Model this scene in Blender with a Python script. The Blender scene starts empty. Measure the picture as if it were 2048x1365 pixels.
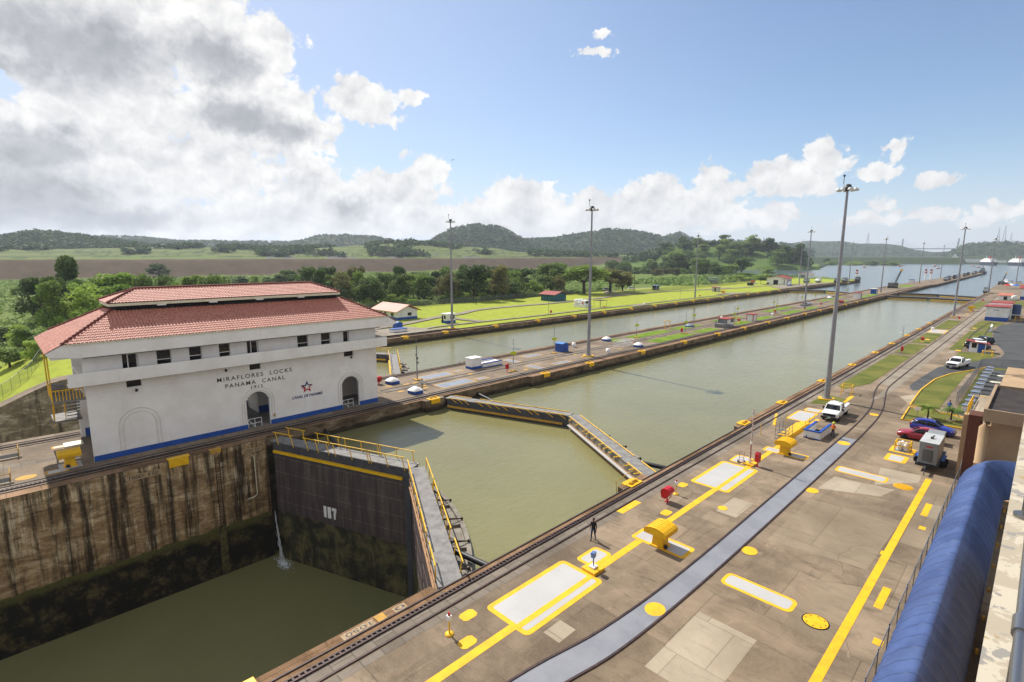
import bpy, bmesh, math, random
import numpy as np
from mathutils import Vector, Matrix
R = math.radians
random.seed(7)
rng = np.random.default_rng(7)
sc = bpy.context.scene
col = sc.collection

# ------------------------------------------------------------------ camera
cam = bpy.data.cameras.new('camera')
camo = bpy.data.objects.new('camera', cam)
col.objects.link(camo)
cam.sensor_width = 36.0
cam.lens = 18.588
cam.clip_start = 0.05
cam.clip_end = 30000
camo.location = (0, 0, 20.05)
camo.rotation_euler = (Matrix.Rotation(R(45.368), 4, 'Z') @ Matrix.Rotation(R(90 - 9.2296), 4, 'X') @ Matrix.Rotation(R(0.11), 4, 'Z')).to_euler()
sc.camera = camo

# ------------------------------------------------------------------ exposure
sc.view_settings.view_transform = 'Standard'
sc.view_settings.look = 'None'
sc.view_settings.exposure = 0.90
sc.view_settings.gamma = 1.0
sc.cycles.max_bounces = 7
sc.cycles.diffuse_bounces = 3
sc.cycles.glossy_bounces = 3
sc.cycles.transparent_max_bounces = 12
sc.cycles.volume_bounces = 0
sc.cycles.use_denoising = True

# ------------------------------------------------------------------ sun
SUN_EL, SUN_AZ = 47.5, 84.0          # elevation, bearing in degrees left of +Y
sl = bpy.data.lights.new('sun', 'SUN')
sl.energy = 3.7
sl.angle = R(0.53)
sl.color = (1.0, 0.955, 0.88)
so = bpy.data.objects.new('sun', sl)
col.objects.link(so)
sv = Vector((-math.sin(R(SUN_AZ)) * math.cos(R(SUN_EL)), math.cos(R(SUN_AZ)) * math.cos(R(SUN_EL)), math.sin(R(SUN_EL))))
so.rotation_euler = sv.to_track_quat('Z', 'Y').to_euler()

# ------------------------------------------------------------------ world: Nishita sky with cloud banks laid out by bearing and elevation
BRIGHT = [(82.8,17.1,13.4,5.2),(73.0,17.7,6.7,4.2),(69.2,19.2,3.8,1.5),(84.8,7.1,9.4,6.1),(87.2,1.5,9.0,2.3),(80.1,11.5,4.2,1.9),(79.2,2.6,11.0,2.6),(70.1,12.4,7.0,3.6),(66.3,11.3,3.2,2.7),(60.8,14.5,3.8,2.2),(59.5,13.3,2.4,1.1),(55.8,15.3,1.3,0.6),(65.6,7.7,2.3,2.3),(64.8,5.4,4.2,2.9),(68.6,3.8,7.1,2.8),(59.9,7.5,1.7,1.4),(54.4,8.6,2.3,1.9),(57.5,5.6,5.5,2.7),(55.5,4.1,4.6,2.3),(46.7,7.0,1.6,1.5),(44.0,5.7,3.2,2.3),(43.5,3.7,6.8,2.6),(48.8,3.7,4.2,2.1),(37.0,5.2,2.1,1.8),(37.2,3.4,5.2,1.8),(30.7,6.5,2.9,1.7),(25.5,6.8,1.9,1.9),(31.7,5.1,3.5,2.0),(26.3,4.5,4.7,2.4),(23.2,6.3,2.2,1.2),(19.3,7.2,3.4,1.8),(19.9,3.8,2.6,1.2),(15.6,8.5,2.0,1.8),(16.8,6.4,2.4,1.1),(10.7,8.9,1.0,1.0),(11.7,7.1,2.2,0.7),(7.7,6.2,1.6,0.6),(11.3,4.4,0.9,0.8),(11.6,3.3,2.2,0.6),(7.4,3.4,2.0,0.6),(3.4,3.6,1.8,1.1),(4.8,2.9,1.2,0.6),(37.6,19.3,1.9,0.5),(36.4,20.6,0.9,0.3),(41.7,7.5,1.3,0.3),(110,14,18,8),(130,30,25,12),(-40,14,30,10),(-100,28,45,20),(-150,32,45,22),(165,24,30,14),(-70,55,60,14),(76,7.5,8,3.6),(80,12,7,2.6),(62,4,12,3.0),(48,3.4,10,2.2),(36,3,9,2.0)]  # banks behind the camera are unseen, added as neutral fill for shaded walls
DARK = [(83.0,15.7,10.5,3.9),(73.5,16.7,4.7,2.7),(71.4,12.3,5.0,1.9),(68.1,11.5,3.9,1.5),(86.9,4.2,7.7,3.4),(82.7,2.9,7.4,1.6),(62.0,4.7,2.9,1.2),(84.2,9.6,1.3,0.8),(86.5,8.0,4.4,2.2)]
wd = bpy.data.worlds.new('World')
sc.world = wd
wd.use_nodes = True
nt = wd.node_tree
N, LK = nt.nodes, nt.links
for n in list(N):
    N.remove(n)
def wn(t, **k):
    n = N.new(t)
    for a, b in k.items():
        setattr(n, a, b)
    return n
def wm(op, a, b=None, c=None, clamp=False):
    n = wn('ShaderNodeMath', operation=op, use_clamp=clamp)
    for i, s in enumerate((a, b, c)):
        if s is None:
            continue
        if isinstance(s, (int, float)):
            n.inputs[i].default_value = s
        else:
            LK.new(s, n.inputs[i])
    return n.outputs[0]
wout = wn('ShaderNodeOutputWorld')
sky = wn('ShaderNodeTexSky', sky_type='NISHITA', sun_disc=False)
sky.sun_elevation = R(SUN_EL)
sky.sun_rotation = R(-SUN_AZ)
sky.altitude = 0
sky.air_density = 1.0
sky.dust_density = 0.35
sky.ozone_density = 3.5
tc = wn('ShaderNodeTexCoord')
sep = wn('ShaderNodeSeparateXYZ')
LK.new(tc.outputs['Generated'], sep.inputs[0])
az = wm('MULTIPLY', wm('ARCTAN2', wm('MULTIPLY', sep.outputs[0], -1.0), sep.outputs[1]), 57.29578)
el = wm('MULTIPLY', wm('ARCSINE', sep.outputs[2]), 57.29578)
cxy = wn('ShaderNodeCombineXYZ')
LK.new(az, cxy.inputs[0]); LK.new(el, cxy.inputs[1])
def noise(vec, scale, detail, rough, lac=2.0, off=None):
    if off is not None:
        a = wn('ShaderNodeVectorMath', operation='ADD'); a.inputs[1].default_value = off
        LK.new(vec, a.inputs[0]); vec = a.outputs[0]
    n = wn('ShaderNodeTexNoise', noise_dimensions='3D')
    n.inputs['Scale'].default_value = scale; n.inputs['Detail'].default_value = detail
    n.inputs['Roughness'].default_value = rough; n.inputs['Lacunarity'].default_value = lac
    LK.new(vec, n.inputs['Vector'])
    return n.outputs['Fac']
bw = wn('ShaderNodeTexNoise'); bw.inputs['Scale'].default_value = 0.85; bw.inputs['Detail'].default_value = 6; bw.inputs['Roughness'].default_value = 0.62; LK.new(cxy.outputs[0], bw.inputs['Vector'])
bs = wn('ShaderNodeVectorMath', operation='SUBTRACT'); LK.new(bw.outputs['Color'], bs.inputs[0]); bs.inputs[1].default_value = (.5, .5, .5)
bk = wn('ShaderNodeVectorMath', operation='MULTIPLY'); LK.new(bs.outputs[0], bk.inputs[0]); bk.inputs[1].default_value = (3.4, 2.0, 0)
ba = wn('ShaderNodeVectorMath', operation='ADD'); LK.new(cxy.outputs[0], ba.inputs[0]); LK.new(bk.outputs[0], ba.inputs[1])
def blobs(L):
    acc = None
    for a, e, sa, se in L:
        s = wn('ShaderNodeVectorMath', operation='SUBTRACT'); s.inputs[1].default_value = (a, e, 0)
        LK.new(ba.outputs[0], s.inputs[0])
        m = wn('ShaderNodeVectorMath', operation='MULTIPLY'); m.inputs[1].default_value = (1 / sa, 1 / se, 0)
        LK.new(s.outputs[0], m.inputs[0])
        l = wn('ShaderNodeVectorMath', operation='LENGTH'); LK.new(m.outputs[0], l.inputs[0])
        amp = min(1.0, max(.26, .20+.29*math.sqrt(sa*se)))
        v = wm('MULTIPLY', wm('SUBTRACT', 1.0, l.outputs['Value']), amp)
        if acc is None:
            acc = v
        else:
            n = wn('ShaderNodeMath', operation='SMOOTH_MAX'); n.inputs[2].default_value = 0.12
            LK.new(acc, n.inputs[0]); LK.new(v, n.inputs[1]); acc = n.outputs[0]
    return acc
# billowing: rounded cells for the cumulus heads, soft noise for the sheets
def cells(vec, scale, off=None, detail=2.0):
    if off is not None:
        a_ = wn('ShaderNodeVectorMath', operation='ADD'); a_.inputs[1].default_value = off
        LK.new(vec, a_.inputs[0]); vec = a_.outputs[0]
    n = wn('ShaderNodeTexVoronoi', feature='SMOOTH_F1', voronoi_dimensions='2D', normalize=True)
    n.inputs['Scale'].default_value = scale; n.inputs['Detail'].default_value = detail; n.inputs['Roughness'].default_value = 0.58
    n.inputs['Smoothness'].default_value = 0.25
    LK.new(vec, n.inputs['Vector'])
    return n.outputs['Distance']
# bend the space so cells are not a lattice
wv = wn('ShaderNodeTexNoise'); wv.inputs['Scale'].default_value = 0.5; wv.inputs['Detail'].default_value = 3; LK.new(cxy.outputs[0], wv.inputs['Vector'])
ws = wn('ShaderNodeVectorMath', operation='SUBTRACT'); LK.new(wv.outputs['Color'], ws.inputs[0]); ws.inputs[1].default_value = (.5, .5, .5)
wk_ = wn('ShaderNodeVectorMath', operation='SCALE'); LK.new(ws.outputs[0], wk_.inputs[0]); wk_.inputs['Scale'].default_value = 1.6
wa = wn('ShaderNodeVectorMath', operation='ADD'); LK.new(cxy.outputs[0], wa.inputs[0]); LK.new(wk_.outputs[0], wa.inputs[1])
P_ = wa.outputs[0]
nb1 = noise(P_, 0.28, 6, 0.52)
c1 = cells(P_, 0.36, None, 4.5)
c2 = cells(P_, 0.36, (0.40, 0.65, 0.0), 4.5)
nlow = noise(P_, 0.10, 3, 0.5, off=(3, 7, 1))
nmid = noise(P_, 0.22, 3, 0.5, off=(13, 2, 5))
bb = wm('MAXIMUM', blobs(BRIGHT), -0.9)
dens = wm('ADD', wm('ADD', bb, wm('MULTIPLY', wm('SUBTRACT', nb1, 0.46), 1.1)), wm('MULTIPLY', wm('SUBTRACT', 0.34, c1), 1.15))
mr = wn('ShaderNodeMapRange', interpolation_type='SMOOTHSTEP')
mr.inputs['From Min'].default_value = 0.04; mr.inputs['From Max'].default_value = 0.24
LK.new(dens, mr.inputs['Value'])
cover = mr.outputs[0]
dd = wm('ADD', wm('MAXIMUM', blobs(DARK), -0.6), wm('ADD', wm('MULTIPLY', wm('SUBTRACT', nb1, 0.5), 0.6), wm('MULTIPLY', wm('SUBTRACT', c1, 0.34), 0.45)))
md = wn('ShaderNodeMapRange', interpolation_type='SMOOTHSTEP')
md.inputs['From Min'].default_value = -0.12; md.inputs['From Max'].default_value = 0.70
LK.new(dd, md.inputs['Value'])
relief = wm('ADD', wm('MULTIPLY', wm('SUBTRACT', c2, c1), 0.62), wm('MULTIPLY', wm('SUBTRACT', nmid, 0.5), 0.55))
bright = wm('ADD', 0.93, relief)
# thick middles of the big sheets are greyer underneath
thick = wn('ShaderNodeMapRange', interpolation_type='SMOOTHSTEP'); thick.inputs['From Min'].default_value = 0.45; thick.inputs['From Max'].default_value = 1.3; LK.new(dens, thick.inputs['Value'])
bright = wm('SUBTRACT', bright, wm('MULTIPLY', thick.outputs[0], 0.12))
bright = wm('MULTIPLY', wm('MINIMUM', wm('MAXIMUM', bright, 0.70), 1.06), wm('SUBTRACT', 1.0, wm('MULTIPLY', md.outputs[0], 0.40)))
CLOUD = 0.53
cr = wn('ShaderNodeMix', data_type='RGBA')
cr.inputs[6].default_value = (0.80, 0.86, 1.0, 1); cr.inputs[7].default_value = (1.0, 0.99, 0.97, 1)
LK.new(wm('MULTIPLY', bright, 1.0, clamp=True), cr.inputs[0])
sc1 = wn('ShaderNodeVectorMath', operation='SCALE'); LK.new(cr.outputs[2], sc1.inputs[0]); LK.new(wm('MULTIPLY', bright, CLOUD), sc1.inputs['Scale'])
skm = wn('ShaderNodeVectorMath', operation='MULTIPLY'); LK.new(sky.outputs[0], skm.inputs[0]); skm.inputs[1].default_value = (0.96, 0.94, 0.93)
sks = wn('ShaderNodeVectorMath', operation='SCALE'); LK.new(skm.outputs[0], sks.inputs[0]); sks.inputs['Scale'].default_value = 0.078
# thin white veil: thick near the horizon and towards the sun side
veil = wn('ShaderNodeMapRange', interpolation_type='SMOOTHSTEP')
veil.inputs['From Min'].default_value = 10; veil.inputs['From Max'].default_value = -1
veil.inputs['To Max'].default_value = 0.62
LK.new(el, veil.inputs['Value'])
vs = wn('ShaderNodeMapRange', interpolation_type='SMOOTHSTEP')
vs.inputs['From Min'].default_value = 8; vs.inputs['From Max'].default_value = 95; vs.inputs['To Max'].default_value = 0.60
LK.new(az, vs.inputs['Value'])
vv = wm('MINIMUM', wm('ADD', veil.outputs[0], vs.outputs[0]), 0.8)
mv = wn('ShaderNodeMix', data_type='RGBA'); LK.new(vv, mv.inputs[0]); LK.new(sks.outputs[0], mv.inputs[6]); mv.inputs[7].default_value = (0.36, 0.40, 0.50, 1)
mx = wn('ShaderNodeMix', data_type='RGBA')
LK.new(cover, mx.inputs[0]); LK.new(mv.outputs[2], mx.inputs[6]); LK.new(sc1.outputs[0], mx.inputs[7])
bg = wn('ShaderNodeBackground'); LK.new(mx.outputs[2], bg.inputs['Color']); bg.inputs['Strength'].default_value = 1.0
LK.new(bg.outputs[0], wout.inputs['Surface'])
wd.cycles.sampling_method = 'MANUAL'
wd.cycles.sample_map_resolution = 512

# ------------------------------------------------------------------ mesh helpers
class MB:
    def __init__(s):
        s.v = []; s.f = []; s.m = []; s.s = []
    def add(s, vs, fs, mi=0, sm=False):
        o = len(s.v)
        s.v.extend([tuple(p) for p in vs])
        for f in fs:
            s.f.append(tuple(i + o for i in f)); s.m.append(mi); s.s.append(sm)
        return s
    def box(s, x0, x1, y0, y1, z0, z1, mi=0):
        return s.add([(x0,y0,z0),(x1,y0,z0),(x1,y1,z0),(x0,y1,z0),(x0,y0,z1),(x1,y0,z1),(x1,y1,z1),(x0,y1,z1)],
                     [(0,3,2,1),(4,5,6,7),(0,1,5,4),(1,2,6,5),(2,3,7,6),(3,0,4,7)], mi)
    def bc(s, c, d, rz=0, mi=0, rx=0, ry=0):
        M = Matrix.Translation(c) @ Matrix.Rotation(rz,4,'Z') @ Matrix.Rotation(ry,4,'Y') @ Matrix.Rotation(rx,4,'X')
        P = [M @ Vector((a*d[0]/2, b*d[1]/2, e*d[2]/2)) for e in (-1,1) for a,b in ((-1,-1),(1,-1),(1,1),(-1,1))]
        return s.add(P, [(0,3,2,1),(4,5,6,7),(0,1,5,4),(1,2,6,5),(2,3,7,6),(3,0,4,7)], mi)
    def cyl(s, p0, p1, r0, r1=None, n=10, mi=0, sm=True, caps=True):
        r1 = r0 if r1 is None else r1
        p0, p1 = Vector(p0), Vector(p1)
        d = (p1 - p0).normalized()
        a = d.orthogonal().normalized(); b = d.cross(a)
        P = []
        for p, r in ((p0, r0), (p1, r1)):
            for k in range(n):
                t = 2*math.pi*k/n
                P.append(p + a*(r*math.cos(t)) + b*(r*math.sin(t)))
        F = [(k, (k+1)%n, n+(k+1)%n, n+k) for k in range(n)]
        s.add(P, F, mi, sm)
        if caps:
            s.add(P[:n], [tuple(reversed(range(n)))], mi); s.add(P[n:], [tuple(range(n))], mi)
        return s
    def tube(s, pts, r, n=6, mi=0):
        for a, b in zip(pts[:-1], pts[1:]):
            s.cyl(a, b, r, r, n, mi)
        return s
    def prism(s, poly, z0, z1, mi=0):
        n = len(poly)
        P = [(x,y,z0) for x,y in poly] + [(x,y,z1) for x,y in poly]
        ar = sum(poly[i][0]*poly[(i+1)%n][1]-poly[(i+1)%n][0]*poly[i][1] for i in range(n))
        F = [tuple(reversed(range(n))), tuple(range(n,2*n))] + [(k,(k+1)%n,n+(k+1)%n,n+k) for k in range(n)]
        if ar < 0:
            F = [tuple(reversed(f)) for f in F]
        return s.add(P, F, mi)
    def sheet(s, poly, z, mi=0):
        n = len(poly)
        ar = sum(poly[i][0]*poly[(i+1)%n][1]-poly[(i+1)%n][0]*poly[i][1] for i in range(n))
        f = tuple(range(n)) if ar > 0 else tuple(reversed(range(n)))
        return s.add([(x,y,z) for x,y in poly], [f], mi)
    def loft(s, rings, mi=0, sm=False, caps=True, closed=True):
        n = len(rings[0]); P = [p for r in rings for p in r]; F = []
        for i in range(len(rings)-1):
            for k in range(n if closed else n-1):
                a, b = i*n+k, i*n+(k+1)%n
                F.append((a, b, b+n, a+n))
        s.add(P, F, mi, sm)
        if caps:
            s.add(rings[0], [tuple(reversed(range(n)))], mi); s.add(rings[-1], [tuple(range(n))], mi)
        return s
    def lathe(s, prof, c=(0,0,0), n=14, mi=0, sm=True):
        rings = [[(c[0]+r*math.cos(2*math.pi*k/n), c[1]+r*math.sin(2*math.pi*k/n), c[2]+z) for k in range(n)] for r, z in prof]
        return s.loft(rings, mi, sm)
    def sph(s, c, r, n=10, m=6, mi=0):
        rx, ry, rz = r if isinstance(r, tuple) else (r, r, r)
        rings = []
        for i in range(m+1):
            t = math.pi*(0.02+0.96*i/m)-math.pi/2
            rings.append([(c[0]+rx*math.cos(t)*math.cos(2*math.pi*k/n), c[1]+ry*math.cos(t)*math.sin(2*math.pi*k/n), c[2]+rz*math.sin(t)) for k in range(n)])
        return s.loft(rings, mi, True)
    def build(s, name, mats, parent=None, bevel=0, loc=None, fix=True):
        me = bpy.data.meshes.new(name)
        me.from_pydata(s.v, [], s.f)
        mats = mats if isinstance(mats, (list, tuple)) else [mats]
        for m in mats:
            me.materials.append(m)
        me.polygons.foreach_set('material_index', s.m)
        me.polygons.foreach_set('use_smooth', s.s)
        me.update()
        if fix:
            b = bmesh.new(); b.from_mesh(me); bmesh.ops.recalc_face_normals(b, faces=b.faces); b.to_mesh(me); b.free()
        o = bpy.data.objects.new(name, me)
        col.objects.link(o)
        if parent is not None:
            o.parent = parent
        if loc is not None:
            o.location = loc
        if bevel:
            md_ = o.modifiers.new('edge', 'BEVEL'); md_.width = bevel; md_.segments = 2; md_.limit_method = 'ANGLE'; md_.angle_limit = R(40)
        return o

def tag(o, label, cat, group=None):
    o['label'] = label; o['category'] = cat
    if group:
        o['group'] = group
    return o
def thing(name, label, cat, loc=(0,0,0), rz=0.0, group=None):
    o = bpy.data.objects.new(name, None)
    col.objects.link(o)
    o.empty_display_size = 0.3
    o.location = loc; o.rotation_euler = (0, 0, rz)
    return tag(o, label, cat, group)
def struct(o, kind='structure'):
    o['kind'] = kind
    return o
def dup(root, loc, rz=None, label=None, scale=None):
    def rec(o, par):
        c = o.copy(); col.objects.link(c)
        if par is not None:
            c.parent = par
        for ch in list(o.children):
            rec(ch, c)
        return c
    r = rec(root, None)
    r.location = loc
    if rz is not None:
        r.rotation_euler = (0, 0, rz)
    if label:
        r['label'] = label
    if scale:
        r.scale = scale
    return r
ORD = 'first second third fourth fifth sixth seventh eighth ninth tenth eleventh twelfth thirteenth fourteenth fifteenth sixteenth seventeenth eighteenth nineteenth twentieth'.split()

# ------------------------------------------------------------------ materials
def srgb(h, k=1.0):
    o = []
    for i in (0, 2, 4):
        c = int(h[i:i+2], 16)/255
        o.append((c/12.92 if c <= 0.04045 else ((c+0.055)/1.055)**2.4)*k)
    return (*o, 1.0)
class NG:
    def __init__(s, name):
        s.m = bpy.data.materials.new(name); s.m.use_nodes = True
        s.t = s.m.node_tree; s.n = s.t.nodes; s.l = s.t.links
        s.b = s.n['Principled BSDF']
    def nd(s, t, **k):
        n = s.n.new(t)
        for a, b in k.items():
            setattr(n, a, b)
        return n
    def ma(s, op, a, b=None, clamp=False):
        n = s.nd('ShaderNodeMath', operation=op, use_clamp=clamp)
        for i, x in enumerate((a, b)):
            if x is None:
                continue
            if isinstance(x, (int, float)):
                n.inputs[i].default_value = x
            else:
                s.l.new(x, n.inputs[i])
        return n.outputs[0]
    def coord(s, world=True, scale=(1,1,1)):
        c = s.nd('ShaderNodeNewGeometry').outputs['Position'] if world else s.nd('ShaderNodeTexCoord').outputs['Object']
        if scale != (1,1,1):
            m = s.nd('ShaderNodeVectorMath', operation='MULTIPLY'); m.inputs[1].default_value = scale
            s.l.new(c, m.inputs[0]); c = m.outputs[0]
        return c
    def noise(s, vec, scale, detail=5, rough=0.6, dist=0):
        n = s.nd('ShaderNodeTexNoise'); s.l.new(vec, n.inputs['Vector'])
        n.inputs['Scale'].default_value = scale; n.inputs['Detail'].default_value = detail
        n.inputs['Roughness'].default_value = rough; n.inputs['Distortion'].default_value = dist
        return n.outputs['Fac']
    def ramp(s, fac, stops):
        r = s.nd('ShaderNodeValToRGB'); e = r.color_ramp.elements
        while len(e) < len(stops):
            e.new(0.5)
        for i, (p, c) in enumerate(stops):
            e[i].position = p; e[i].color = c if len(c) == 4 else (*c, 1)
        s.l.new(fac, r.inputs[0])
        return r.outputs[0]
    def mix(s, fac, a, b, mode='MIX'):
        n = s.nd('ShaderNodeMix', data_type='RGBA', blend_type=mode)
        for i, x in ((0, fac), (6, a), (7, b)):
            if isinstance(x, (int, float)):
                n.inputs[i].default_value = x
            elif isinstance(x, tuple):
                n.inputs[i].default_value = x
            else:
                s.l.new(x, n.inputs[i])
        return n.outputs[2]
    def step(s, v, a, b):
        n = s.nd('ShaderNodeMapRange', interpolation_type='SMOOTHSTEP')
        n.inputs['From Min'].default_value = a; n.inputs['From Max'].default_value = b
        s.l.new(v, n.inputs['Value'])
        return n.outputs[0]
    def bump(s, h, strength, dist=0.05):
        b = s.nd('ShaderNodeBump'); b.inputs['Strength'].default_value = strength; b.inputs['Distance'].default_value = dist
        s.l.new(h, b.inputs['Height']); s.l.new(b.outputs[0], s.b.inputs['Normal'])
    def col(s, c):
        if isinstance(c, tuple):
            s.b.inputs['Base Color'].default_value = c
        else:
            s.l.new(c, s.b.inputs['Base Color'])
    def set(s, rough=0.6, metal=0.0, spec=0.5):
        s.b.inputs['Roughness'].default_value = rough; s.b.inputs['Metallic'].default_value = metal
        s.b.inputs['Specular IOR Level'].default_value = spec
        return s.m
def pm(name, h, k=1.0, rough=0.6, metal=0.0, var=0.18, scale=1.5, world=False, spec=0.4, h2=None, bump=0.0):
    """painted or plain surface: base colour with weathering noise"""
    g = NG(name)
    c = srgb(h, k)
    d = srgb(h2, k) if h2 else tuple(x*(1-var) for x in c[:3]) + (1,)
    v = g.coord(world)
    n = g.noise(v, scale, 6, 0.65)
    g.col(g.mix(g.step(n, 0.38, 0.66), c, d))
    if bump:
        g.bump(g.noise(v, scale*12, 4), bump, 0.02)
    return g.set(rough, metal, spec)

# paving of the lock walls: cast slabs, each its own tint, stains and hairline joints
def concrete(name, light, dark, k=1.0, slab=(6.0, 5.0), joint=0.55, stain=0.5):
    g = NG(name)
    p = g.coord(True)
    br = g.nd('ShaderNodeTexBrick', offset=0.37)
    br.inputs['Scale'].default_value = 1.0; br.inputs['Mortar Size'].default_value = 0.035; br.inputs['Mortar Smooth'].default_value = 0.3
    br.inputs['Brick Width'].default_value = slab[0]; br.inputs['Row Height'].default_value = slab[1]
    br.inputs['Color1'].default_value = (0.0,)*3+(1,); br.inputs['Color2'].default_value = (1,)*4; br.inputs['Mortar'].default_value = (0.5,)*3+(1,)
    sw = g.nd('ShaderNodeVectorMath', operation='ADD'); sw.inputs[1].default_value = (1.7, 0.9, 0)
    g.l.new(p, sw.inputs[0]); g.l.new(sw.outputs[0], br.inputs['Vector'])
    n1 = g.noise(p, 0.16, 7, 0.62, 0.4)
    n2 = g.noise(g.coord(True, (0.35, 1.6, 1)), 1.2, 6, 0.7, 0.6)
    n3 = g.noise(p, 9.0, 5, 0.75)
    t = g.ma('ADD', g.ma('MULTIPLY', n1, 0.9), g.ma('MULTIPLY', g.ma('SUBTRACT', br.outputs['Color'], 0.5), 0.17))
    c = g.ramp(t, [(0.30, srgb(dark, k)), (0.62, srgb(light, k))])
    c = g.mix(g.ma('MULTIPLY', g.step(n2, 0.52, 0.72), stain), c, srgb(dark, k*0.62))
    n4 = g.noise(g.coord(True, (1.0, 0.16, 1)), 0.75, 6, 0.7, 0.3)
    c = g.mix(g.ma('MULTIPLY', g.step(n4, 0.55, 0.70), stain*0.55), c, srgb(dark, k*0.55))
    n5 = g.noise(p, 0.45, 8, 0.72, 1.2)
    c = g.mix(g.ma('MULTIPLY', g.step(n5, 0.50, 0.60), stain*0.45), c, srgb(dark, k*0.8))
    c = g.mix(g.ma('MULTIPLY', g.step(n5, 0.40, 0.33), stain*0.7), c, srgb(light, k*1.15))
    c = g.mix(g.ma('MULTIPLY', g.step(n3, 0.35, 0.75), 0.25), c, srgb(light, k*1.12))
    c = g.mix(g.ma('MULTIPLY', br.outputs['Fac'], joint), c, srgb(dark, k*0.35))
    g.col(c); g.bump(n3, 0.25, 0.015)
    return g.set(0.9, 0, 0.25)
m_deck = concrete('deck_concrete', 'bfa88c', '756552', 0.55, (7.5, 6.0), 0.30, 0.62)
m_deck_c = concrete('centre_deck_concrete', 'bfa98f', '82715d', 0.50, (5, 4.4), 0.4, 0.6)
m_deck_l = concrete('pale_concrete', 'd4c4aa', 'aa9a82', 0.56, (4.0, 3.4), 0.35, 0.3)
m_deck_d = concrete('dark_concrete', 'bca88c', '94826a', 0.52, (8, 8), 0.3, 0.4)
m_strip = concrete('track_slab', 'b5a796', '847869', 0.5, (7, 1.2), 0.5, 0.5)
m_path = concrete('path_concrete', 'c4b6a2', '9c8f7c', 0.5, (3, 3), 0.3, 0.3)
m_coping = concrete('coping_concrete', 'd2a882', '86643f', 0.47, (2.5, 8), 0.5, 0.8)

def lockwall(name):
    g = NG(name)
    p = g.coord(True)
    sx = g.nd('ShaderNodeSeparateXYZ'); g.l.new(p, sx.inputs[0]); Y, Z = sx.outputs[1], sx.outputs[2]
    st = g.noise(g.coord(True, (0.3, 1.0, 0.06)), 1.25, 7, 0.68, 0.2)      # runs of stain down the face
    st2 = g.noise(g.coord(True, (0.3, 1.0, 0.05)), 0.28, 4, 0.6)
    pat = g.noise(g.coord(True, (1, 0.7, 1.6)), 0.55, 8, 0.72, 0.5)
    fine = g.noise(g.coord(True, (1, 1, 3)), 3.0, 6, 0.75)
    c = g.ramp(pat, [(0.28, srgb('6e5840', 0.62)), (0.5, srgb('b4956c', 0.72)), (0.70, srgb('f0d9b0', 0.84))])
    c = g.mix(g.ma('MULTIPLY', g.step(fine, 0.42, 0.68), 0.45), c, srgb('5a4a34', 0.5))
    c = g.mix(g.ma('MULTIPLY', g.step(g.ma('ADD', g.ma('MULTIPLY', st, 0.7), g.ma('MULTIPLY', st2, 0.35)), 0.48, 0.60), 0.90), c, srgb('352a20', 0.42))
    st3 = g.noise(g.coord(True, (0.3, 1.0, 0.09)), 2.6, 5, 0.65)
    c = g.mix(g.ma('MULTIPLY', g.ma('MULTIPLY', g.step(st3, 0.52, 0.68), g.step(pat, 0.38, 0.6)), 0.55), c, srgb('f6e6c6', 0.85))
    # lift joints
    lz = g.ma('FRACT', g.ma('DIVIDE', Z, 1.83))
    ln = g.noise(g.coord(True, (1, 0.4, 0.2)), 0.9, 3)
    c = g.mix(g.ma('MULTIPLY', g.ma('MULTIPLY', g.step(lz, 0.955, 0.985), g.step(ln, 0.4, 0.55)), 0.7), c, srgb('2a2118', 0.35))
    # wet weed band of the lower lift
    e = g.ma('ADD', Z, g.ma('MULTIPLY', g.ma('SUBTRACT', g.noise(p, 0.5, 5, 0.7), 0.5), 1.2))
    wg = g.mix(g.step(fine, 0.45, 0.8), srgb('6a6838', 0.6), srgb('2f2c1c', 0.5))
    wk = g.mix(g.step(g.noise(p, 0.7, 7, 0.75), 0.46, 0.74), srgb('2a261a', 0.5), srgb('83734a', 0.55))
    w = g.mix(g.step(e, -9.6, -8.9), wk, wg)
    c = g.mix(g.step(e, -8.45, -8.75), c, w) if False else g.mix(g.ma('SUBTRACT', 1.0, g.step(e, -8.75, -8.45)), c, w)
    # darker damp foot above the upper water line is part of the old stain, narrow and uneven
    g.col(c)
    g.bump(g.ma('ADD', g.ma('MULTIPLY', pat, 1.0), g.ma('MULTIPLY', fine, 0.5)), 0.6, 0.12)
    return g.set(0.92, 0, 0.2)
m_wall = lockwall('lock_wall_concrete')
def upperwall(name):
    g = NG(name)
    p = g.coord(True)
    pat = g.noise(g.coord(True, (1, 0.5, 1.4)), 0.8, 8, 0.72, 0.5)
    c = g.ramp(pat, [(0.3, srgb('43372a', 0.5)), (0.5, srgb('8a745a', 0.55)), (0.74, srgb('cbb79a', 0.55))])
    sx = g.nd('ShaderNodeSeparateXYZ'); g.l.new(p, sx.inputs[0])
    e = g.ma('ADD', sx.outputs[2], g.ma('MULTIPLY', g.noise(p, 0.6, 4), 0.5))
    c = g.mix(g.ma('MULTIPLY', g.ma('SUBTRACT', 1.0, g.step(e, -1.05, -0.55)), 0.8), c, srgb('2c2a1c', 0.4))
    g.col(c); g.bump(pat, 0.5, 0.1)
    return g.set(0.92, 0, 0.2)
m_wall_u = upperwall('upper_wall_concrete')
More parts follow.
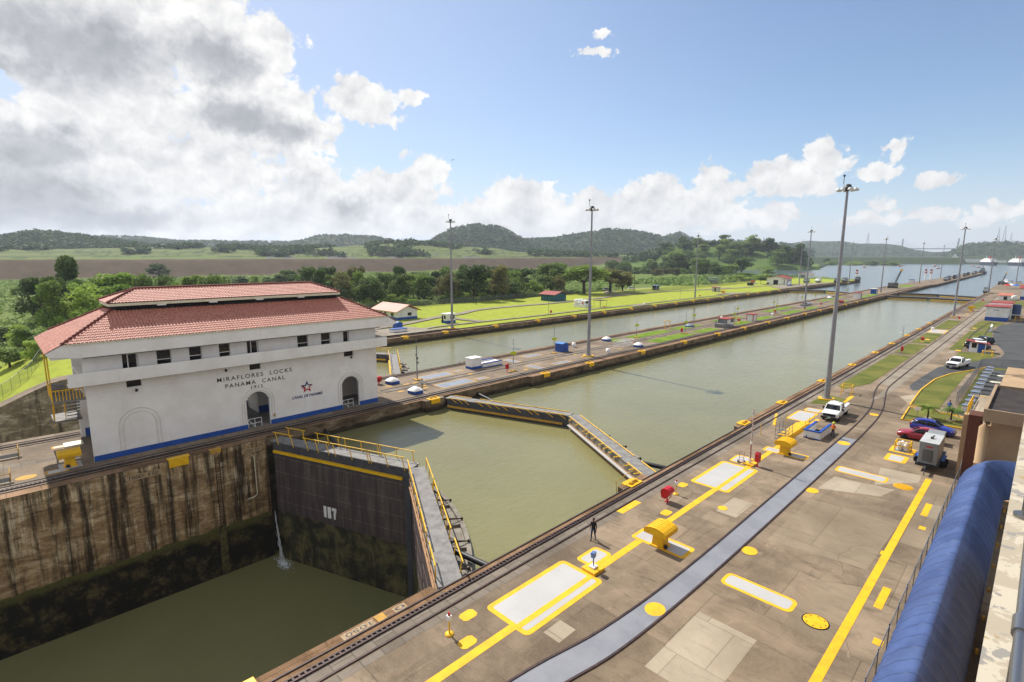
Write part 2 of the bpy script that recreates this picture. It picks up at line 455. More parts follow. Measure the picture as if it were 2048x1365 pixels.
def farwall(name):
    g = NG(name)
    pat = g.noise(g.coord(True, (1, 0.7, 1.5)), 0.5, 8, 0.74, 0.6)
    st = g.noise(g.coord(True, (0.3, 1.0, 0.08)), 1.3, 6, 0.7)
    c = g.ramp(pat, [(0.3, srgb('5a4f3e', 0.7)), (0.5, srgb('93866c', 0.8)), (0.68, srgb('d9cdb2', 0.85))])
    c = g.mix(g.ma('MULTIPLY', g.step(st, 0.50, 0.66), 0.7), c, srgb('3d362a', 0.6))
    g.col(c); g.bump(pat, 0.5, 0.1)
    return g.set(0.92, 0, 0.2)
m_wall_f = farwall('weathered_far_wall')

def water(name, c, rough, wave, ws):
    g = NG(name)
    p = g.coord(True)
    n = g.noise(g.coord(True, (1.0, 0.55, 1)), ws, 6, 0.62, 0.6)
    n2 = g.noise(p, 0.05, 5, 0.6)
    g.col(g.mix(g.step(n2, 0.3, 0.7), c, tuple(x*0.86 for x in c[:3])+(1,)))
    g.bump(n, wave, 0.25)
    g.b.inputs['IOR'].default_value = 1.33
    return g.set(rough, 0, 0.5)
m_water = water('canal_water', (0.20, 0.184, 0.080, 1), 0.06, 0.26, 1.5)
m_water_l = water('lower_lock_water', (0.205, 0.190, 0.078, 1), 0.10, 0.16, 1.2)
m_lake = water('lake_water', (0.085, 0.11, 0.11, 1), 0.18, 0.35, 0.5)

def grass(name, a, b, k, s=0.35):
    g = NG(name)
    p = g.coord(True)
    n = g.noise(p, s, 7, 0.65, 0.3)
    f = g.noise(p, 7, 4, 0.8)
    c = g.mix(g.step(n, 0.35, 0.65), srgb(a, k), srgb(b, k))
    c = g.mix(g.ma('MULTIPLY', g.step(f, 0.4, 0.7), 0.3), c, srgb(b, k*0.6))
    g.col(c); g.bump(f, 0.5, 0.05)
    return g.set(0.95, 0, 0.1)
m_lawn = grass('mown_lawn', 'b9cf3c', '93b42b', 0.62, 0.10)
m_lawn_n = grass('dry_lawn', '8c8a46', '6b7436', 0.60, 0.2)
m_lawn_c = grass('centre_lawn', '93a93c', '70922c', 0.6)

m_yellow = pm('yellow_paint', 'ffca12', 0.74, 0.5, scale=2.2, h2='f6b80e')
m_yline = pm('yellow_marking', 'ffc612', 0.74, 0.75, scale=1.3, world=True, h2='f2b422')
m_yfade = pm('faded_yellow', 'e8b23a', 0.62, 0.8, scale=1.6, world=True, h2='c89a50')
m_hatch = pm('grey_hatch_paint', 'd8d6d2', 0.60, 0.6, scale=0.3, world=True, h2='cfccc7')
m_hatch_b = pm('blue_grey_hatch', 'a9b2c0', 0.5, 0.6, scale=0.6, world=True, h2='959da8')
m_gstrip = pm('grey_walk_paint', 'a9abb2', 0.52, 0.7, scale=0.5, world=True, h2='9a9ca4')
m_white = pm('white_paint', 'f1efec', 0.86, 0.6, var=0.07, scale=0.6, h2='e2dfd9')
def rendered(name):
    g_ = NG(name)
    p_ = g_.coord(True)
    st_ = g_.noise(g_.coord(True, (1, 1.3, 0.10)), 1.4, 6, 0.7)
    bl_ = g_.noise(p_, 0.4, 6, 0.65)
    c_ = g_.mix(g_.step(bl_, 0.35, 0.7), srgb('f2efec', 0.90), srgb('e8e3dd', 0.88))
    c_ = g_.mix(g_.ma('MULTIPLY', g_.step(st_, 0.56, 0.76), 0.32), c_, srgb('b3aaa0', 0.8))
    g_.col(c_); g_.bump(g_.noise(p_, 14, 3), .15, .01)
    return g_.set(0.8, 0, 0.3)
m_wallw = rendered('house_white')
m_blue = pm('blue_paint', '1f52a8', 0.85, 0.55, var=0.15, scale=1.0, h2='1a4896')
m_teal = pm('teal_paint', '1c6272', 0.8, 0.6, scale=0.8, h2='195766')
m_red = pm('red_paint', 'cf1a22', 0.8, 0.4, scale=2, h2='a3131b')
m_redroof = pm('red_sheet_roof', 'c25248', 0.58, 0.7, scale=0.6, h2='a0433c')
m_pinkroof = pm('salmon_sheet_roof', 'e08a70', 0.66, 0.6, scale=0.8, h2='c87860')
m_black = pm('black_paint', '1b1a1e', 0.8, 0.5, scale=2)
m_dark = pm('dark_gap', '0c0b0c', 0.8, 0.9)
m_tyre = pm('tyre_rubber', '17171a', 0.8, 0.85)
m_rust = pm('rusty_rail', '3f3130', 0.7, 0.6, scale=3, h2='58423a', metal=0.3)
m_steel = pm('galvanised_steel', '9fa3a8', 0.7, 0.45, 0.6, scale=1.2, h2='868a90')
m_chrome = pm('polished_steel', 'a5a3a3', 0.7, 0.3, 0.85, var=0.05)
m_pole = pm('tower_steel', 'a3a2a6', 0.72, 0.5, 0.3, scale=0.4, h2='929196')
m_lamp = pm('lamp_housing', 'dcdcd8', 0.8, 0.4)
m_lampd = pm('lamp_ring', '33353a', 0.8, 0.5)
m_glass = pm('dark_glass', '121417', 0.8, 0.10, spec=0.45, var=0.05)
m_asph = pm('asphalt', '60605f', 0.55, 0.9, scale=0.25, world=True, h2='4c4c4c', bump=0.2)
m_gate = None
def gatemat(name):
    g = NG(name)
    p = g.coord(False)
    sx = g.nd('ShaderNodeSeparateXYZ'); g.l.new(p, sx.inputs[0]); Z = sx.outputs[2]
    st = g.noise(g.coord(False, (1.0, 1, 0.12)), 1.1, 7, 0.7)
    pat = g.noise(p, 0.5, 7, 0.7, 0.4)
    c = g.mix(g.step(st, 0.40, 0.66), srgb('57494a', 0.60), srgb('72635f', 0.62))
    c = g.mix(g.ma('MULTIPLY', g.step(st, 0.6, 0.75), 0.35), c, srgb('a39a8a', 0.6))
    e = g.ma('ADD', Z, g.ma('MULTIPLY', g.ma('SUBTRACT', pat, 0.5), 0.7))
    lz = g.ma('FRACT', g.ma('MULTIPLY', g.ma('ADD', Z, 0.1), 0.59))
    c = g.mix(g.ma('MULTIPLY', g.ma('MULTIPLY', g.step(lz, 0.93, 0.97), g.step(st, 0.35, 0.6)), 0.55), c, srgb('a0937c', 0.6))
    low = g.mix(g.step(pat, 0.42, 0.64), srgb('3a3626', 0.55), srgb('7d754c', 0.55))
    lo2 = g.mix(g.step(st, 0.50, 0.72), low, srgb('9a8c58', 0.6))
    c = g.mix(g.ma('SUBTRACT', 1.0, g.step(e, -8.3, -8.0)), c, low)
    c = g.mix(g.ma('SUBTRACT', 1.0, g.step(e, -10.6, -10.0)), c, lo2)
    g.col(c); g.bump(st, 0.3, 0.05)
    return g.set(0.7, 0.1, 0.35)
m_gate = gatemat('gate_plate')
m_gtop = pm('gate_walkway', 'aca8a2', 0.52, 0.8, scale=1.2, h2='8e8a86')
m_gplat = pm('gate_frame_plate', 'b5ab9a', 0.5, 0.8, scale=0.9, h2='8d8474')
m_gdark = pm('gate_grey_paint', '4d4e57', 0.6, 0.7, scale=0.8, h2='5d5c60')

def tilemat(name, h, h2):
    g = NG(name)
    p = g.coord(True)
    n = g.noise(p, 5.5, 3, 0.8); n2 = g.noise(p, 0.4, 5, 0.6)
    c = g.mix(g.step(n, 0.35, 0.65), srgb(h, 0.85), srgb(h2, 0.85))
    c = g.mix(g.ma('MULTIPLY', g.step(n2, 0.55, 0.75), 0.25), c, srgb('7a443a', 0.7))
    g.col(c)
    return g.set(0.62, 0, 0.4)
m_tile = tilemat('clay_tile', 'd29580', 'a86350')
m_tileg = pm('tile_underlay', '8e4438', 0.6, 0.8)
m_cream = pm('cream_trim', 'efe7c8', 0.8, 0.6)
m_bark = pm('bark', '6a5a48', 0.4, 0.9, scale=4, h2='4a3e32')
def leafmat(name, a, b, k):
    g = NG(name)
    oi = g.nd('ShaderNodeObjectInfo')
    n = g.noise(g.coord(False), 0.9, 4, 0.7)
    t = g.ma('ADD', g.ma('MULTIPLY', n, 0.8), g.ma('MULTIPLY', g.ma('SUBTRACT', oi.outputs['Random'], 0.5), 0.5))
    c = g.ramp(t, [(0.2, srgb(b, k)), (0.65, srgb(a, k))])
    g.col(c)
    m = g.set(0.75, 0, 0.25)
    tr = g.nd('ShaderNodeBsdfTranslucent'); g.l.new(c, tr.inputs[0])
    mxs = g.nd('ShaderNodeMixShader'); mxs.inputs[0].default_value = 0.30
    out = g.n['Material Output']
    g.l.new(g.b.outputs[0], mxs.inputs[1]); g.l.new(tr.outputs[0], mxs.inputs[2]); g.l.new(mxs.outputs[0], out.inputs[0])
    return m
m_leaf = [leafmat('leaf_dark', '7a9148', '4e6430', 0.80), leafmat('leaf_mid', '9ab050', '6a863a', 0.80), leafmat('leaf_bright', 'b8ce5a', '88a644', 0.82), leafmat('leaf_olive', '9c985a', '72703e', 0.78)]
def meshmat(name, h, cover, s):
    g = NG(name)
    g.col(srgb(h, 0.6)); m = g.set(0.5, 0.4)
    v = g.coord(False)
    w = []
    for sg in (1, -1):
        sx = g.nd('ShaderNodeSeparateXYZ'); g.l.new(v, sx.inputs[0])
        a = g.ma('FRACT', g.ma('MULTIPLY', g.ma('ADD', g.ma('ADD', sx.outputs[0], sx.outputs[1]), g.ma('MULTIPLY', sx.outputs[2], float(sg))), s))
        w.append(g.ma('LESS_THAN', a, cover))
    f = g.ma('MAXIMUM', w[0], w[1])
    tr = g.nd('ShaderNodeBsdfTransparent'); ms = g.nd('ShaderNodeMixShader')
    g.l.new(f, ms.inputs[0]); g.l.new(tr.outputs[0], ms.inputs[1]); g.l.new(g.b.outputs[0], ms.inputs[2])
    g.l.new(ms.outputs[0], g.n['Material Output'].inputs[0])
    return m
m_chain = meshmat('chain_link', '8b9094', 0.16, 9.0)

# ================================================================== THE SETTING
# ---- terrain of the far bank, hills, lake bed: one sheet on a polar grid, heights in metres
def vnoise(x, y, seed=0):
    xi = np.floor(x).astype(np.int64); yi = np.floor(y).astype(np.int64)
    xf = x - xi; yf = y - yi
    def h(a, b):
        n = (a*374761393 + b*668265263 + seed*1442695041) & 0xffffffff
        n = ((n ^ (n >> 13))*1274126177) & 0xffffffff
        return ((n ^ (n >> 16)) & 0xffff)/65535.0
    u = xf*xf*(3-2*xf); v = yf*yf*(3-2*yf)
    return (h(xi,yi)*(1-u)+h(xi+1,yi)*u)*(1-v)+(h(xi,yi+1)*(1-u)+h(xi+1,yi+1)*u)*v
def fbm(x, y, oc=5, seed=0):
    t = 0; a = 0.5; s = 0
    for i in range(oc):
        t = t + a*vnoise(x*2**i, y*2**i, seed+i); s += a; a *= 0.5
    return t/s
# ridges: (distance, half depth, [(bearing, elevation seen from the terrace)], cover)   cover: 0 forest, 1 grassy terraces
RIDGES = [
 (1500, 260, [(120,1.2),(92,1.0),(89,1.17),(86.9,1.68),(85,1.45),(82.5,1.15),(79,.6),(74,.2),(70,-.2),(60,-.5)], 0),
 (2700, 420, [(120,1.3),(84,1.35),(82.5,1.47),(80,1.44),(77.5,1.13),(74.3,.95),(70.1,.61),(66,.4),(60,.2)], 0),
 (2300, 350, [(74,.1),(70,.45),(68.8,.76),(66.9,1.22),(65,1.78),(62.6,1.91),(59.2,1.64),(56.6,1.25),(53.5,1.3),(50,1.2),(45,1.0),(42,.5)], 0),
 (1150, 210, [(110,.3),(86,.40),(80,.62),(74,.66),(70,.5),(66,.6),(62,.9),(59,1.1),(56.6,1.25),(55,1.15),(51,.9),(47,.7),(45,.35),(40,.15),(36,.2),(30,-.2),(25,-.6)], 1),
 (1750, 230, [(55.5,.2),(53.5,1.68),(51.9,2.52),(49.3,3.0),(46.7,2.75),(44.5,1.72),(43,1.0),(41,.5)], 0),
 (2000, 330, [(47.5,.6),(44.5,1.5),(41.4,1.72),(38.7,2.13),(36.1,2.53),(34.6,2.68),(31,2.09),(29.5,1.73),(27,1.5),(25,1.0),(22,.5),(20,.1)], 0),
 (2250, 210, [(30.5,1.0),(29.2,2.0),(28.4,2.42),(27.5,2.0),(26.5,1.5),(25,1.1),(23,.5)], 0),
 (2400, 300, [(28,1.2),(25.2,1.35),(21.5,1.33),(18,1.0),(16,.3)], 0),
 (1060, 120, [(36,-.8),(34,-.35),(31,.25),(28.5,.85),(26.5,1.0),(23.4,.98),(20,.65),(18,.35),(17,.05),(16.2,-.9),(15.4,-1.4)], 2),
 (3800, 520, [(21,.8),(18,1.1),(16.4,1.37),(14,1.34),(12.5,1.1),(10.6,1.0),(9.5,.86),(8.5,.51),(7.1,.30),(6.1,.38),(5,.3),(-15,.3)], 0),
 (2900, 300, [(6.7,-.1),(6.1,.30),(5.3,.9),(3.2,1.07),(1.8,.94),(0,.9),(-5,.9),(-20,.8)], 0)]
NBE, NDI = 620, 300
bea = np.linspace(118, -16, NBE)
B_, T_ = np.meshgrid(np.radians(bea), np.linspace(0, 1, NDI), indexing='ij')
sb = np.maximum(np.sin(B_), 1e-3)
d0 = np.where(np.degrees(B_) > 12.3, 113.4/sb, 552.0)
d0 = np.minimum(d0, 560)
D_ = d0*(7200/d0)**T_
TX = -np.sin(B_)*D_; TY = np.cos(B_)*D_
bd = np.degrees(B_)
Zr = np.full_like(D_, -99.0); cov = np.zeros_like(D_)
for (dist, w, prof, kind) in RIDGES:
    prof = sorted(prof)
    e = np.interp(bd, [p[0] for p in prof], [p[1] for p in prof], left=-1.6, right=prof[-1][1])
    hgt = 20.05 + dist*np.tan(np.radians(e))
    sh = np.exp(-((D_-dist)/w)**2)
    z = hgt*sh - (1-sh)*6
    if kind != 1:
        z = z + (fbm(TX/140, TY/140, 5, 3)-0.5)*0.14*np.maximum(z, 0)
    cov = np.where(z > Zr, kind, cov)
    Zr = np.maximum(Zr, z)
base = np.where(D_ > 640, 7.0, 0.0)
rough = (fbm(TX/22, TY/22, 5, 9)-0.5)
lawn = (TX > -176) & (TY < 520)
Z0 = np.where(lawn, (fbm(TX/40, TY/40, 3, 5)-0.5)*0.3+0.05, -0.3+rough*1.6)
left = np.clip((8-TY)*0.42, 0, 8)*np.exp(-np.maximum(-TX-200, 0)/60)
Z0 = Z0 - left
# earth embankment of the new locks: foot at X=-545, crest 15.5 m high
em = np.clip((-TX-545)/46, 0, 1)*15.5*np.clip((1080-TY)/60, 0, 1)
Z0 = Z0 + em
Z0 = np.where((TX < -640) & (D_ > 700), np.maximum(Z0-4, 9+rough*2), Z0)
ZT = np.maximum(Z0, np.where(D_ > 700, Zr, -99))
# lake
lk = ((bd <= 24) & (D_ > np.interp(bd, [-16,12,15,19,24], [545,548,600,620,660])) & (D_ < np.interp(bd, [-16,5,13,14.6,15.4,18,22,24], [1840,1840,1850,1500,955,925,890,800])))
lk |= ((bd > 24) & (bd < 37) & (D_ > np.interp(bd, [24,30,37], [660,600,640])) & (D_ < np.interp(bd, [24,30,37], [800,730,660])))
ZT = np.where(lk, -6.0, ZT)
# far dam across the lake, low wooded spit in front of it
dam = (bd < 17) & (bd > 5.0)
dz = np.clip((D_-1850)/45, 0, 1)*np.clip((2000-D_)/60, 0, 1)
ZT = np.where(dam & (D_ > 1850) & (D_ < 2000), np.maximum(ZT, dz*15.2+np.where(D_ > 1895, 0, 0)), ZT)
terr = np.zeros((*D_.shape, 3))
def lin(h, k=1.0):
    return np.array(srgb(h, k)[:3])
nz = fbm(TX/35, TY/35, 5, 21)[..., None]; nz2 = fbm(TX/7, TY/7, 4, 31)[..., None]
gr = lin('8f9f4f', .55)*(1-nz)+lin('6c8540', .55)*nz
fo = lin('4a5e38', .42)*(1-nz)+lin('3d5030', .42)*nz
la = lin('c0c84a', .60)*(1-nz*0.5)+lin('9fb434', .60)*nz*0.5
di = lin('84695b', .46)*(1-nz2*0.8)+lin('4d3c34', .44)*nz2*0.8
ter = np.where((np.sin(ZT[..., None]*1.1+nz*3) > 0.35), lin('6f8046', .46), lin('8f9a58', .46))
ter = np.where(nz2 > 0.62, lin('4c6236', .5), ter)
terr[:] = gr
terr = np.where(lawn[..., None], la, terr)
emb = ((em > 0.3) & (ZT < 16.2) & (TX > -640)) | (dam & (D_ > 1846) & (D_ < 1960) & (ZT > 1.0))
terr = np.where(emb[..., None], di, terr)
hill = (ZT > 16.5) | (D_ > 1000)
terr = np.where((hill & (cov == 0))[..., None], fo, terr)
terr = np.where((hill & (cov == 1) & ~emb & (D_ < 1400))[..., None], ter, terr)
terr = np.where(((cov == 2) & (D_ > 900) & (D_ < 1250))[..., None], lin('7d9a48', .5)*(1-nz)+lin('587a3a', .5)*nz, terr)
# grey worked ground at the foot of the terraces
work = (TX < -590) & (D_ > 640) & (D_ < 1010) & (fbm(TX/90, TY/30, 4, 77) > 0.52) & (bd < 70)
terr = np.where(work[..., None] & ~emb[..., None], lin('8a8480', .5), terr)
me = bpy.data.meshes.new('ground')
vs = np.stack([TX, TY, ZT], -1).reshape(-1, 3)
ii = (np.arange(NBE-1)[:, None]*NDI+np.arange(NDI-1)[None, :]).ravel()
fq = np.stack([ii, ii+1, ii+NDI+1, ii+NDI], -1)
me.vertices.add(len(vs)); me.vertices.foreach_set('co', vs.ravel())
me.loops.add(fq.size); me.loops.foreach_set('vertex_index', fq.ravel())
me.polygons.add(len(fq)); me.polygons.foreach_set('loop_start', np.arange(0, fq.size, 4)); me.polygons.foreach_set('loop_total', np.full(len(fq), 4))
me.update(); me.validate()
ca = me.color_attributes.new('cover', 'FLOAT_COLOR', 'POINT')
ca.data.foreach_set('color', np.concatenate([terr.reshape(-1, 3), np.ones((len(vs), 1))], 1).ravel().astype(np.float32))
me.polygons.foreach_set('use_smooth', np.ones(len(fq), bool))
g = NG('terrain')
at = g.nd('ShaderNodeAttribute', attribute_name='cover')
p = g.coord(True)
n = g.noise(p, 0.35, 7, 0.75); f = g.noise(p, 4.0, 5, 0.8)
c = g.mix(g.ma('MULTIPLY', g.step(n, 0.4, 0.66), 0.30), at.outputs['Color'], (0.03, 0.045, 0.012, 1))
c = g.mix(g.ma('MULTIPLY', g.step(f, 0.45, 0.75), 0.22), c, (0.30, 0.34, 0.08, 1))
g.col(c); g.bump(n, 0.5, 0.4)
me.materials.append(g.set(0.95, 0, 0.1))
ground = bpy.data.objects.new('ground', me); col.objects.link(ground); struct(ground)
def tz(x, y):
    """terrain height near a point"""
    b = math.degrees(math.atan2(-x, y)); d = math.hypot(x, y)
    i = min(max(int(round((118-b)/134*(NBE-1))), 0), NBE-1)
    dd0 = d0[i, 0]
    if d <= dd0:
        return float(ZT[i, 0])
    j = min(int(round(math.log(d/dd0)/math.log(7200/dd0)*(NDI-1))), NDI-1)
    return float(ZT[i, j])

# ---- water
def wsheet(name, poly, z, m):
    return struct(MB().sheet(poly, z).build(name, m))
wsheet('lower_lock_water', [(-61,-80),(-22,-80),(-22,19),(-41,27.6),(-61,21)], -14.0, m_water_l)
wsheet('lock_water', [(-61,21.2),(-41,27.8),(-22,19.2),(-22,340),(-61,340)], -1.7, m_water)
wsheet('far_lock_water', [(-113,20),(-76,20),(-76,352),(-113,352)], -1.72, m_water)
wsheet('lower_far_lock_water', [(-113,-80),(-76,-80),(-76,19.5),(-113,19.5)], -14.0, m_water_l)
wsheet('lake_water', [(-5000,352.5),(-61,352.5),(-61,340.5),(-22,340.5),(-22,545),(600,545),(900,2600),(-5000,2600)], -1.7, m_lake)

# ---- lock walls (each a thing) with the deck paving laid on them
near_edge = [(-24.55,-80),(-24.55,17.2),(-23.88,17.4),(-23.88,37.2),(-24.62,37.4),(-24.62,41.2),(-23.88,41.4),(-23.88,61.2),(-24.5,61.4),(-24.5,389),(-26.5,490),(-26.4,545)]
w = MB().prism(near_edge+[(-21.5,545),(-21.5,-80)], -18, -0.012).build('lock_wall', m_wall_u)
w.data.materials.append(m_wall)
tag(w, 'concrete lock wall under the broad paved deck, on the truck side of the lock', 'lock wall')
ce = [(-58.9,-80),(-58.9,20.0),(-59.7,20.2),(-59.7,41.2),(-58.9,41.4),(-58.9,44.6),(-59.7,44.8),(-59.7,62.6),(-58.9,62.8),(-58.9,470),(-57.2,484),(-57.2,845),(-63,858),(-71,858),(-71.5,600),(-76,480),(-77.15,465)]
cw = MB().prism(ce+[(-77.15,62),(-76.3,61.8),(-76.3,48),(-77.15,47.6),(-77.15,-80)], -18, -0.012).build('lock_wall', m_wall)
tag(cw, 'stained brown and black concrete centre wall below the white control house', 'lock wall')
# the upper lift of the centre wall beyond the gates stands in upper water: same wall, its own weathering
for pol in cw.data.polygons:
    pass
cw.data.materials.append(m_wall_u)
for pol in cw.data.polygons:
    if pol.center.y > 20.1 and pol.normal.z < 0.5:
        pol.material_index = 1
prof = [(-80,-8),(-12,-7.9),(-7,-6.2),(-3,-4.2),(-0.8,-3.1),(2.5,-1.6),(5.2,-0.45),(6.8,-0.08),(8.5,-0.012),(515,-0.012),(515,-18),(-80,-18)]
fw = MB()
for pf_, mi_ in ((prof[:9]+[(8.5,-18),(-80,-18)], 1), ([(8.5,-.012),(515,-.012),(515,-18),(8.5,-18)], 0)):
    fw.loft([[(-110.7,y,z) for y,z in pf_],[(-113.8,y,z) for y,z in pf_]], mi_)
fw = fw.build('lock_wall', [m_wall_u, m_wall_f])
tag(fw, 'long concrete lock wall along the green lawn on the far bank', 'lock wall')
deck = MB()
deck.sheet([(-26.4,545),(-26.5,490),(-24.5,389),(-24.5,61.4),(-23.88,61.2),(-23.88,41.4),(-24.62,41.2),(-24.62,37.4),(-23.88,37.2),(-23.88,17.4),(-24.55,17.2),(-24.55,-80),(90,-80),(90,545)], 0)
struct(deck.build('deck_pavement', m_deck))
struct(MB().sheet(ce+[(-77.15,62),(-76.3,61.8),(-76.3,48),(-77.15,47.6),(-77.15,-80)], 0).build('centre_pavement', m_deck_c))
fd = MB()
for (ya, za), (yb, zb) in zip(prof[:9], prof[1:10]):
    fd.add([(-110.7,ya,za+.014),(-114.2,ya,za+.014),(-114.2,yb,zb+.014),(-110.7,yb,zb+.014)], [(0,3,2,1)])
struct(fd.build('far_pavement', m_deck_c))

# ---- ground sheets on the near side
def ss(name, poly, z, m, kind='structure'):
    return struct(MB().sheet(poly, z).build(name, m), kind)
cop = MB()
cop.sheet([(-24.55,-60),(-23.3,-60),(-23.3,17.2),(-24.55,17.2)], .006).sheet([(-24.62,37.4),(-23.3,37.4),(-23.3,41.2),(-24.62,41.2)], .006).sheet([(-24.5,61.4),(-23.3,61.4),(-23.3,389),(-24.5,389)], .006)
cop.sheet([(-23.88,17.4),(-23.3,17.4),(-23.3,37.2),(-23.88,37.2)], .006).sheet([(-23.88,41.4),(-23.3,41.4),(-23.3,61.2),(-23.88,61.2)], .006)
cop.sheet([(-58.9,-60),(-60.2,-60),(-60.2,20),(-58.9,20)], .006).sheet([(-58.9,62.9),(-60.2,62.9),(-60.2,465),(-58.9,465)], .006).sheet([(-59.7,20.2),(-60.2,20.2),(-60.2,62.5),(-59.7,62.5)], .006)
cop.sheet([(-77.15,63),(-75.6,63),(-75.6,440),(-77.15,440)], .006).sheet([(-110.7,9),(-111.8,9),(-111.8,500),(-110.7,500)], .006)
struct(cop.build('coping_strip', m_coping))
ts = MB()
ts.sheet([(-22.95,-60),(-22.35,-60),(-22.35,389),(-22.95,389)], .008).sheet([(-22.05,-60),(-21.55,-60),(-21.55,389),(-22.05,389)], .007)
ts.sheet([(-61.4,-60),(-62.3,-60),(-62.3,440),(-61.4,440)], .008).sheet([(-67.1,39),(-68.3,39),(-68.3,330),(-67.1,330)], .009).sheet([(-67.1,-60),(-68.3,-60),(-68.3,4),(-67.1,4)], .009)
struct(ts.build('track_pavement', m_strip))
ts2 = MB().sheet([(-15.9,86),(-15.6,100),(-15.55,260),(-14.6,260),(-14.6,100),(-14.9,90)], .007).sheet([(-17.6,100),(-15.9,98),(-15.9,380),(-17.7,380)], .006)
struct(ts2.build('track_pavement', m_path))
ss('asphalt_road', [(-13.6,100.5),(-13.4,108),(-12.6,122),(-9.6,131),(-7.6,137),(-5.2,143.5),(-5.0,150),(-7.1,164),(-8.2,167),(-9.3,196),(-9.2,205),(-7.5,217),(-4.4,231),(60,231),(60,129.5),(-5.9,128.2),(-8,123.5),(-10.3,116),(-11.5,109),(-11.9,98.5),(-12.8,97.5)], .008, m_asph)
lw = MB()
lw.sheet([(-21.4,78.5),(-18.4,80.5),(-18.3,84.5),(-21.3,85.5)], .03).sheet([(-21.4,92.5),(-20.2,90.8),(-18.2,98),(-18.0,131),(-21.4,131)], .03).sheet([(-21.4,134),(-18.1,133),(-18.0,150.5),(-21.4,150)], .03).sheet([(-21.4,152.5),(-18.0,153),(-18.0,174.5),(-21.4,174.5)], .03)
lw.sheet([(-21.4,187),(-18.0,187),(-18.0,214),(-21.4,216)], .03).sheet([(-21.4,262),(-18.2,270),(-18.4,312),(-21.4,316)], .03)
lw.sheet([(-13.9,147),(-13.8,186),(-9.8,199),(-9.5,194),(-8.4,168.5),(-8.6,157),(-11.6,157),(-11.9,147.5)], .03).sheet([(-14.2,190),(-14.2,216),(-13.4,221),(-8,218),(-9.6,205),(-9.8,200)], .03)
lw.sheet([(-11.8,145.2),(-11.8,136.3),(-8.9,132),(-6.5,140.5),(-5.9,146.5)], .03).sheet([(-7.7,123.4),(-10.15,115.9),(-11.3,109),(-11.7,98.6),(-11.3,87.8),(-8.8,87.5),(-8.5,87.9),(-8.3,118.2)], .03)
lw.sheet([(-11.1,85.6),(-10.8,78.8),(-9.85,79.3),(-5.5,79.8),(-5.7,84.4),(-7.1,85.5)], .03).sheet([(-6.8,89),(-6.9,124),(-6.0,124),(-6.0,89)], .03).sheet([(-5.9,128.5),(30,130.5),(30,127),(-5.9,126.4)], .03)
lw.sheet([(-13,300),(-8,290),(20,290),(20,330),(-13,330)], .03)
struct(lw.build('lawn', m_lawn_n))
lc = MB()
for x0, x1, y0, y1 in [(-73.3,-69.5,103,107.8),(-73.2,-69.3,111,129.5),(-73,-69.3,132.5,147),(-66.2,-62.2,109,128.5),(-66.0,-62.4,131,143),(-73,-69.2,158,176),(-66,-62.4,155,166),(-65.8,-62.6,171,185),(-73,-69.2,198,226),(-66,-62.5,196,214),(-65.8,-62.6,219,233),(-73,-70,262,300),(-66,-62.6,255,278),(-66,-62.6,302,335),(-72,-64,425,455)]:
    lc.sheet([(x0+.3,y0),(x1,y0+.6),(x1-.2,y1),(x0,y1-.7)], .03)
struct(lc.build('centre_lawn', m_lawn_c))
def ribbon(pts, w, z=0.02, h=None):
    mb = MB(); P = [Vector((*q, 0)) for q in pts]; L = []; Rr = []
    for i, q in enumerate(P):
        t = (P[min(i+1, len(P)-1)]-P[max(i-1, 0)]).normalized(); nn = Vector((-t.y, t.x, 0))
        L.append(q+nn*w/2); Rr.append(q-nn*w/2)
    for i in range(len(P)-1):
        vs = [L[i], Rr[i], Rr[i+1], L[i+1]]
        if h is None:
            mb.add([(v.x, v.y, (z if not callable(z) else z(v.x, v.y))) for v in vs], [(0,1,2,3)])
        else:
            mb.add([(v.x,v.y,z) for v in vs]+[(v.x,v.y,z+h) for v in vs], [(3,2,1,0),(4,5,6,7),(0,1,5,4),(1,2,6,5),(2,3,7,6),(3,0,4,7)])
    return mb
def smooth(pts, n=5):
    o = []
    P = [Vector(p) for p in pts]
    for i in range(len(P)-1):
        a, b, c, d = P[max(i-1,0)], P[i], P[i+1], P[min(i+2,len(P)-1)]
        for k in range(n):
            t = k/n
            o.append(tuple(0.5*((2*b)+(-a+c)*t+(2*a-5*b+4*c-d)*t*t+(-a+3*b-3*c+d)*t**3)))
    o.append(tuple(P[-1]))
    return o
pz = lambda x, y: tz(x, y)+0.22
for nm, pts, wd_ in (('path', [(-124.5,60),(-128,72),(-130.9,84.7),(-138.5,104),(-140.3,112.7),(-147,128),(-147.6,150),(-146,170),(-148,200),(-151,228),(-151.8,261.5),(-145.7,288.3),(-140,330)], 3.2),
                     ('path', [(-118,74),(-119.8,89),(-119.3,103.6),(-118.5,130),(-118.8,159),(-118,189),(-117.4,233),(-116.5,300)], 1.6),
                     ('path', [(-137,106),(-131,104.5),(-126,104.2),(-120,105.5)], 2.6), ('path', [(-145.7,288.3),(-136,330),(-133,380)], 3.0), ('road', [(-150,226),(-166,236),(-178,262),(-178,300)], 4.5)):
    struct(ribbon(smooth(pts, 8), wd_, pz).build(nm, m_path))
fdk = MB().sheet([(-113.6,9),(-125,62),(-125,82),(-116.2,84),(-116,88),(-113.6,92)], .30).sheet([(-114,180),(-117,182),(-117,192),(-114,194)], .25).sheet([(-113.8,268),(-122,270),(-122,284),(-113.8,290)], .3).sheet([(-113.8,340),(-128,360),(-126,410),(-113.8,460)], .28)
struct(fdk.build('far_pavement', m_path))

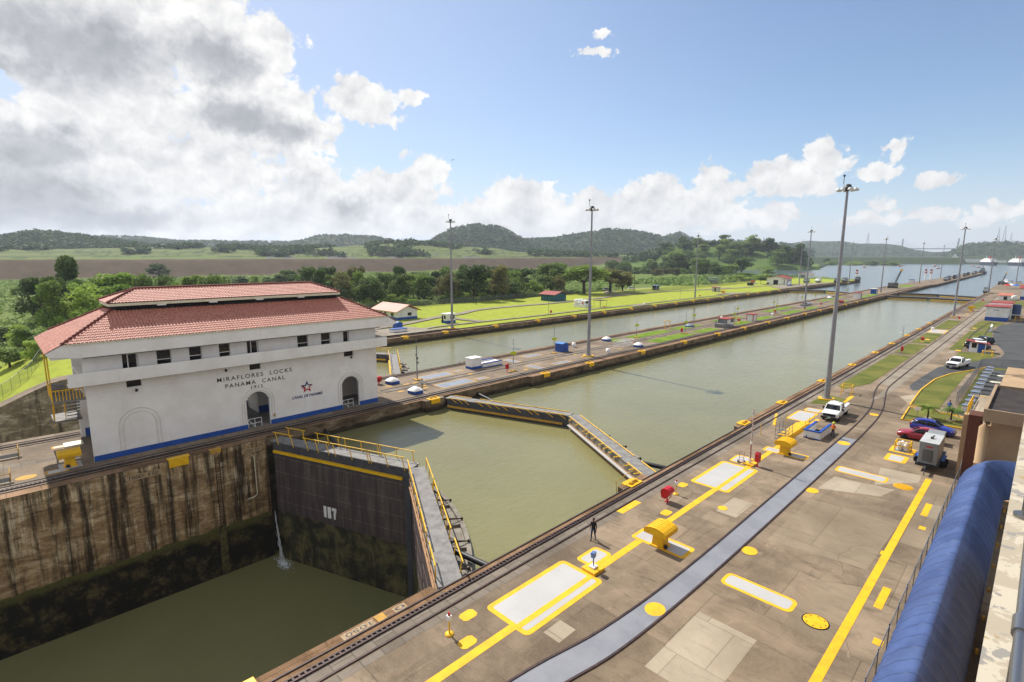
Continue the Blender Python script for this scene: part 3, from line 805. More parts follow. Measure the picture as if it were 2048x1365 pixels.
# ---- deck markings and patches of other concrete
pt = MB()
for q in ([(-11.9,21),(-8.7,21),(-8.7,26.8),(-11.9,26.8)], [(-8.6,16),(-6.4,16),(-6.4,23),(-8.6,23)], [(-16.6,39.2),(-15.0,39.2),(-15.0,42.6),(-16.6,42.6)], [(-12.2,49.6),(-8.0,51.6),(-7.4,54.0),(-11.9,53.4)], [(-17.0,19.2),(-15.9,19.2),(-15.9,20.6),(-17,20.6)], [(-8.9,54),(-6.2,57.4),(-6.3,59.4),(-9.4,59)], [(-11.9,88.5),(-13.4,92),(-12.2,94.6),(-10.3,92.8)]):
    pt.sheet(q, .004)
struct(pt.build('paving_patch', m_deck_l))
pd = MB()
for q in ([(-12.1,37.6),(-6.2,38.4),(-5.9,47.8),(-12.0,46.8)], [(-8.2,29.0),(-5.95,29.0),(-5.95,36),(-8.2,35)], [(-16.9,37.2),(-15.3,37.2),(-15.3,38.9),(-16.9,38.9)], [(-5.4,44),(-3.7,44),(-3.7,58),(-5.4,58)], [(-12.4,93),(-11.95,106),(-12.9,101)]):
    pd.sheet(q, .0045)
struct(pd.build('paving_patch', m_deck_d))
yl = MB()
yl.sheet([(-18.72,-10),(-18.22,-10),(-18.18,25.2),(-18.05,71.5),(-18.5,71.5),(-18.7,25)], .010)
yl.sheet([(-5.9,-10),(-5.46,-10),(-5.46,58.9),(-5.92,58.9)], .010)
yl.sheet([(-5.05,34.4),(-4.63,34.4),(-4.63,37.1),(-5.05,37.1)], .010).sheet([(-4.8,47.3),(-4.4,47.3),(-4.4,47.9),(-4.8,47.9)], .010).sheet([(-6.05,41.2),(-5.85,41.2),(-5.85,41.8),(-6.05,41.8)], .0104)
yl.sheet([(-4.4,30.9),(-3.95,30.9),(-3.95,31.5),(-4.4,31.5)], .01).sheet([(-5.07,50),(-4.65,50),(-4.65,52.85),(-5.07,52.85)], .01)
yl.sheet([(-22.1,33.5),(-21.5,33.5),(-21.5,36.2),(-22.1,36.2)], .012).sheet([(-22.9,70.2),(-21.4,65),(-21.2,65.3),(-22.7,70.5)], .011)
yl.sheet([(-18.45,81.6),(-17.95,81.6),(-17.95,87.4),(-18.45,87.4)], .011).sheet([(-16.7,39.8),(-16.1,39.8),(-16.1,40.3),(-16.7,40.3)], .011)
for x, y in [(-20.9,17.2),(-19.3,15.8),(-19.2,36.1),(-20.8,41.8)]:
    yl.sheet([(x+a*.36, y+b*.5) for a,b in ((-1,-.6),(-.6,-1),(.6,-1),(1,-.6),(1,.6),(.6,1),(-.6,1),(-1,.6))], .011)
def disc(x, y, rx, ry, z, n=26, mb=yl):
    mb.sheet([(x+rx*math.cos(2*math.pi*k/n), y+ry*math.sin(2*math.pi*k/n)) for k in range(n)], z)
for x, y, r in [(-13.77,25.17,.56),(-13.71,64.06,.6),(-12.4,48.73,.5),(-12.4,35.24,.5),(-13.88,78.76,.5),(-16.41,40.03,.36)]:
    disc(x, y, r, r*1.15, .018)
for x, y in [(-19.4,161),(-19.2,181.5),(-12,158),(-19.2,243),(-13.5,196),(-12.2,146.5)]:
    yl.sheet([(x-.45,y-.8),(x+.45,y-.8),(x+.45,y+.8),(x-.45,y+.8)], .034)
struct(yl.build('yellow_marking', m_yline))
wm_ = MB().sheet([(-4.63,50),(-4.0,50),(-4.05,53.05),(-4.65,52.85)], .01).sheet([(-13.6,141.2),(-12.45,141.8),(-12.5,146),(-13.6,145.6)], .012)
struct(wm_.build('white_marking', m_deck_l))
cy = MB()
for x, y in [(-69,46.5),(-69.2,45),(-66.6,46.4),(-65.2,45.8),(-65.6,44),(-64.6,63.2),(-66.8,78),(-66.6,83.8),(-64,83),(-67.8,56.9),(-64,96.3),(-66.8,116),(-66.2,121),(-70,110),(-70,42.4),(-66,42)]:
    cy.sheet([(x-.3,y-.5),(x+.3,y-.5),(x+.3,y+.5),(x-.3,y+.5)], .012)
disc(-63.4, 0.5, .62, .75, .012, mb=cy)
disc(-63.6, 66.3, .4, .6, .012, mb=cy)
struct(cy.build('yellow_marking', m_yfade))
# grey painted walk between the curved return rails
RL = smooth([(-16.6,5),(-15.9,15.6),(-14.9,21.8),(-14.45,30),(-14.4,45),(-14.4,64),(-14.45,72.4),(-14.8,80.5),(-15.4,85.6),(-16.2,90.2),(-17.05,97.4),(-17.25,107.5),(-17.5,130),(-17.5,200),(-17.7,300),(-18,380)], 6)
RR = smooth([(-14.9,5),(-14.2,15.6),(-13.35,21.2),(-13.0,30),(-12.9,45),(-12.9,60.5),(-13.0,69.9),(-13.2,77.1),(-13.75,83.3),(-14.75,89.8),(-15.55,95.8),(-15.75,103.5),(-15.8,130),(-15.8,200),(-16,300),(-16.3,380)], 6)
gs = MB()
gy = np.linspace(5, 66.3, 60)
gl_ = np.interp(gy, [q[1] for q in RL], [q[0] for q in RL]); gr_ = np.interp(gy, [q[1] for q in RR], [q[0] for q in RR])
for i in range(59):
    gs.add([(gl_[i],gy[i],.014),(gr_[i],gy[i],.014),(gr_[i+1],gy[i+1],.014),(gl_[i+1],gy[i+1],.014)], [(0,1,2,3)])
struct(gs.build('painted_walkway', m_gstrip))

# ---- rails and rack of the towing track (things, one per track)
def railtrack(xs, y0, y1, label, teeth=None):
    t = thing('tow_track', label, 'track', (xs[1], (y0+y1)/2, 0))
    L = (y1-y0)/2
    for x in (xs[0], xs[2]):
        MB().box(x-xs[1]-.05, x-xs[1]+.05, -L, L, 0.003, .07).build('rail', m_rust, t)
    rk = MB().box(-.17, -.10, -L, L, .004, .10).box(.10, .17, -L, L, .004, .10).box(-.10, .10, -L, L, .004, .03)
    if teeth:
        y = teeth[0]
        while y < teeth[1]:
            rk.box(-.098, .098, y-(y0+y1)/2, y+.11-(y0+y1)/2, .031, .095); y += .3
    rk.build('rack', m_rust, t)
    return t
railtrack((-23.8,-23.15,-22.22), -60, 388, 'rusty toothed tow track along the edge of the truck side deck', (4, 60))
railtrack((-60.3,-61.0,-61.9), -60, 440, 'dark tow track in front of the white control house', (-4, 9))
railtrack((-75.9,-75.0,-74.2), -60, 440, 'dark tow track behind the control house along the far lane')
railtrack((-111.7,-112.3,-113.1), 9, 500, 'dark tow track beside the far lawn')
t = thing('return_track', 'pair of thin curving rails either side of the grey painted walk', 'track', (-14, 60, 0))
for pts in (RL, RR):
    ribbon([(x+14, y-60) for x, y in pts], .12, .012, .05).build('rail', m_rust, t)
t = thing('siding_track', 'short rusty siding rails in the grass by the red roofed kiosk', 'track', (-11.8,190,0))
for pts in ([(-12.2,157),(-12.6,180),(-12.1,203),(-11.4,218)], [(-10.3,180),(-10.4,190),(-10.6,204),(-10.2,216)]):
    ribbon([(x+11.8, y-190) for x, y in smooth(pts)], .16, .032, .06).build('rail', m_rust, t)
ct = thing('return_track', 'straight rails along the pale strip down the middle of the centre wall', 'track', (-67.7,180,0))
for dx in (-.75, .75):
    MB().box(dx-.05, dx+.05, -140, 140, .01, .05).build('rail', m_rust, ct)

# ================================================================== CONTROL HOUSE (origin at the front wall foot; x towards the near deck, y along the lock)
HX, HY = -63.6, 5.5
house = thing('control_house', 'long white control house with two tiled red roofs on the centre wall', 'control house', (HX, HY, 0))
def wall_cols(mb, x0, x1, y0, y1, z0, z1, ops, mi=0):
    cuts = {y0, y1}
    for a, b, za, zb, arch in ops:
        cuts |= {a, b}
        if arch:
            cuts |= {a+(b-a)*k/14 for k in range(15)}
    cuts = sorted(cuts)
    for ya, yb in zip(cuts[:-1], cuts[1:]):
        if yb-ya < 1e-5:
            continue
        ym = (ya+yb)/2; hol = []
        for a, b, za, zb, arch in ops:
            if a < ym < b:
                if arch:
                    r = (b-a)/2; zt = zb-r+math.sqrt(max(r*r-(ym-(a+b)/2)**2, 0))
                else:
                    zt = zb
                hol.append((za, zt))
        hol.sort(); z = z0
        for za, zt in hol:
            if za > z+1e-4:
                mb.box(x0, x1, ya, yb, z, za, mi)
            z = zt
        if z < z1-1e-4:
            mb.box(x0, x1, ya, yb, z, z1, mi)
A1 = (14.2, 16.8, 0, 4.25); A2 = (26.0, 28.45, 0, 4.2)
WIN = [(6.0,7.3),(8.95,10.15),(11.85,13.0),(20.55,21.9),(23.55,24.8)]
DOOR = [(3.1,4.4),(14.75,16.0),(26.45,27.35)]
LOWW = [(3.2,4.5),(14.85,16.1),(26.5,27.85)]
ops = [(*A1, True), (*A2, True)] + [(a,b,8.75,10.45,False) for a,b in WIN] + [(a,b,8.05,10.45,False) for a,b in DOOR] + [(a,b,6.86,7.55,False) for a,b in LOWW]
mb = MB(); wall_cols(mb, -.4, 0, 0, 31.2, 0, 10.55, ops)
mb.box(0, .05, 0, 14.0, 6.72, 6.80).box(0, .05, 17, 31.2, 6.72, 6.80) if False else mb.box(0.001, .045, 0.0, 31.2, 6.70, 6.76)
mb.build('front_wall', m_wallw, house, fix=False)
mb = MB(); wall_cols(mb, -10.4, -10.0, 0, 31.2, 0, 10.55, [(13.0,16.2,0,4.3,True),(25.0,28.0,0,4.3,True),(4,7,0,4.3,True)] + [(a,b,8.75,10.3,False) for a,b in WIN]); mb.build('back_wall', m_wallw, house, fix=False)
mb = MB().box(-10.0, -.4, 4.4, 4.75, 0, 7.9).box(-10.0, -.9, 1.2, 1.5, 8.05, 10.55).box(-10.0, -.4, 30.85, 31.2, 0, 10.55)
mb.box(-9.9, -.5, .0, 30.85, 7.9, 8.05).box(-9.9,-.5,4.76,30.84,4.6,4.75)
mb.box(-6.0, -5.7, 17.4, 25.4, 0, 4.6).box(-9.9,-5.9,17.4,17.7,0,4.6).box(-6,-5.7,28.9,30.8,0,4.6).box(-3.0,-2.7,24.6,25.6,0,4.6)
mb.build('inner_walls', m_wallw, house)
mb = MB().box(-5.699,-5.66,17.4,25.4,0,.95).box(-10.0,-9.96,.4,12.9,0,.95).box(-10.0,-9.96,16.3,24.9,0,.95).box(-2.698,-2.66,24.6,25.6,0,.9)
for ya, yb in ((0,14.2),(16.8,26.0),(28.45,31.2)):
    mb.box(0.0, .022, ya, yb, 0, .56)
mb.box(-10.42,-10.4,0,13,0,.56)
mb.build('blue_base', m_blue, house)
MB().box(-9.95, -.0, 4.4, 30.8, .002, .03).build('inside_floor', m_gtop, house)
def archring(mb, a, b, top, w, x0, x1, foot=0.56):
    r = (b-a)/2; cy = (a+b)/2; zc = top-r
    ri, ro = r+.18, r+.18+w
    P = []
    rings = []
    pts = [(-1, foot)] + [(math.pi-t*math.pi/16, None) for t in range(17)] + [(1, foot)]
    for q, ft in pts:
        if ft is not None:
            yi, zi, yo, zo = cy+q*ri, ft, cy+q*ro, ft
        else:
            yi, zi, yo, zo = cy+ri*math.cos(q), zc+ri*math.sin(q), cy+ro*math.cos(q), zc+ro*math.sin(q)
        rings.append([(x0,yi,zi),(x1,yi,zi),(x1,yo,zo),(x0,yo,zo)])
    mb.loft(rings)
m_groove = pm('darker_paint_joint', 'e6e1db', .86, .8)  # mouldings get a slightly darker off-white than the wall
for a_, b_, t_ in ((A1[0],A1[1],A1[3]),(A1[0]-.3,A1[1]+.3,A1[3]+.3),(A2[0],A2[1],A2[3]),(A2[0]-.3,A2[1]+.3,A2[3]+.3),(2.75,5.15,4.15),(2.4,5.5,4.5)):
    mb = MB(); archring(mb, a_, b_, t_, .06, 0, .06); mb.build('arch_moulding', m_groove, house)
for a, b in WIN:
    f = MB(); f.box(-.3,-.24,a,b,9.28,9.36).box(-.3,-.24,a,a+.05,8.75,10.45).box(-.3,-.24,b-.05,b,8.75,10.45).box(-.3,-.24,a+.05,b-.05,10.4,10.45)
    wf = f.build('window', m_white, house)
    MB().box(-.275,-.26,a+.05,b-.05,8.76,10.4).build('pane', m_glass, wf)
for i, (a, b) in enumerate(DOOR):
    c0 = a+.42 if i < 2 else a+.08
    f = MB().box(-.25,-.17,c0,c0+.09,8.06,10.3).box(-.25,-.17,b-.12,b-.03,8.06,10.3).box(-.25,-.17,c0+.09,b-.12,10.2,10.3).box(-.25,-.17,c0+.09,b-.12,8.06,8.75)
    wf = f.build('door', m_white, house)
    MB().box(-.3,-.26,a+.01,b-.01,8.06,10.44).build('pane', m_glass, wf)
for a, b in LOWW:
    f = MB().box(-.2,-.12,a,b,6.86,6.90).box(-.2,-.12,a,a+.04,6.9,7.55).box(-.2,-.12,b-.04,b,6.9,7.55)
    wf = f.build('low_window', m_white, house)
    MB().box(-.3,-.25,a+.01,b-.01,6.87,7.54).build('pane', m_glass, wf)
# balcony with solid board parapet
mb = MB().box(.002, 1.3, -1.3, 32.15, 7.9, 8.03).box(1.2, 1.32, -1.3, 32.15, 8.03, 9.1).box(-3.5, 1.2, 32.03, 32.15, 8.03, 9.1).box(-3.5, 0.0, 31.2, 32.03, 7.9, 8.03).box(1.2,1.318,-1.3,32.15,7.86,7.9)
for z in (8.24, 8.46, 8.68, 8.9):
    mb.box(1.318, 1.332, -1.3, 32.15, z, z+.2)
mb.build('balcony', m_wallw, house)
# eaves: soffit and deep fascia, dropping with the end slopes
mb = MB()
fas = [(-2.62,11.20),(-1.4,11.86),(32.3,11.86),(33.75,11.02),(33.5,10.78),(31.6,10.56),(-.4,10.56),(-2.35,10.84)]
for x0, x1 in ((1.27, 1.4), (-11.9, -11.77)):
    mb.loft([[(x0,y,z) for y,z in fas],[(x1,y,z) for y,z in fas]])
mb.box(-11.77, 1.27, -2.3, 33.3, 10.58, 10.74)
for y in (1, 5, 9, 13, 17, 21, 25, 29):
    mb.box(1.4, 1.412, y, y+.5, 10.62, 11.5)
mb.build('fascia', m_wallw, house)
mb = MB().box(1.0, 1.2, 0, 31.2, 10.44, 10.56)
mb.build('soffit_trim', m_gtop, house)
def tile_plane(mb, O, ea, up, S, lo, hi, pitch=.30, row=.40, rise=.06, step=.045):
    ea, up = Vector(ea).normalized(), Vector(up).normalized()
    nn = ea.cross(up)
    if nn.z < 0:
        nn = -nn
    O = Vector(O)
    nr = max(1, int(round(S/row)))
    prof_ = [(0,0),(.2,.75),(.4,1),(.6,.75),(.8,0)]
    for j in range(nr):
        s0, s1 = S*j/nr, S*(j+1)/nr
        sm_ = (s0+s1)/2
        a, b = lo(sm_), hi(sm_)
        k0, k1 = math.floor(a/pitch), math.ceil(b/pitch)
        T0, T1 = [], []
        for k in range(k0, k1+1):
            for q, h in prof_:
                aa = (k+q)*pitch
                if aa < a-.02 or aa > b+.02:
                    continue
                T0.append(O+ea*aa+up*s0+nn*(rise*h+step)); T1.append(O+ea*aa+up*s1+nn*(rise*h*.85+.01))
        n = len(T0)
        if n > 1:
            mb.add(T0+T1+[v-nn*.05 for v in T0], [(i,i+1,n+i+1,n+i) for i in range(n-1)]+[(2*n+i,2*n+i+1,i+1,i) for i in range(n-1)])
def hip_roof(x0, x1, y0, y1, ze, run, rise, ext, exz, name, parent, ext0=None, exz0=None):
    """front and back eaves at x1/x0; end slopes run on below eave height by ext metres"""
    mb = MB(); sl_ = math.hypot(run, rise); k = run/sl_
    tile_plane(mb, (x1,0,ze), (0,1,0), (-run,0,rise), sl_, lambda s: y0+k*s, lambda s: y1-k*s)
    tile_plane(mb, (x0,0,ze), (0,1,0), (run,0,rise), sl_, lambda s: y0+k*s, lambda s: y1-k*s, pitch=.6, row=.8)
    ext0 = ext if ext0 is None else ext0; exz0 = exz if exz0 is None else exz0
    for yb, sg, ex, ez in ((y0-ext0, 1, ext0, exz0), (y1+ext, -1, ext, exz)):
        Le = math.hypot(run+ex, rise+ez); ke = (run+ex)/Le
        tile_plane(mb, (0,yb,ze-ez), (1,0,0), (0,sg*(run+ex),rise+ez), Le, lambda s: x0+max(0, ke*s-ex), lambda s: x1-max(0, ke*s-ex), row=.33, rise=.035, step=.02)
    o = mb.build(name, m_tile, parent, fix=False)
    for xe, ye in ((x1,y0),(x1,y1),(x0,y0),(x0,y1)):
        sx_ = -1 if xe == x1 else 1; sy_ = 1 if ye == y0 else -1
        n = 14; cap = MB()
        for i in range(n):
            a = Vector((xe+sx_*run*i/n, ye+sy_*run*i/n, ze+rise*i/n+.06)); b = Vector((xe+sx_*run*(i+1)/n, ye+sy_*run*(i+1)/n, ze+rise*(i+1)/n+.06))
            cap.cyl(a+Vector((0,0,.05)), b, .12, .10, 8)
        cap.build('hip_cap', m_tileg, o)
    und = MB().add([(x1,y0,ze),(x1,y1,ze),(x1-run,y1-run,ze+rise),(x1-run,y0+run,ze+rise),(x0,y0,ze),(x0,y1,ze),(x0+run,y1-run,ze+rise),(x0+run,y0+run,ze+rise),(x1,y0-ext0,ze-exz0),(x0,y0-ext0,ze-exz0),(x1,y1+ext,ze-exz),(x0,y1+ext,ze-exz)],
        [(0,1,2,3),(5,4,7,6),(0,3,7,4),(1,5,6,2),(2,6,7,3),(0,4,9,8),(1,10,11,5)])
    und.build('roof_deck', m_tileg, o, fix=False)
    return o
hip_roof(-11.9, 1.46, -1.4, 32.3, 11.93, 4.5, 2.47, 1.6, .86, 'lower_roof', house, 1.25, .68)
MB().box(1.40, 1.53, -1.3, 32.2, 11.84, 11.93).build('gutter', m_cream, house)
MB().box(-7.6, -2.9, 3.6, 27.3, 14.1, 14.9).build('clerestory', m_dark, house)
ur = hip_roof(-8.1, -2.35, 2.75, 27.65, 15.2, 2.86, 1.2, 0, 0, 'upper_roof', house)
MB().box(-8.05,-2.4,2.8,27.6,14.86,15.14).build('upper_fascia', m_cream, ur)
cp = MB(); cp.cyl((-5.22,5.6,16.47),(-5.22,24.8,16.47),.14,.14,8).build('ridge_cap', m_tileg, ur)
for y in (7, 12, 17, 22):
    MB().box(-2.9,-2.4,y,y+.8,14.72,14.855).build('bracket', m_white, ur)
# outside stair at the open end, yellow railings
st = MB().box(-4.4,-.3,-2.5,-.02,6.25,6.45).box(-9.5,-6,-2.3,-.02,3.0,3.2)
for k in range(8):
    st.box(-4.5-.28*k-.3,-4.5-.28*k,-1.2,-.1,6.2-.38*k-.1,6.2-.38*k)
for k in range(6):
    st.box(-4.4+.45*k,-4.0+.45*k,-2.3,-1.3,6.45+.26*k,6.53+.26*k)
sto = st.build('outside_stair', m_gtop, house)
rl = MB()
for x in (-.35,-1.4,-2.4,-3.4,-4.35):
    rl.cyl((x,-2.45,6.45),(x,-2.45,7.5),.05,n=6)
for z in (6.9,7.5):
    rl.cyl((-4.35,-2.45,z),(-.35,-2.45,z),.04,n=6)
rl.cyl((-.35,-2.45,6.3),(-.35,-2.45,10.6),.06,n=6).cyl((-4.2,-2.45,6.3),(-4.2,-2.45,10.6),.06,n=6).cyl((-.33,-2.4,7.45),(-.33,-.05,7.45),.05,n=6)
for k in range(9):
    y = -2.2+.25*k
    rl.box(-.34,-.3,y,y+.07,6.45,7.4)
for k in range(9):
    x = -4.6-.27*k; z = 6.2-.38*k
    rl.box(x-.03,x+.03,-1.3,-1.24,z,z+1.0); rl.box(x-.03,x+.03,-2.2,-2.14,z-.6,z+.3)
rl.cyl((-4.5,-1.27,7.1),(-7,-1.27,3.9),.05,n=6).cyl((-4.5,-2.2,6.5),(-7,-2.2,3.2),.06,n=6)
rl.build('stair_railing', m_yellow, sto)
for y, z in ((3.95,6.55),(12.3,7.3),(27.4,6.75)):
    MB().box(0,.2,y-.04,y+.04,z+.1,z+.16).sph((.28,y,z),(.16,.14,.15),8,5).build('floodlight', m_black, house)
MB().box(.01,.16,17.15,17.3,.95,1.25).build('alarm_bell', m_yfade, house)
for A in (A1, A2):
    f = MB(); a = A[0]+.1
    for y in (a, a+.75, a+1.5):
        f.cyl((-.2,y,0),(-.2,y,1.05),.035,n=6)
    for z in (.5,1.05):
        f.cyl((-.2,a,z),(-.2,a+1.5,z),.035,n=6)
    f.cyl((-.2,a,1.05),(-.2,a+.75,.05),.03,n=6)
    f.build('barrier', m_white, house)

def textmesh(body, width, height, ext=.02, shear=0, spacing=1.0, word=1.0, bold=.003):
    c = bpy.data.curves.new('txt', 'FONT'); c.body = body; c.extrude = ext; c.shear = shear; c.offset = bold
    c.space_character = spacing; c.space_word = word; c.align_x = 'CENTER'; c.size = 1
    o = bpy.data.objects.new('txt', c); col.objects.link(o)
    dg = bpy.context.evaluated_depsgraph_get()
    m = bpy.data.meshes.new_from_object(o.evaluated_get(dg))
    bpy.data.objects.remove(o); bpy.data.curves.remove(c)
    xs = [v.co.x for v in m.vertices]; ys = [v.co.y for v in m.vertices]
    sx_, sy_ = width/(max(xs)-min(xs)), height/(max(ys)-min(ys)); cx, cy_ = (max(xs)+min(xs))/2, (max(ys)+min(ys))/2
    for v in m.vertices:
        v.co.x = (v.co.x-cx)*sx_; v.co.y = (v.co.y-cy_)*sy_
    return m
def put_text(name, body, w, h, M, mat, parent, **k):
    m = textmesh(body, w, h, **k); m.name = name; m.transform(M); m.materials.append(mat)
    o = bpy.data.objects.new(name, m); col.objects.link(o)
    if parent:
        o.parent = parent
    return o
ONW = lambda y, z, x=.01: Matrix.Translation((x,y,z)) @ Matrix(((0,0,1,0),(1,0,0,0),(0,1,0,0),(0,0,0,1)))
m_letter = pm('dark_lettering', '3a352f', 0.6, 0.6); m_navy = pm('navy_emblem', '1d2f6a', 0.8, 0.6); m_ered = pm('emblem_red', 'c8202c', 0.8, 0.6)
put_text('lettering', 'MIRAFLORES  LOCKS', 8.25, .46, ONW(15.5,6.27), m_letter, house, spacing=1.32)
put_text('lettering', 'PANAMA  CANAL', 6.6, .46, ONW(15.45,5.45), m_letter, house, spacing=1.32)
put_text('lettering', '1913', 1.25, .38, ONW(15.5,4.86), m_letter, house, spacing=1.2)
put_text('lettering', 'CANAL DE PANAM\u00c1', 3.9, .46, ONW(21.38,2.74), m_navy, house, shear=.28, ext=.012, bold=.02)
def starpts(cy, cz, ro, ri, a0=90):
    return [(cy+(ro if k%2 == 0 else ri)*math.cos(R(a0-36*k)), cz+(ro if k%2 == 0 else ri)*math.sin(R(a0-36*k))) for k in range(10)]
O5 = starpts(21.38,3.78,.80,.36); I5 = starpts(21.40,3.78,.43,.19)
def yz(mb, P, x0, x1):
    mb.loft([[(x0,y,z) for y,z in P],[(x1,y,z) for y,z in P]])
nv = MB(); rd_ = MB()
for k in range(10):
    q = [O5[k], O5[(k+1)%10], I5[(k+1)%10], I5[k]]
    yz(nv if k in (0,9,8,1) else rd_, q, .004, .02)
for z, l in ((4.0,.25),(3.82,.35)):
    yz(nv, [(20.66,z),(20.66+l,z),(20.70+l,z+.09),(20.70,z+.09)], .004, .02)
yz(rd_, [(20.72,3.6),(21.1,3.6),(21.14,3.69),(20.76,3.69)], .004, .02)
em_ = nv.build('emblem', m_navy, house); rd_.build('emblem_star', m_ered, em_)

# ================================================================== LOCK GATES
m_edge = pm('rusty_cream_edge', 'd8a878', .55, .8, scale=4, h2='b98a62')
def gate_leaf(pA, pB, side, label, topz=-.12, folded=False, number=None, arm=None, hull=True, rails=True, beam=True, pale=False):
    a = Vector((*pA, 0)); b = Vector((*pB, 0)); L = (b-a).length
    t = thing('lock_gate_leaf', label, 'lock gate', (pA[0], pA[1], topz), math.atan2(b.y-a.y, b.x-a.x), 'mitre gate leaves')
    s = side                                    # +1: upstream on the left of pivot->mitre
    def bx(m, u0, u1, v0, v1, z0, z1):
        m.box(u0, u1, min(s*v0, s*v1), max(s*v0, s*v1), z0, z1)
    m = MB(); bx(m, 0, L, 0, 1.1, -15.6, -1.6)
    for z in (-3.4,-5.1,-6.8,-8.5):
        bx(m, 1.5, L-.9, -.035, 0, z-.7, z+.72)
    bx(m, .0, L-.4, -.06, 0, -13.8, -9.35)
    for u in (L*.28, L*.52, L*.76):
        bx(m, u, u+.25, -.06, -.036, -9.1, -2.0)
    m.build('gate_panel', m_gate, t)
    m = MB(); bx(m, 0, L, -.08, 1.35, -1.6, -.12); bx(m, L-.55, L, -.12, .3, -15.6, -1.6)
    for u in np.arange(1.5, L-1, 2.2):
        bx(m, u, u+.12, -.12, -.08, -1.55, -.2)
    m.build('top_girder', m_gplat if pale else m_gdark, t)
    m = MB(); bx(m, -.3, L+.15, -.15, 1.45, -.11, 0); m.build('walkway', m_gtop, t)
    if beam:
        m = MB(); bx(m, .2, L-.75, -.33, -.08, -1.26, -1.0); m.build('fender_beam', m_yfade if folded else m_yellow, t)
    else:
        m = MB(); bx(m, .2, L-.4, -.16, -.08, -.95, -.85); bx(m, .2, L-.4, -.22, -.08, -1.6, -1.5); m.build('edge_beam', m_edge, t)
    if pale:
        m = MB(); bx(m, .3, L-.6, -.5, -.1, -1.05, -.95); m.build('side_plating', m_hatch, t)
    if hull:
        zt = -1.15
        out = [(.4,1.36)] + [(L*k/16, 1.36+2.0*math.sin(math.pi*min(max((k/16-.02)/.9, 0), 1))**.55) for k in range(1, 16)] + [(L-.6,1.36)]
        m = MB()
        P = [(u, s*v) for u, v in out]
        m.prism(P, zt-1.1, zt-.25)
        for (u0,v0),(u1,v1) in zip(out[1:-2], out[2:-1]):
            m.loft([[(u0,s*(v0-.35),zt-.25),(u0,s*v0,zt-.25),(u0,s*v0,zt),(u0,s*(v0-.35),zt)],[(u1,s*(v1-.35),zt-.25),(u1,s*v1,zt-.25),(u1,s*v1,zt),(u1,s*(v1-.35),zt)]])
        for k in (2, 5, 8, 11, 14):
            u, v = out[k]; bx(m, u-.22, u+.22, 1.36, v-.36, zt-.25, zt-.02)
        h = m.build('hull_frame', m_gplat, t)
        for u, v in out[2:-2:3]:
            k_ = MB(); k_.cyl((u, s*1.3, zt+.5), (u+.4, s*(v-.1), zt+.1), .10, .05, 6).sph((u+.4, s*(v-.1), zt+.1), .13, 6, 4)
            k_.build('brace', m_rust, h)
    if rails:
        segs = [(.3,3.2),(4.6,8.2),(8.4,13.4),(13.0,L-.4)]
        for v, sg in ((-.1,-1),(1.4,1)):
            for u0, u1 in segs:
                m = MB()
                if folded:                                     # folded flat against the walkway edge
                    m.cyl((u0,s*v,.07),(u1,s*v,.07),.055,n=6)
                    for u in (u0+.3, u0+(u1-u0)*.45, u0+(u1-u0)*.8):
                        m.cyl((u,s*v,.07),(u+1.1,s*(v+sg*.12),-.45),.05,n=6)
                else:
                    zt2 = 1.08
                    m.cyl((u0,s*(v+sg*.12),zt2),(u1,s*(v+sg*.12),zt2),.05,n=6)
                    for u in np.linspace(u0+.35, u1-.35, 3 if u1-u0 > 3 else 2):
                        m.cyl((u,s*(v+sg*.12),zt2),(u+.28,s*(v+sg*.02),-.3),.045,n=6)
                m.build('handrail', m_yellow, t)
    if number:
        # painted figures on the downstream face
        fig = [[(0,0),(.38,0),(.38,1.27),(0,1.27)], [(.55,0),(1.02,0),(1.02,.40),(.97,.62),(1.02,.86),(1.02,1.27),(.55,1.27)], [(1.17,1.27),(1.17,.92),(1.42,.92),(1.36,.55),(1.38,0),(1.60,0),(1.62,.5),(1.76,.98),(1.76,1.27)]]
        for P in fig:
            m = MB().loft([[(6.85+x, -s*.05, -7.45+z) for x, z in P], [(6.85+x, -s*.036, -7.45+z) for x, z in P]]); m.build('number_figure', m_white, t)
    if arm:
        P0 = Vector((*arm[0], arm[2]-topz)); P1 = Vector((*arm[1], arm[2]-topz))
        Mi = (Matrix.Translation((pA[0], pA[1], 0)) @ Matrix.Rotation(math.atan2(b.y-a.y, b.x-a.x), 4, 'Z')).inverted()
        MB().cyl(Mi @ P0, Mi @ P1, .22, n=10).build('strut_arm', m_black, t)
    return t
gate_leaf((-58.0,20.4), (-41.05,26.8), 1, 'dark gate leaf numbered 117 with upright yellow handrails and a water leak', number='117', arm=((-51,25),(-59.5,27),-.9))
gate_leaf((-24.45,17.9), (-40.95,26.75), -1, 'gate leaf seen end on, pale walkway meeting the truck side wall by the lower water', beam=False, arm=((-28.6,21.5),(-23.9,22.2),-.85))
gate_leaf((-58.6,44.9), (-41.15,50.8), 1, 'grey gate leaf with folded yellow handrails reaching out from the centre wall', folded=True, arm=((-52,49.5),(-59.6,51.5),-.9))
gate_leaf((-24.3,41.3), (-41.05,50.75), -1, 'gate leaf with pale side plating running down to the truck side wall', folded=True, beam=False, pale=True, arm=((-28.2,45.2),(-23.8,46.2),-.85))
gate_leaf((-76.4,47.0), (-93.4,57.0), -1, 'gate leaf in the far lane just past the end of the white house', arm=((-81,51.5),(-76.2,52),-.9))
gate_leaf((-110.7,47.0), (-93.5,57.05), 1, 'gate leaf of the far lane mostly hidden behind the white house')
gate_leaf((-58.8,330.5), (-41.7,332.6), 1, 'dark left leaf of the closed gate at the far end of the near lane', topz=-.3, hull=False, rails=False)
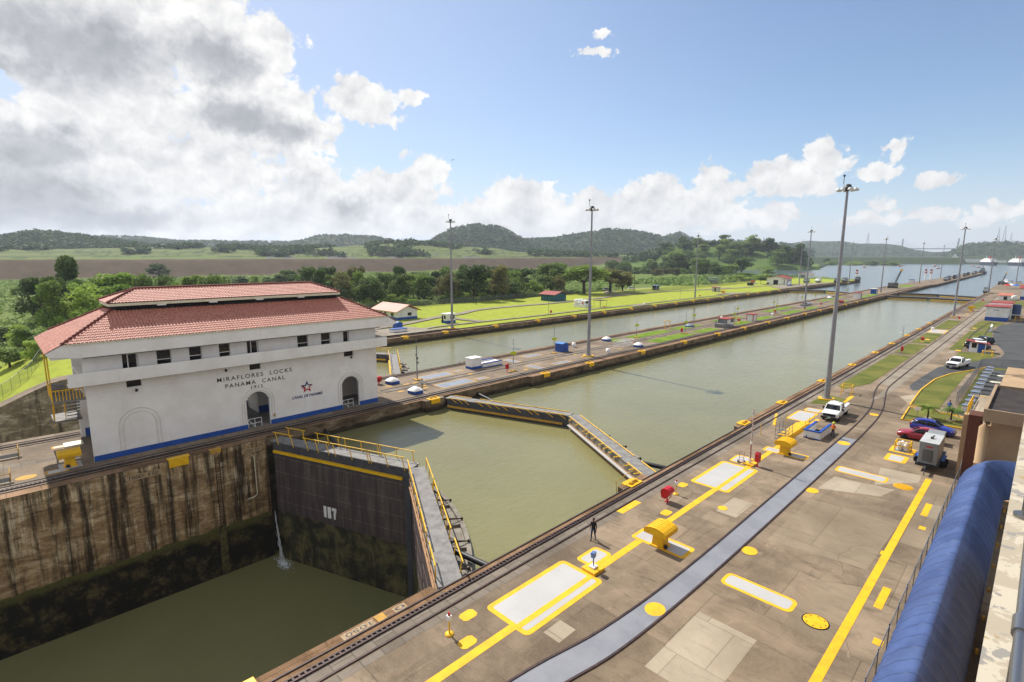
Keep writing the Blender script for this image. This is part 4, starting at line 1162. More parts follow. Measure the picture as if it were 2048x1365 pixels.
gate_leaf((-24.5,327.5), (-41.6,332.5), -1, 'yellow edged right leaf of the closed gate at the far end of the near lane', topz=-.3, hull=False, rails=False)
gate_leaf((-58.8,362), (-41.6,364.5), 1, 'second dark gate leaf just beyond the closed gate, centre wall half', topz=-.3, hull=False, rails=False)
gate_leaf((-24.5,356), (-41.5,364.4), -1, 'second yellow gate leaf just beyond the closed gate, half nearer the red roofed huts', topz=-.3, hull=False, rails=False)
gate_leaf((-110.7,345), (-94,356), 1, 'closed gate leaf at the far end of the far lane by the lawn', topz=-.3, hull=False, rails=False)
gate_leaf((-77.2,344), (-93.9,355.9), -1, 'closed gate leaf at the far end of the far lane by the centre wall', topz=-.3, hull=False, rails=False)
# leak at the hinge and its foam
def spray(name, n, P0, P1, w0, w1, size, flat=False):
    V = []; F = []
    for i in range(n):
        t = random.random(); w_ = w0+(w1-w0)*t
        if flat:
            a_ = random.uniform(0, 6.28); r_ = abs(random.gauss(0, .5))
            c = Vector(P0)+Vector((math.cos(a_)*r_*w0, math.sin(a_)*r_*w1, random.uniform(0,.02)))
            a = Vector((random.gauss(0,1), random.gauss(0,1), 0)).normalized()*size*random.uniform(.3,1.2); b_ = Vector((-a.y, a.x, 0))*.6
        else:
            c = Vector(P0).lerp(Vector(P1), t**.8)+Vector((random.gauss(0,w_), random.gauss(0,w_*.4), 0))
            a = Vector((random.gauss(0,.12)+.12, 0, -1)).normalized()*size*random.uniform(1.0,3.2); b_ = Vector((1,.2,0))*size*.13
        o = len(V); V += [c-a-b_, c+a-b_, c+a+b_, c-a+b_]; F.append((o,o+1,o+2,o+3))
    me_ = bpy.data.meshes.new(name); me_.from_pydata([tuple(v) for v in V], [], F); me_.materials.append(m_foam)
    o_ = bpy.data.objects.new(name, me_); col.objects.link(o_)
    return struct(o_, 'stuff')
m_foam = pm('white_water', 'f2f5f5', 0.85, 0.5, var=.05)
spray('leak_spray', 240, (-58.05,20.05,-8.6), (-57.0,20.05,-13.7), .03, .26, .13)
spray('foam', 500, (-56.5,20.0,-13.985), None, 1.7, .7, .07, True)

# ================================================================== LIGHT TOWERS
def make_tower():
    t = thing('light_tower', 'x', 'light tower')
    MB().prism([(-1.0,-.75),(1.0,-.75),(1.0,.75),(-1.0,.75)], 0, .22).build('plinth', m_yellow, t, .03)
    MB().cyl((0,0,.22),(0,0,.35),.62,.62,12).cyl((0,0,.35),(0,0,3.2),.38,.36,14).cyl((0,0,3.2),(0,0,3.35),.38,.38,14).cyl((0,0,3.35),(0,0,28.6),.32,.15,14).build('shaft', m_pole, t)
    MB().lathe([(.2,28.5),(.5,28.7),(.55,28.9),(.5,29.05),(.42,29.1),(.42,29.3),(.15,29.4)], n=12).cyl((-.5,0,29.4),(-.5,0,30.5),.04,n=6).sph((-.5,0,30.5),(.16,.1,.16),8,4).build('lamp_ring', m_lampd, t)
    for k in range(8):
        a = 2*math.pi*k/8+.2
        c, s_ = math.cos(a), math.sin(a)
        l = MB().cyl((c*.5,s_*.5,28.85),(c*.95,s_*.95,28.8),.05,n=6).lathe([(.10,.14),(.22,.05),(.28,-.12),(.28,-.22),(.02,-.26)], (c*1.08,s_*1.08,28.75), 10)
        l.build('lamp', m_lamp, t)
    return t
tw = make_tower()
TW = [((-20.29,82.43),'tall grey light tower with yellow plinth behind the nearer white utility truck'),((-63.54,84.31),'light tower on the paved part of the centre wall by the white mushroom vents'),((-114.2,89.6),'light tower beside the small white and blue guard hut across the far lane'),
 ((-21.4,228.3),'light tower by the yellow capstan near the white blockhouse on the truck side'),((-63.8,217.4),'light tower among the grass patches of the centre wall near the blue pool frame'),((-117.6,237.9),'light tower on the far lawn by the pink roofed booth'),
 ((-64.5,346.5),'light tower beside the blue and white booth before the dark crane'),((-119.7,391.8),'light tower close to the white hall with the red roof'),((-22.8,381.8),'light tower at the corner of the near wall beyond the red roofed huts'),
 ((-104.5,452.3),'distant light tower by the towing locomotives on the far bank'),((-66.9,481.4),'light tower on the ramp where the centre wall drops to the approach pier'),((-17.9,543.2),'light tower at the extreme right beyond the parasols'),((-72.5,632),'farthest light tower, on the approach pier beside the red and white signals')]
for i, (p_, lb) in enumerate(TW):
    if i == 0:
        tw.location = (*p_, 0); tw['label'] = lb; tw['group'] = 'light towers'; tw.rotation_euler.z = .3
    else:
        z_ = 0 if p_[0] > -100 else .1
        dup(tw, (*p_, z_), .3+.4*i, lb)

# ================================================================== DECK FURNITURE
def hatch(X0, X1, Y0, Y1, label, border=.32, cm=None, z=.012, rnd=.35, bar=None):
    t = thing('hatch_cover', label, 'hatch cover', ((X0+X1)/2,(Y0+Y1)/2,0))
    hx, hy = (X1-X0)/2, (Y1-Y0)/2
    def rr(a, b, r):
        return [(sx*(a-r)+sx*r*math.cos(R(q)) if False else (a-r)*(1 if k in (0,3) else -1)+r*math.cos(R(q)), (b-r)*(1 if k in (0,1) else -1)+r*math.sin(R(q))) for k in range(4) for q in range(90*k, 90*k+91, 30)]
    hx = max(hx, .3); hy = max(hy, .3)
    MB().prism(rr(hx, hy, rnd), .002, z).build('border', m_yline if cm is None else m_yfade, t)
    b = border
    MB().prism(rr(hx-b, hy-b, max(rnd-b*.6,.06)), .002, z+.006).build('cover', cm or m_hatch, t)
    if bar is not None:
        MB().box(bar-.19-(X0+X1)/2, bar+.19-(X0+X1)/2, -hy+b*.5, hy-b*.5, z+.0065, z+.012).build('stripe', m_yline, t)
    return t
hatch(-20.73,-17.36,18.3,25.25,'large grey hatch cover with yellow border and stripe at the lower edge of the photo', bar=-18.25)
hatch(-20.2,-18.7,25.9,28.15,'small grey hatch cover beside the blue instrument stand', .25)
hatch(-19.2,-15.08,31.0,32.8,'narrow grey hatch cover under the capstan nearer the camera', .26, rnd=.25)
hatch(-20.76,-17.26,43.0,49.85,'large grey hatch cover with stripe between the red fire boxes', bar=-18.3)
hatch(-20.4,-18.7,50.3,52.6,'small grey hatch cover under the hand truck', .22)
hatch(-19.2,-15.05,55.7,57.2,'narrow grey hatch cover under the capstan by the yellow steps', .24, rnd=.25)
hatch(-21.3,-18.9,69.1,74.0,'grey hatch cover between the yellow step platform and the white truck', .25)
hatch(-20.9,-19.0,74.4,76.3,'small grey hatch cover next to the grass and the white truck', .2)
hatch(-12.35,-8.18,30.3,31.8,'long narrow grey hatch cover lying across the deck near the ribbed yellow manhole', .22, rnd=.4)
hatch(-12.35,-8.24,55.0,56.65,'long narrow grey hatch cover near the generator trailer', .22, rnd=.4)
hatch(-9.72,-7.92,61.7,64.1,'grey hatch cover with wide yellow border beside the generator trailer', .36, rnd=.3)
hatch(-21.6,-17.95,176.5,184.9,'pale grey hatch cover in the grass with a small white vent at one end', .3)
for a in [(-66.0,-62.9,47.6,54.4,'larger grey panelled hatch on the centre wall, edge facing the near lane'),(-72.2,-69.4,48.8,55.0,'grey panelled hatch beside the tall bare post on the centre wall'),(-64.8,-63.3,55.0,57.4,'small grey hatch at the end of the larger panelled hatch'),(-71.9,-70.6,56.2,57.9,'small grey hatch in front of the white kiosk'),
          (-72.8,-69.0,68.9,70.9,'narrow grey hatch by the white trough on the centre wall'),(-72.9,-70.8,74.2,79,'grey hatch strip left of the tall blue cabinet on the centre wall'),(-65.9,-61.9,68.0,69.9,'narrow grey hatch beside the camera post'),(-64.0,-62.4,73.2,78,'grey hatch strip before the light tower on the centre wall')]:
    hatch(*a, border=.22, cm=m_hatch_b, rnd=.08)
for X, Y, r, lb, gr in [(-6.98,30.6,.62,'round solid yellow manhole cover with bolt heads',0),(-7.02,55.3,.66,'round yellow grating over a drain near the generator',1)]:
    t = thing('manhole_cover', lb, 'manhole cover', (X,Y,0))
    MB().lathe([(.05,.006),(r+.07,.006),(r+.07,.012)], n=28).build('rim', m_dark if not gr else m_yline, t)
    if gr:
        b = MB()
        for k in range(-8, 9):
            hw = math.sqrt(max(r*r-(k*.077)**2, .001)); b.box(-hw, hw, k*.077-.022, k*.077+.022, .013, .05)
        b.build('grating', m_yellow, t)
    else:
        b = MB().lathe([(r,.013),(r,.035),(.02,.04)], n=28, sm=False).build('lid', m_yellow, t)
        bb_ = MB()
        for k in range(8):
            a = k*math.pi/4; bb_.cyl((r*.8*math.cos(a),r*.8*math.sin(a),.036),(r*.8*math.cos(a),r*.8*math.sin(a),.05),.04,n=6)
        bb_.build('bolt_ring', m_rust, t)

def make_capstan():
    t = thing('capstan_hood', 'x', 'capstan')
    MB().prism([(-.55,-.5),(.55,-.5),(.55,.5),(-.55,.5)], 0, .1).build('base', m_yellow, t, .02)
    MB().loft([[(-.44,-.40,.1),(.44,-.40,.1),(.44,.40,.1),(-.44,.40,.1)],[(-.38,-.34,1.05),(.38,-.34,1.05),(.38,.34,1.05),(-.38,.34,1.05)]]).build('pedestal', m_yellow, t, .03)
    # hood: barrel roof of plates, ribs across
    pr_ = [(-.82,0),(-.82,.30),(-.62,.44),(-.32,.53),(0,.56),(.32,.53),(.62,.44),(.82,.30),(.82,0)]
    m = MB().loft([[(x,-.80,1.02+z) for x,z in pr_],[(x,.80,1.02+z) for x,z in pr_]])
    h = m.build('hood', m_yellow, t, .02)
    r_ = MB()
    for y in np.linspace(-.8, .8, 7):
        r_.loft([[(x*1.03,y-.03,1.02+z*1.04) for x,z in pr_],[(x*1.03,y+.03,1.02+z*1.04) for x,z in pr_]])
    r_.build('hood_rib', m_yellow, h)
    MB().sph((.55,-.2,.18),(.14,.18,.16),8,5).build('motor', m_black, t)
    return t
cp0 = make_capstan(); cp0['group'] = 'yellow capstan hoods'
cp0.location = (-17.1,31.5,0); cp0['label'] = 'yellow capstan hood nearest the camera, standing on a narrow grey hatch'
dup(cp0, (-17.1,56.2,0), 0, 'yellow capstan hood between the red and white mast and the yellow steps')
dup(cp0, (-19.3,256,0), 0, 'yellow capstan hood by the light tower near the white blockhouse', (1.15,1.4,1.25))
dup(cp0, (-64.1,3.7,0), 0, 'yellow capstan hood at the left end of the white control house', (1.05,1.05,1.05))
dup(cp0, (-120.8,276,.3), 0, 'yellow capstan hood on the far lawn near the pink roofed booth', (1.2,1.4,1))
t = thing('capstan_plate', 'grey steel base plate under the capstan by the control house', 'base plate', (-64.1,3.7,0)); MB().box(-1,.9,-.85,.85,.013,.05).build('plate', m_hatch, t); cp0b = t

# blue instrument on post
t = thing('instrument_stand', 'blue instrument head on a post standing on a yellow plinth', 'instrument', (-18.58,25.75,0))
MB().prism([(-.55,-.5),(.5,-.55),(.55,.5),(-.5,.5)], 0, .2).build('plinth', m_yellow, t, .02)
MB().prism([(-.22,-.22),(.22,-.22),(.22,.22),(-.22,.22)], .2, .32).build('foot', m_white, t, .02)
m_iblue = pm('instrument_blue', '5f83bd', .8, .4)
MB().cyl((0,0,.32),(0,0,.9),.045,n=8).build('post', m_iblue, t)
MB().bc((0,0,1.08),(.26,.34,.34),.3).bc((-.12,-.05,1.12),(.1,.2,.16),.3).build('head', m_iblue, t, .02)
# beacon posts
for X, Y, lb in [(-20.43,15.5,'small yellow beacon post with red lamp at the lower edge by the yellow squares'),(-20.29,39.65,'small yellow beacon post with red lamp beside the slanted red fire box')]:
    t = thing('beacon_post', lb, 'beacon', (X,Y,0), group='beacon posts')
    MB().lathe([(.24,0),(.24,.05),(.06,.08)], n=14).build('foot', m_yellow, t)
    MB().cyl((0,0,.05),(0,0,.85),.045,n=8).build('post', m_yellow, t)
    MB().box(-.13,.13,-.1,.1,.85,1.12).build('control_box', m_white, t, .01)
    MB().cyl((0,0,1.12),(0,0,1.30),.07,.05,10).build('lamp', m_red, t)
# fire hose boxes
def hosebox(X, Y, label, kind, z=0, sc_=1.0, rz=0):
    t = thing('fire_hose_box', label, 'fire hose box', (X,Y,z), rz, 'red fire hose boxes')
    if kind == 'slant':
        MB().cyl((0,0,0),(0,0,.5),.06,n=8).box(-.15,.15,-.15,.15,0,.04).cyl((.02,.02,.05),(.3,.12,.6),.03,n=6).build('stand', m_red, t)
        pr_ = [(-.30,.42),(.05,.38),(.42,.95),(.36,1.12),(.18,1.24),(-.1,1.26),(-.3,1.16),(-.42,.95)]
        MB().loft([[(y,-.42,z_) for y,z_ in pr_],[(y,.42,z_) for y,z_ in pr_]]).build('cabinet', m_red, t, .03)
    elif kind == 'heart':
        MB().cyl((0,0,0),(0,0,.5),.06,n=8).prism([(-.3,-.3),(.3,-.3),(.3,.3),(-.3,.3)],0,.05).build('stand', m_yellow, t)
        pr_ = [(0,.38),(.5,.85),(.48,1.05),(.25,1.15),(-.25,1.15),(-.48,1.05),(-.5,.85)]
        MB().loft([[(-.28,y,z_) for y,z_ in pr_],[(.28,y,z_) for y,z_ in pr_]]).build('cabinet', m_red, t, .02)
    else:
        MB().cyl((0,0,0),(0,0,.55),.05,n=8).box(-.14,.14,-.14,.14,0,.03).build('stand', m_red, t)
        pr_ = [(-.26,.5),(.26,.5),(.26,1.3),(.16,1.42),(-.16,1.42),(-.26,1.3)]
        MB().loft([[(-.2,y,z_) for y,z_ in pr_],[(.2,y,z_) for y,z_ in pr_]]).build('cabinet', m_red, t, .02)
    if sc_ != 1:
        t.scale = (sc_,)*3
    return t
hosebox(-20.12,37.86,'slanted red fire hose box on a short stand near the lock edge','slant')
hosebox(-17.79,50.78,'upright red fire hose box beside the tall red and white mast','up')
hosebox(-19.6,155.3,'heart shaped red fire box on the near grass with a shadow on the lawn','heart',.03)
hosebox(-20.1,134.2,'red fire box at the foot of the thin white pole on the near grass','up',.03)
hosebox(-19.0,218.5,'red fire box by the light tower near the yellow capstan','heart',.03,.9)
hosebox(-20.1,313,'small red fire box on the grass near the far closed gate','heart',.03)
hosebox(-64.7,62.7,'red fire hose box in front of the camera post on the centre wall','up')
hosebox(-72.2,41.9,'red fire box just showing past the corner of the white control house','slant')
hosebox(-65.8,126.9,'red fire box at the sign post between two grass strips of the centre wall','up',.02)
hosebox(-64.9,160.6,'red heart shaped fire box between the grey kiosk and the red framed booth','heart',.03)
hosebox(-66.2,194.1,'red fire box beside the sign post past the red framed booth','up')
hosebox(-64.6,240.7,'red fire box past the light tower on the centre wall','heart',0,.9)
hosebox(-65.3,103.6,'tiny red fire box behind the pipe rack','up',0,.5)
hosebox(-117.6,134.6,'red fire box on the far bank path left of the white tank','up',.3)
hosebox(-117.5,165.2,'red heart shaped fire box on the far bank right of the white tank','heart',.25,.7)
hosebox(-118.2,244,'red fire box at the foot of the tower on the far lawn','heart',.25,.8)

# red and white mast with block base
t = thing('mast', 'tall rusty red and white mast behind the upright red fire box', 'mast', (-18.49,50.77,0))
MB().box(-.5,.5,-.45,.45,.015,.14).build('base', m_yellow, t, .02)
mm_ = MB()
m_mred = pm('faded_red', '9c3b34', .7, .7, scale=6, h2='d8cfc6')
MB().cyl((0,0,.14),(0,0,2.2),.075,.07,8).build('lower_tube', m_mred, t)
MB().cyl((0,0,2.2),(.02,0,5.6),.07,.06,8).build('upper_tube', pm('faded_white','d9d2c8',.8,.7,scale=7,h2='a8746a'), t)
MB().cyl((0,0,2.1),(0,0,2.3),.11,n=8).box(-.1,.1,-.1,.1,.2,.6).build('collar', m_white, t)
# hand truck
t = thing('hand_truck', 'small wheeled hand truck with red frame by the mast', 'hand truck', (-19.26,50.6,.02), .5)
f = MB()
for x in (-.2,.2):
    f.cyl((x,0,.1),(x,-.25,1.25),.025,n=6)
for z in (.3,.6,.9,1.2):
    f.cyl((-.2,-.02-.25*z/1.25,z),(.2,-.02-.25*z/1.25,z),.02,n=6)
f.box(-.25,.25,.0,.3,.04,.07).build('frame', m_mred, t)
for x in (-.3,.3):
    MB().cyl((x-.04,-.05,.14),(x+.04,-.05,.14),.14,n=14).build('wheel', m_tyre, t)
# yellow step platform
t = thing('step_platform', 'bright yellow step platform with thin steel handrails near the blue rimmed pit', 'platform', (-18.9,64.6,0))
MB().box(-.55,.55,-3.6,2.6,.012,.34).box(-.5,.5,2.6,4.0,.012,.2).build('deck', m_yellow, t, .02)
s_ = MB()
for k in range(4):
    s_.box(-.45,.45,-4.6+.26*k,-4.3+.26*k,.1+.28*k,.14+.28*k)
s_.build('tread', m_steel, t)
rl = MB()
for y in (-4.6,-3.4,-2.2):
    for x in (-.5,.5):
        rl.cyl((x,y,.05),(x,y,1.65),.03,n=6)
for z in (.75,1.2,1.6):
    for x in (-.5,.5):
        rl.cyl((x,-4.6,z-.3),(x,-2.2,z),.025,n=6)
rl.build('handrail', m_steel, t)
for x, y in ((-1.7,-1),(-1.7,2.6),(.8,2.6),(.9,4.2),(.9,.8),(-2.2,-4.2)):
    MB().cyl((x,y,0),(x,y,1.25),.035,n=6).build('barrier_post', m_yellow, t)
# pit kerb: low white wall with blue rim, open at the back
t = thing('pit_wall', 'low white pit wall with blue rim next to the man in the orange vest', 'pit wall', (-16.6,65.1,0))
w_ = MB().box(-.8,.8,-2.1,-1.95,.0,.85).box(.65,.8,-1.95,2.1,0,.85).box(-.8,-.65,-1.95,2.1,0,.85)
w_.build('wall', m_white, t)
r_ = MB().box(-.86,.86,-2.16,-1.9,.85,.98).box(.6,.86,-1.9,2.16,.85,.98).box(-.86,-.6,-1.9,2.16,.85,.98).box(-.82,.82,-2.12,-2.10,0,.14)
r_.build('rim', m_blue, t)
MB().box(-.64,.64,-1.94,2.0,.013,.02).build('pit_floor', m_dark, t)
MB().cyl((-.3,-2.3,.1),(.3,-2.3,.1),.09,n=8).cyl((-.5,-2.2,.0),(-.5,-2.2,.35),.05,n=6).build('valve', m_rust, t)
# yellow trestles
def trestle(X, Y, L, W, H, label, rz=0, z=0):
    t = thing('trestle', label, 'trestle', (X,Y,z), rz, 'yellow trestles')
    m = MB()
    for a in (-L/2, L/2):
        m.cyl((a,-W/2,H),(a,W/2,H),.05,n=6)
    for b in (-W/2, W/2):
        m.cyl((-L/2,b,H),(L/2,b,H),.05,n=6)
    m.build('top_frame', m_yellow, t)
    for a in (-L/2, L/2):
        for b in (-W/2, W/2):
            MB().cyl((a,b,0),(a,b,H),.05,n=6).box(a-.09,a+.09,b-.09,b+.09,0,.1).build('leg', m_yellow, t)
    return t
trestle(-19.2,88.3,1.25,1.9,1.25,'yellow tubular trestle on the deck just behind the light tower',.1)
trestle(-7.3,142.7,1.5,1.1,1.0,'yellow trestle in front of the blue and white kiosk',.2,.03)
trestle(-72.9,132.3,.4,2.6,2.3,'tall rusty goalpost frame on the centre wall', 0)
trestle(-137.8,197.7,1.6,1.6,.75,'low orange trestle on the far lawn', 0, .3)
# white sign in the palm bed
t = thing('notice_sign', 'white blank notice board on a thin post in front of the palms', 'sign', (-9.64,79.6,.03))
MB().cyl((0,0,0),(0,0,1.3),.03,n=6).build('post', m_steel, t); MB().bc((0,-.02,1.5),(.62,.04,.42),.5).build('board', m_white, t)
# yellow kerbs
def kerb(pts, label, m=m_yellow, w=.16, h=.13):
    o = ribbon(pts, w, .0, h).build('kerb', m)
    return tag(o, label, 'kerb')
kerb([(-5.9,129.3),(-7.6,123.4),(-10.25,116),(-11.5,109),(-11.9,98.6),(-11.5,87.3),(-8.75,86.9)], 'yellow kerb curving round the larger near lawn by the asphalt road')
kerb([(-7.1,85.75),(-11.35,85.95),(-11.0,78.55),(-9.85,79.0),(-5.25,79.55)], 'yellow kerb round the small palm bed')
kerb([(-5.4,85.0),(-7.2,85.9)], 'short yellow kerb at the back of the palm bed')
# palms
def palm(X, Y, H, label, seed, ring=True):
    rs = random.Random(seed)
    t = thing('palm_tree', label, 'palm', (X,Y,.03), 0, 'small palms')
    MB().cyl((0,0,0),(.03,0,H*.62),.10,.075,8).build('trunk', m_bark, t)
    V = MB()
    for k in range(48):
        a = rs.uniform(0, 6.283); up_ = rs.uniform(.1,1.25); L = rs.uniform(.85,1.3)
        pts = []
        for i in range(6):
            q = i/5
            r_ = L*q*math.cos(up_*(1-q*.9)); z_ = H*.62+L*(math.sin(up_)*q-.62*q*q)
            pts.append(Vector((.03+r_*math.cos(a), r_*math.sin(a), z_)))
        for i in range(5):
            d = (pts[i+1]-pts[i]); sd = Vector((-math.sin(a), math.cos(a), 0))
            for sg in (-1, 1):
                for h in (0,.5):
                    p_ = pts[i]+d*h; l = .26*(1-.5*abs(i/5-.4))
                    V.add([p_, p_+d*.38, p_+d*.55+sd*sg*l-Vector((0,0,.10))], [(0,1,2)])
    V.build('crown', m_leaf[1], t, fix=False)
    if ring:
        MB().lathe([(.30,0),(.48,.0),(.48,.09),(.40,.09),(.36,.03)], n=18).build('stone_ring', m_deck_l, t)
    return t
palm(-8.82,81.6,2.1,'small palm in the kerbed bed beside the white notice board',3)
palm(-6.68,82.7,2.0,'small palm in the kerbed bed nearer the fence',4)

# gas cylinder cage
t = thing('equipment_cage', 'yellow tubular cage around white bottles beside the red car', 'cage', (-8.8,66.0,0))
MB().prism([(-.95,-1.1),(.95,-1.1),(1.05,-.9),(1.05,.9),(.95,1.1),(-.95,1.1),(-1.05,.9),(-1.05,-.9)],.003,.03).build('painted_base', m_yline, t)
MB().box(-.7,.7,-.7,.7,.031,.045).build('plate', m_hatch_b, t)
f = MB()
for x in (-.62,.62):
    for y in (-.6,.6):
        f.cyl((x,y,.03),(x,y,1.0),.06,n=6)
for z in (.62,1.0):
    f.tube([(-.62,-.6,z),(.62,-.6,z),(.62,.6,z),(-.62,.6,z),(-.62,-.6,z)], .05)
f.build('frame', m_yellow, t)
for x, y in ((-.28,-.2),(.28,-.15),(-.1,.3)):
    MB().lathe([(.2,.05),(.22,.1),(.22,.75),(.14,.92),(.05,.98)], (x,y,0), 12).build('bottle', m_white, t)

# ---- posts with yellow signs along the centre wall
m_sign = pm('sign_yellow', 'dbe51a', .72, .5)
def signpost(X, Y, H, label, sign=3.05, z=0, cam_=False):
    t = thing('lamp_post' if cam_ else 'sign_post', label, 'post', (X,Y,z), 0, 'slim posts with yellow plates')
    MB().prism([(-.45,-.45),(.45,-.45),(.45,.45),(-.45,.45)],0,.15).build('plinth', m_yfade, t)
    MB().cyl((0,0,.1),(0,0,H*.55),.07,.06,8).cyl((0,0,H*.55),(0,0,H),.055,.035,8).build('pole', m_steel if not cam_ else m_pole, t)
    if sign:
        MB().bc((.09,-.05,sign),(.05,1.0,.55),-.6).build('sign_plate', m_sign, t)
    if cam_:
        MB().cyl((0,0,H-.1),(.1,.4,H-.05),.03,n=6).bc((.1,.5,H-.1),(.12,.26,.14)).bc((0,-.3,H*.72),(.14,.3,.16)).box(-.12,.12,-.14,.14,.3,1.2).build('camera', m_white, t)
    return t
signpost(-64.4,63.9,5.84,'camera post with yellow plate beside the red fire box on the centre wall',3.19,0,True)
PS = [(-70.4,81.7,5.64,3.05,'tall blue cabinet'),(-70.6,113.1,5.6,3,'goalpost frame, first grass strip'),(-65.2,127.8,5.6,3,'red fire box at the end of a grass strip'),(-71.1,144,5.6,3,'goalpost frame, behind the grey kiosk'),(-64.7,156.6,5.7,3,'grey kiosk, on its right'),(-70.7,173.3,5.6,3,'far lane edge behind the red framed booth'),(-64.9,191.8,5.7,3.1,'pale slab past the red framed booth'),(-70.8,205.7,5.8,3.1,'pale slab, across at the far lane edge'),(-71.3,239,4.6,3,'far lane edge by the blue pool frame'),(-74.8,285.4,4.8,3,'small domed tank far down the centre wall'),(-71.1,304.4,4.6,3.2,'last fire box before the blue booth'),(-73,262,4.8,2.8,'low tank past the blue pool frame')]
for X, Y, H, s_, lb in PS:
    signpost(X, Y, H, 'slim yellow plate post by the '+lb, s_)
t = thing('mast', 'tall bare mast with fittings on the centre wall near the man in white', 'mast', (-70.4,47.9,0))
MB().prism([(-.6,-.5),(.6,-.5),(.6,.5),(-.6,.5)],0,.15).build('base', m_yfade, t); MB().cyl((0,0,.1),(0,0,5.7),.11,.09,8).cyl((0,0,5.7),(0,0,8.3),.03,.02,6).build('tube', m_pole, t)
MB().bc((.15,0,3.6),(.2,.25,.3)).bc((-.15,.05,4.1),(.2,.2,.35)).bc((.12,.1,2.9),(.2,.2,.25)).build('fitting', m_rust, t)
t = thing('mast', 'thin white pole with small lamp on the near grass strip', 'mast', (-20.3,134.4,.03))
MB().cyl((0,0,0),(0,0,5.8),.06,.04,8).box(-.4,.4,-.3,.3,0,.08).build('tube', m_steel, t); MB().sph((-.25,-.2,4.2),(.16,.16,.2),8,5).cyl((0,0,4.2),(-.25,-.2,4.2),.03,n=6).build('lamp', m_white, t)
t = thing('mast', 'thin pole on the near grass by the yellow capstan far along', 'mast', (-19.3,217.5,.03)); MB().cyl((0,0,0),(0,0,4.2),.05,.03,6).box(-.3,.3,-.3,.3,0,.06).build('tube', m_pole, t)
t = thing('mast', 'thin pole on the far bank beside a red fire box left of the white tank', 'mast', (-116.5,132.1,.2)); MB().cyl((0,0,0),(0,0,6),.06,.04,6).bc((0,0,4.2),(.25,.2,.3)).build('tube', m_steel, t)
t = thing('mast', 'thin pole on the far bank close to the tower by the pink roofed booth', 'mast', (-116.8,222,.2)); MB().cyl((0,0,0),(0,0,5.6),.06,.04,6).build('tube', m_steel, t)

# skylights, vents, cabinets on the centre wall
def skylight(X, Y, label, s_=1.0):
    t = thing('skylight', label, 'skylight', (X,Y,0), .06, 'white domed skylights')
    MB().box(-.8*s_,.8*s_,-.8*s_,.8*s_,0,.48).build('kerb', m_blue, t, .02)
    rings = [[(x*a,y*a,z) for x,y in ((-1,-1),(0,-1.06),(1,-1),(1.06,0),(1,1),(0,1.06),(-1,1),(-1.06,0))] for a, z in ((.84*s_,.48),(.8*s_,.56),(.55*s_,.80),(.25*s_,1.0),(.05,1.04))]
    MB().loft(rings, 0, True).build('dome', m_white, t)
skylight(-71.1,43.7,'white domed skylight on blue kerb near the corner of the control house')
skylight(-63.6,42.9,'white domed skylight on blue kerb beside the man in white')
skylight(-72.4,103,'white domed skylight at the far lane edge by the first grass patch')
skylight(-62.6,101.2,'white domed skylight at the near lane edge behind the pipe rack')
def vent(X, Y, label, z=0, s_=1.0):
    t = thing('vent_cowl', label, 'vent', (X,Y,z), 0, 'white mushroom vents')
    MB().lathe([(.3*s_,0),(.3*s_,.5*s_)], n=14).build('stem', m_white, t)
    MB().lathe([(.48*s_,.42*s_),(.5*s_,.7*s_),(.42*s_,.74*s_),(.42*s_,1.0*s_),(.1,1.05*s_)], n=14).build('cap', m_white, t)
vent(-72.3,90.6,'white mushroom vent right of the tall blue cabinet'); vent(-62.7,89.9,'white mushroom vent by the tower on the centre wall')
vent(-21.2,183.1,'white mushroom vent at the end of the pale hatch in the near grass',.03,.7); vent(-114.4,188.1,'white mushroom vent on the far bank edge',.25,.8)
vent(-72.6,166,'white mushroom vent on the far lane edge by the red framed booth',0,.8); vent(-65,188.5,'white mushroom vent under the red fire box on the pale slab',0,.8); vent(-122.4,70.5,'small white vent beside the blue cabinet across the far lane',.3,1.0)
t = thing('kiosk', 'white box kiosk with blue foot on the centre wall by the white trough', 'kiosk', (-70.9,60.4,0))
MB().box(-.95,.75,-1.15,1.15,.45,1.9).build('wall', m_white, t); MB().box(-.955,.755,-1.155,1.155,0,.45).build('base_band', m_blue, t); MB().box(-1.05,.85,-1.25,1.25,1.9,2.0).build('roof', m_white, t)
t = thing('trough', 'long white trough with blue rims beside the white kiosk', 'trough', (-71.0,64.0,0))
MB().box(-.9,1.2,-2.3,2.3,.14,.72).build('tank', m_white, t); r_ = MB().box(1.0,1.26,-2.36,2.36,.72,.86).box(-.96,-.7,-2.36,1.8,.95,1.1).box(-.9,1.24,-2.33,2.33,0,.14); r_.build('rim', m_blue, t); MB().box(-.9,-.75,-2.3,1.75,.72,.95).build('back_wall', m_white, t)
def cabinet(X, Y, w, d, h, label, z=0):
    t = thing('cabinet', label, 'cabinet', (X,Y,z), 0)
    MB().box(-w/2,w/2,-d/2,d/2,.03,h).build('body', m_blue, t)
    MB().loft([[(-w/2-.06,-d/2-.06,h),(w/2+.06,-d/2-.06,h),(w/2+.06,d/2+.06,h),(-w/2-.06,d/2+.06,h)],[(-w/2-.06,-.02,h+.26),(w/2+.06,-.02,h+.26),(w/2+.06,.02,h+.26),(-w/2-.06,.02,h+.26)]]).build('roof', pm('light_blue_paint','4a86c8',.8,.5), t)
    MB().box(w/2,w/2+.02,-.01,.01,.1,h-.1).build('door_seam', m_dark, t)
cabinet(-70.9,84.8,2.0,2.0,1.75,'tall blue cabinet on the centre wall left of the white vents')
cabinet(-122.6,77.6,1.9,1.9,1.75,'tall blue cabinet across the far lane on a white trough',.3)
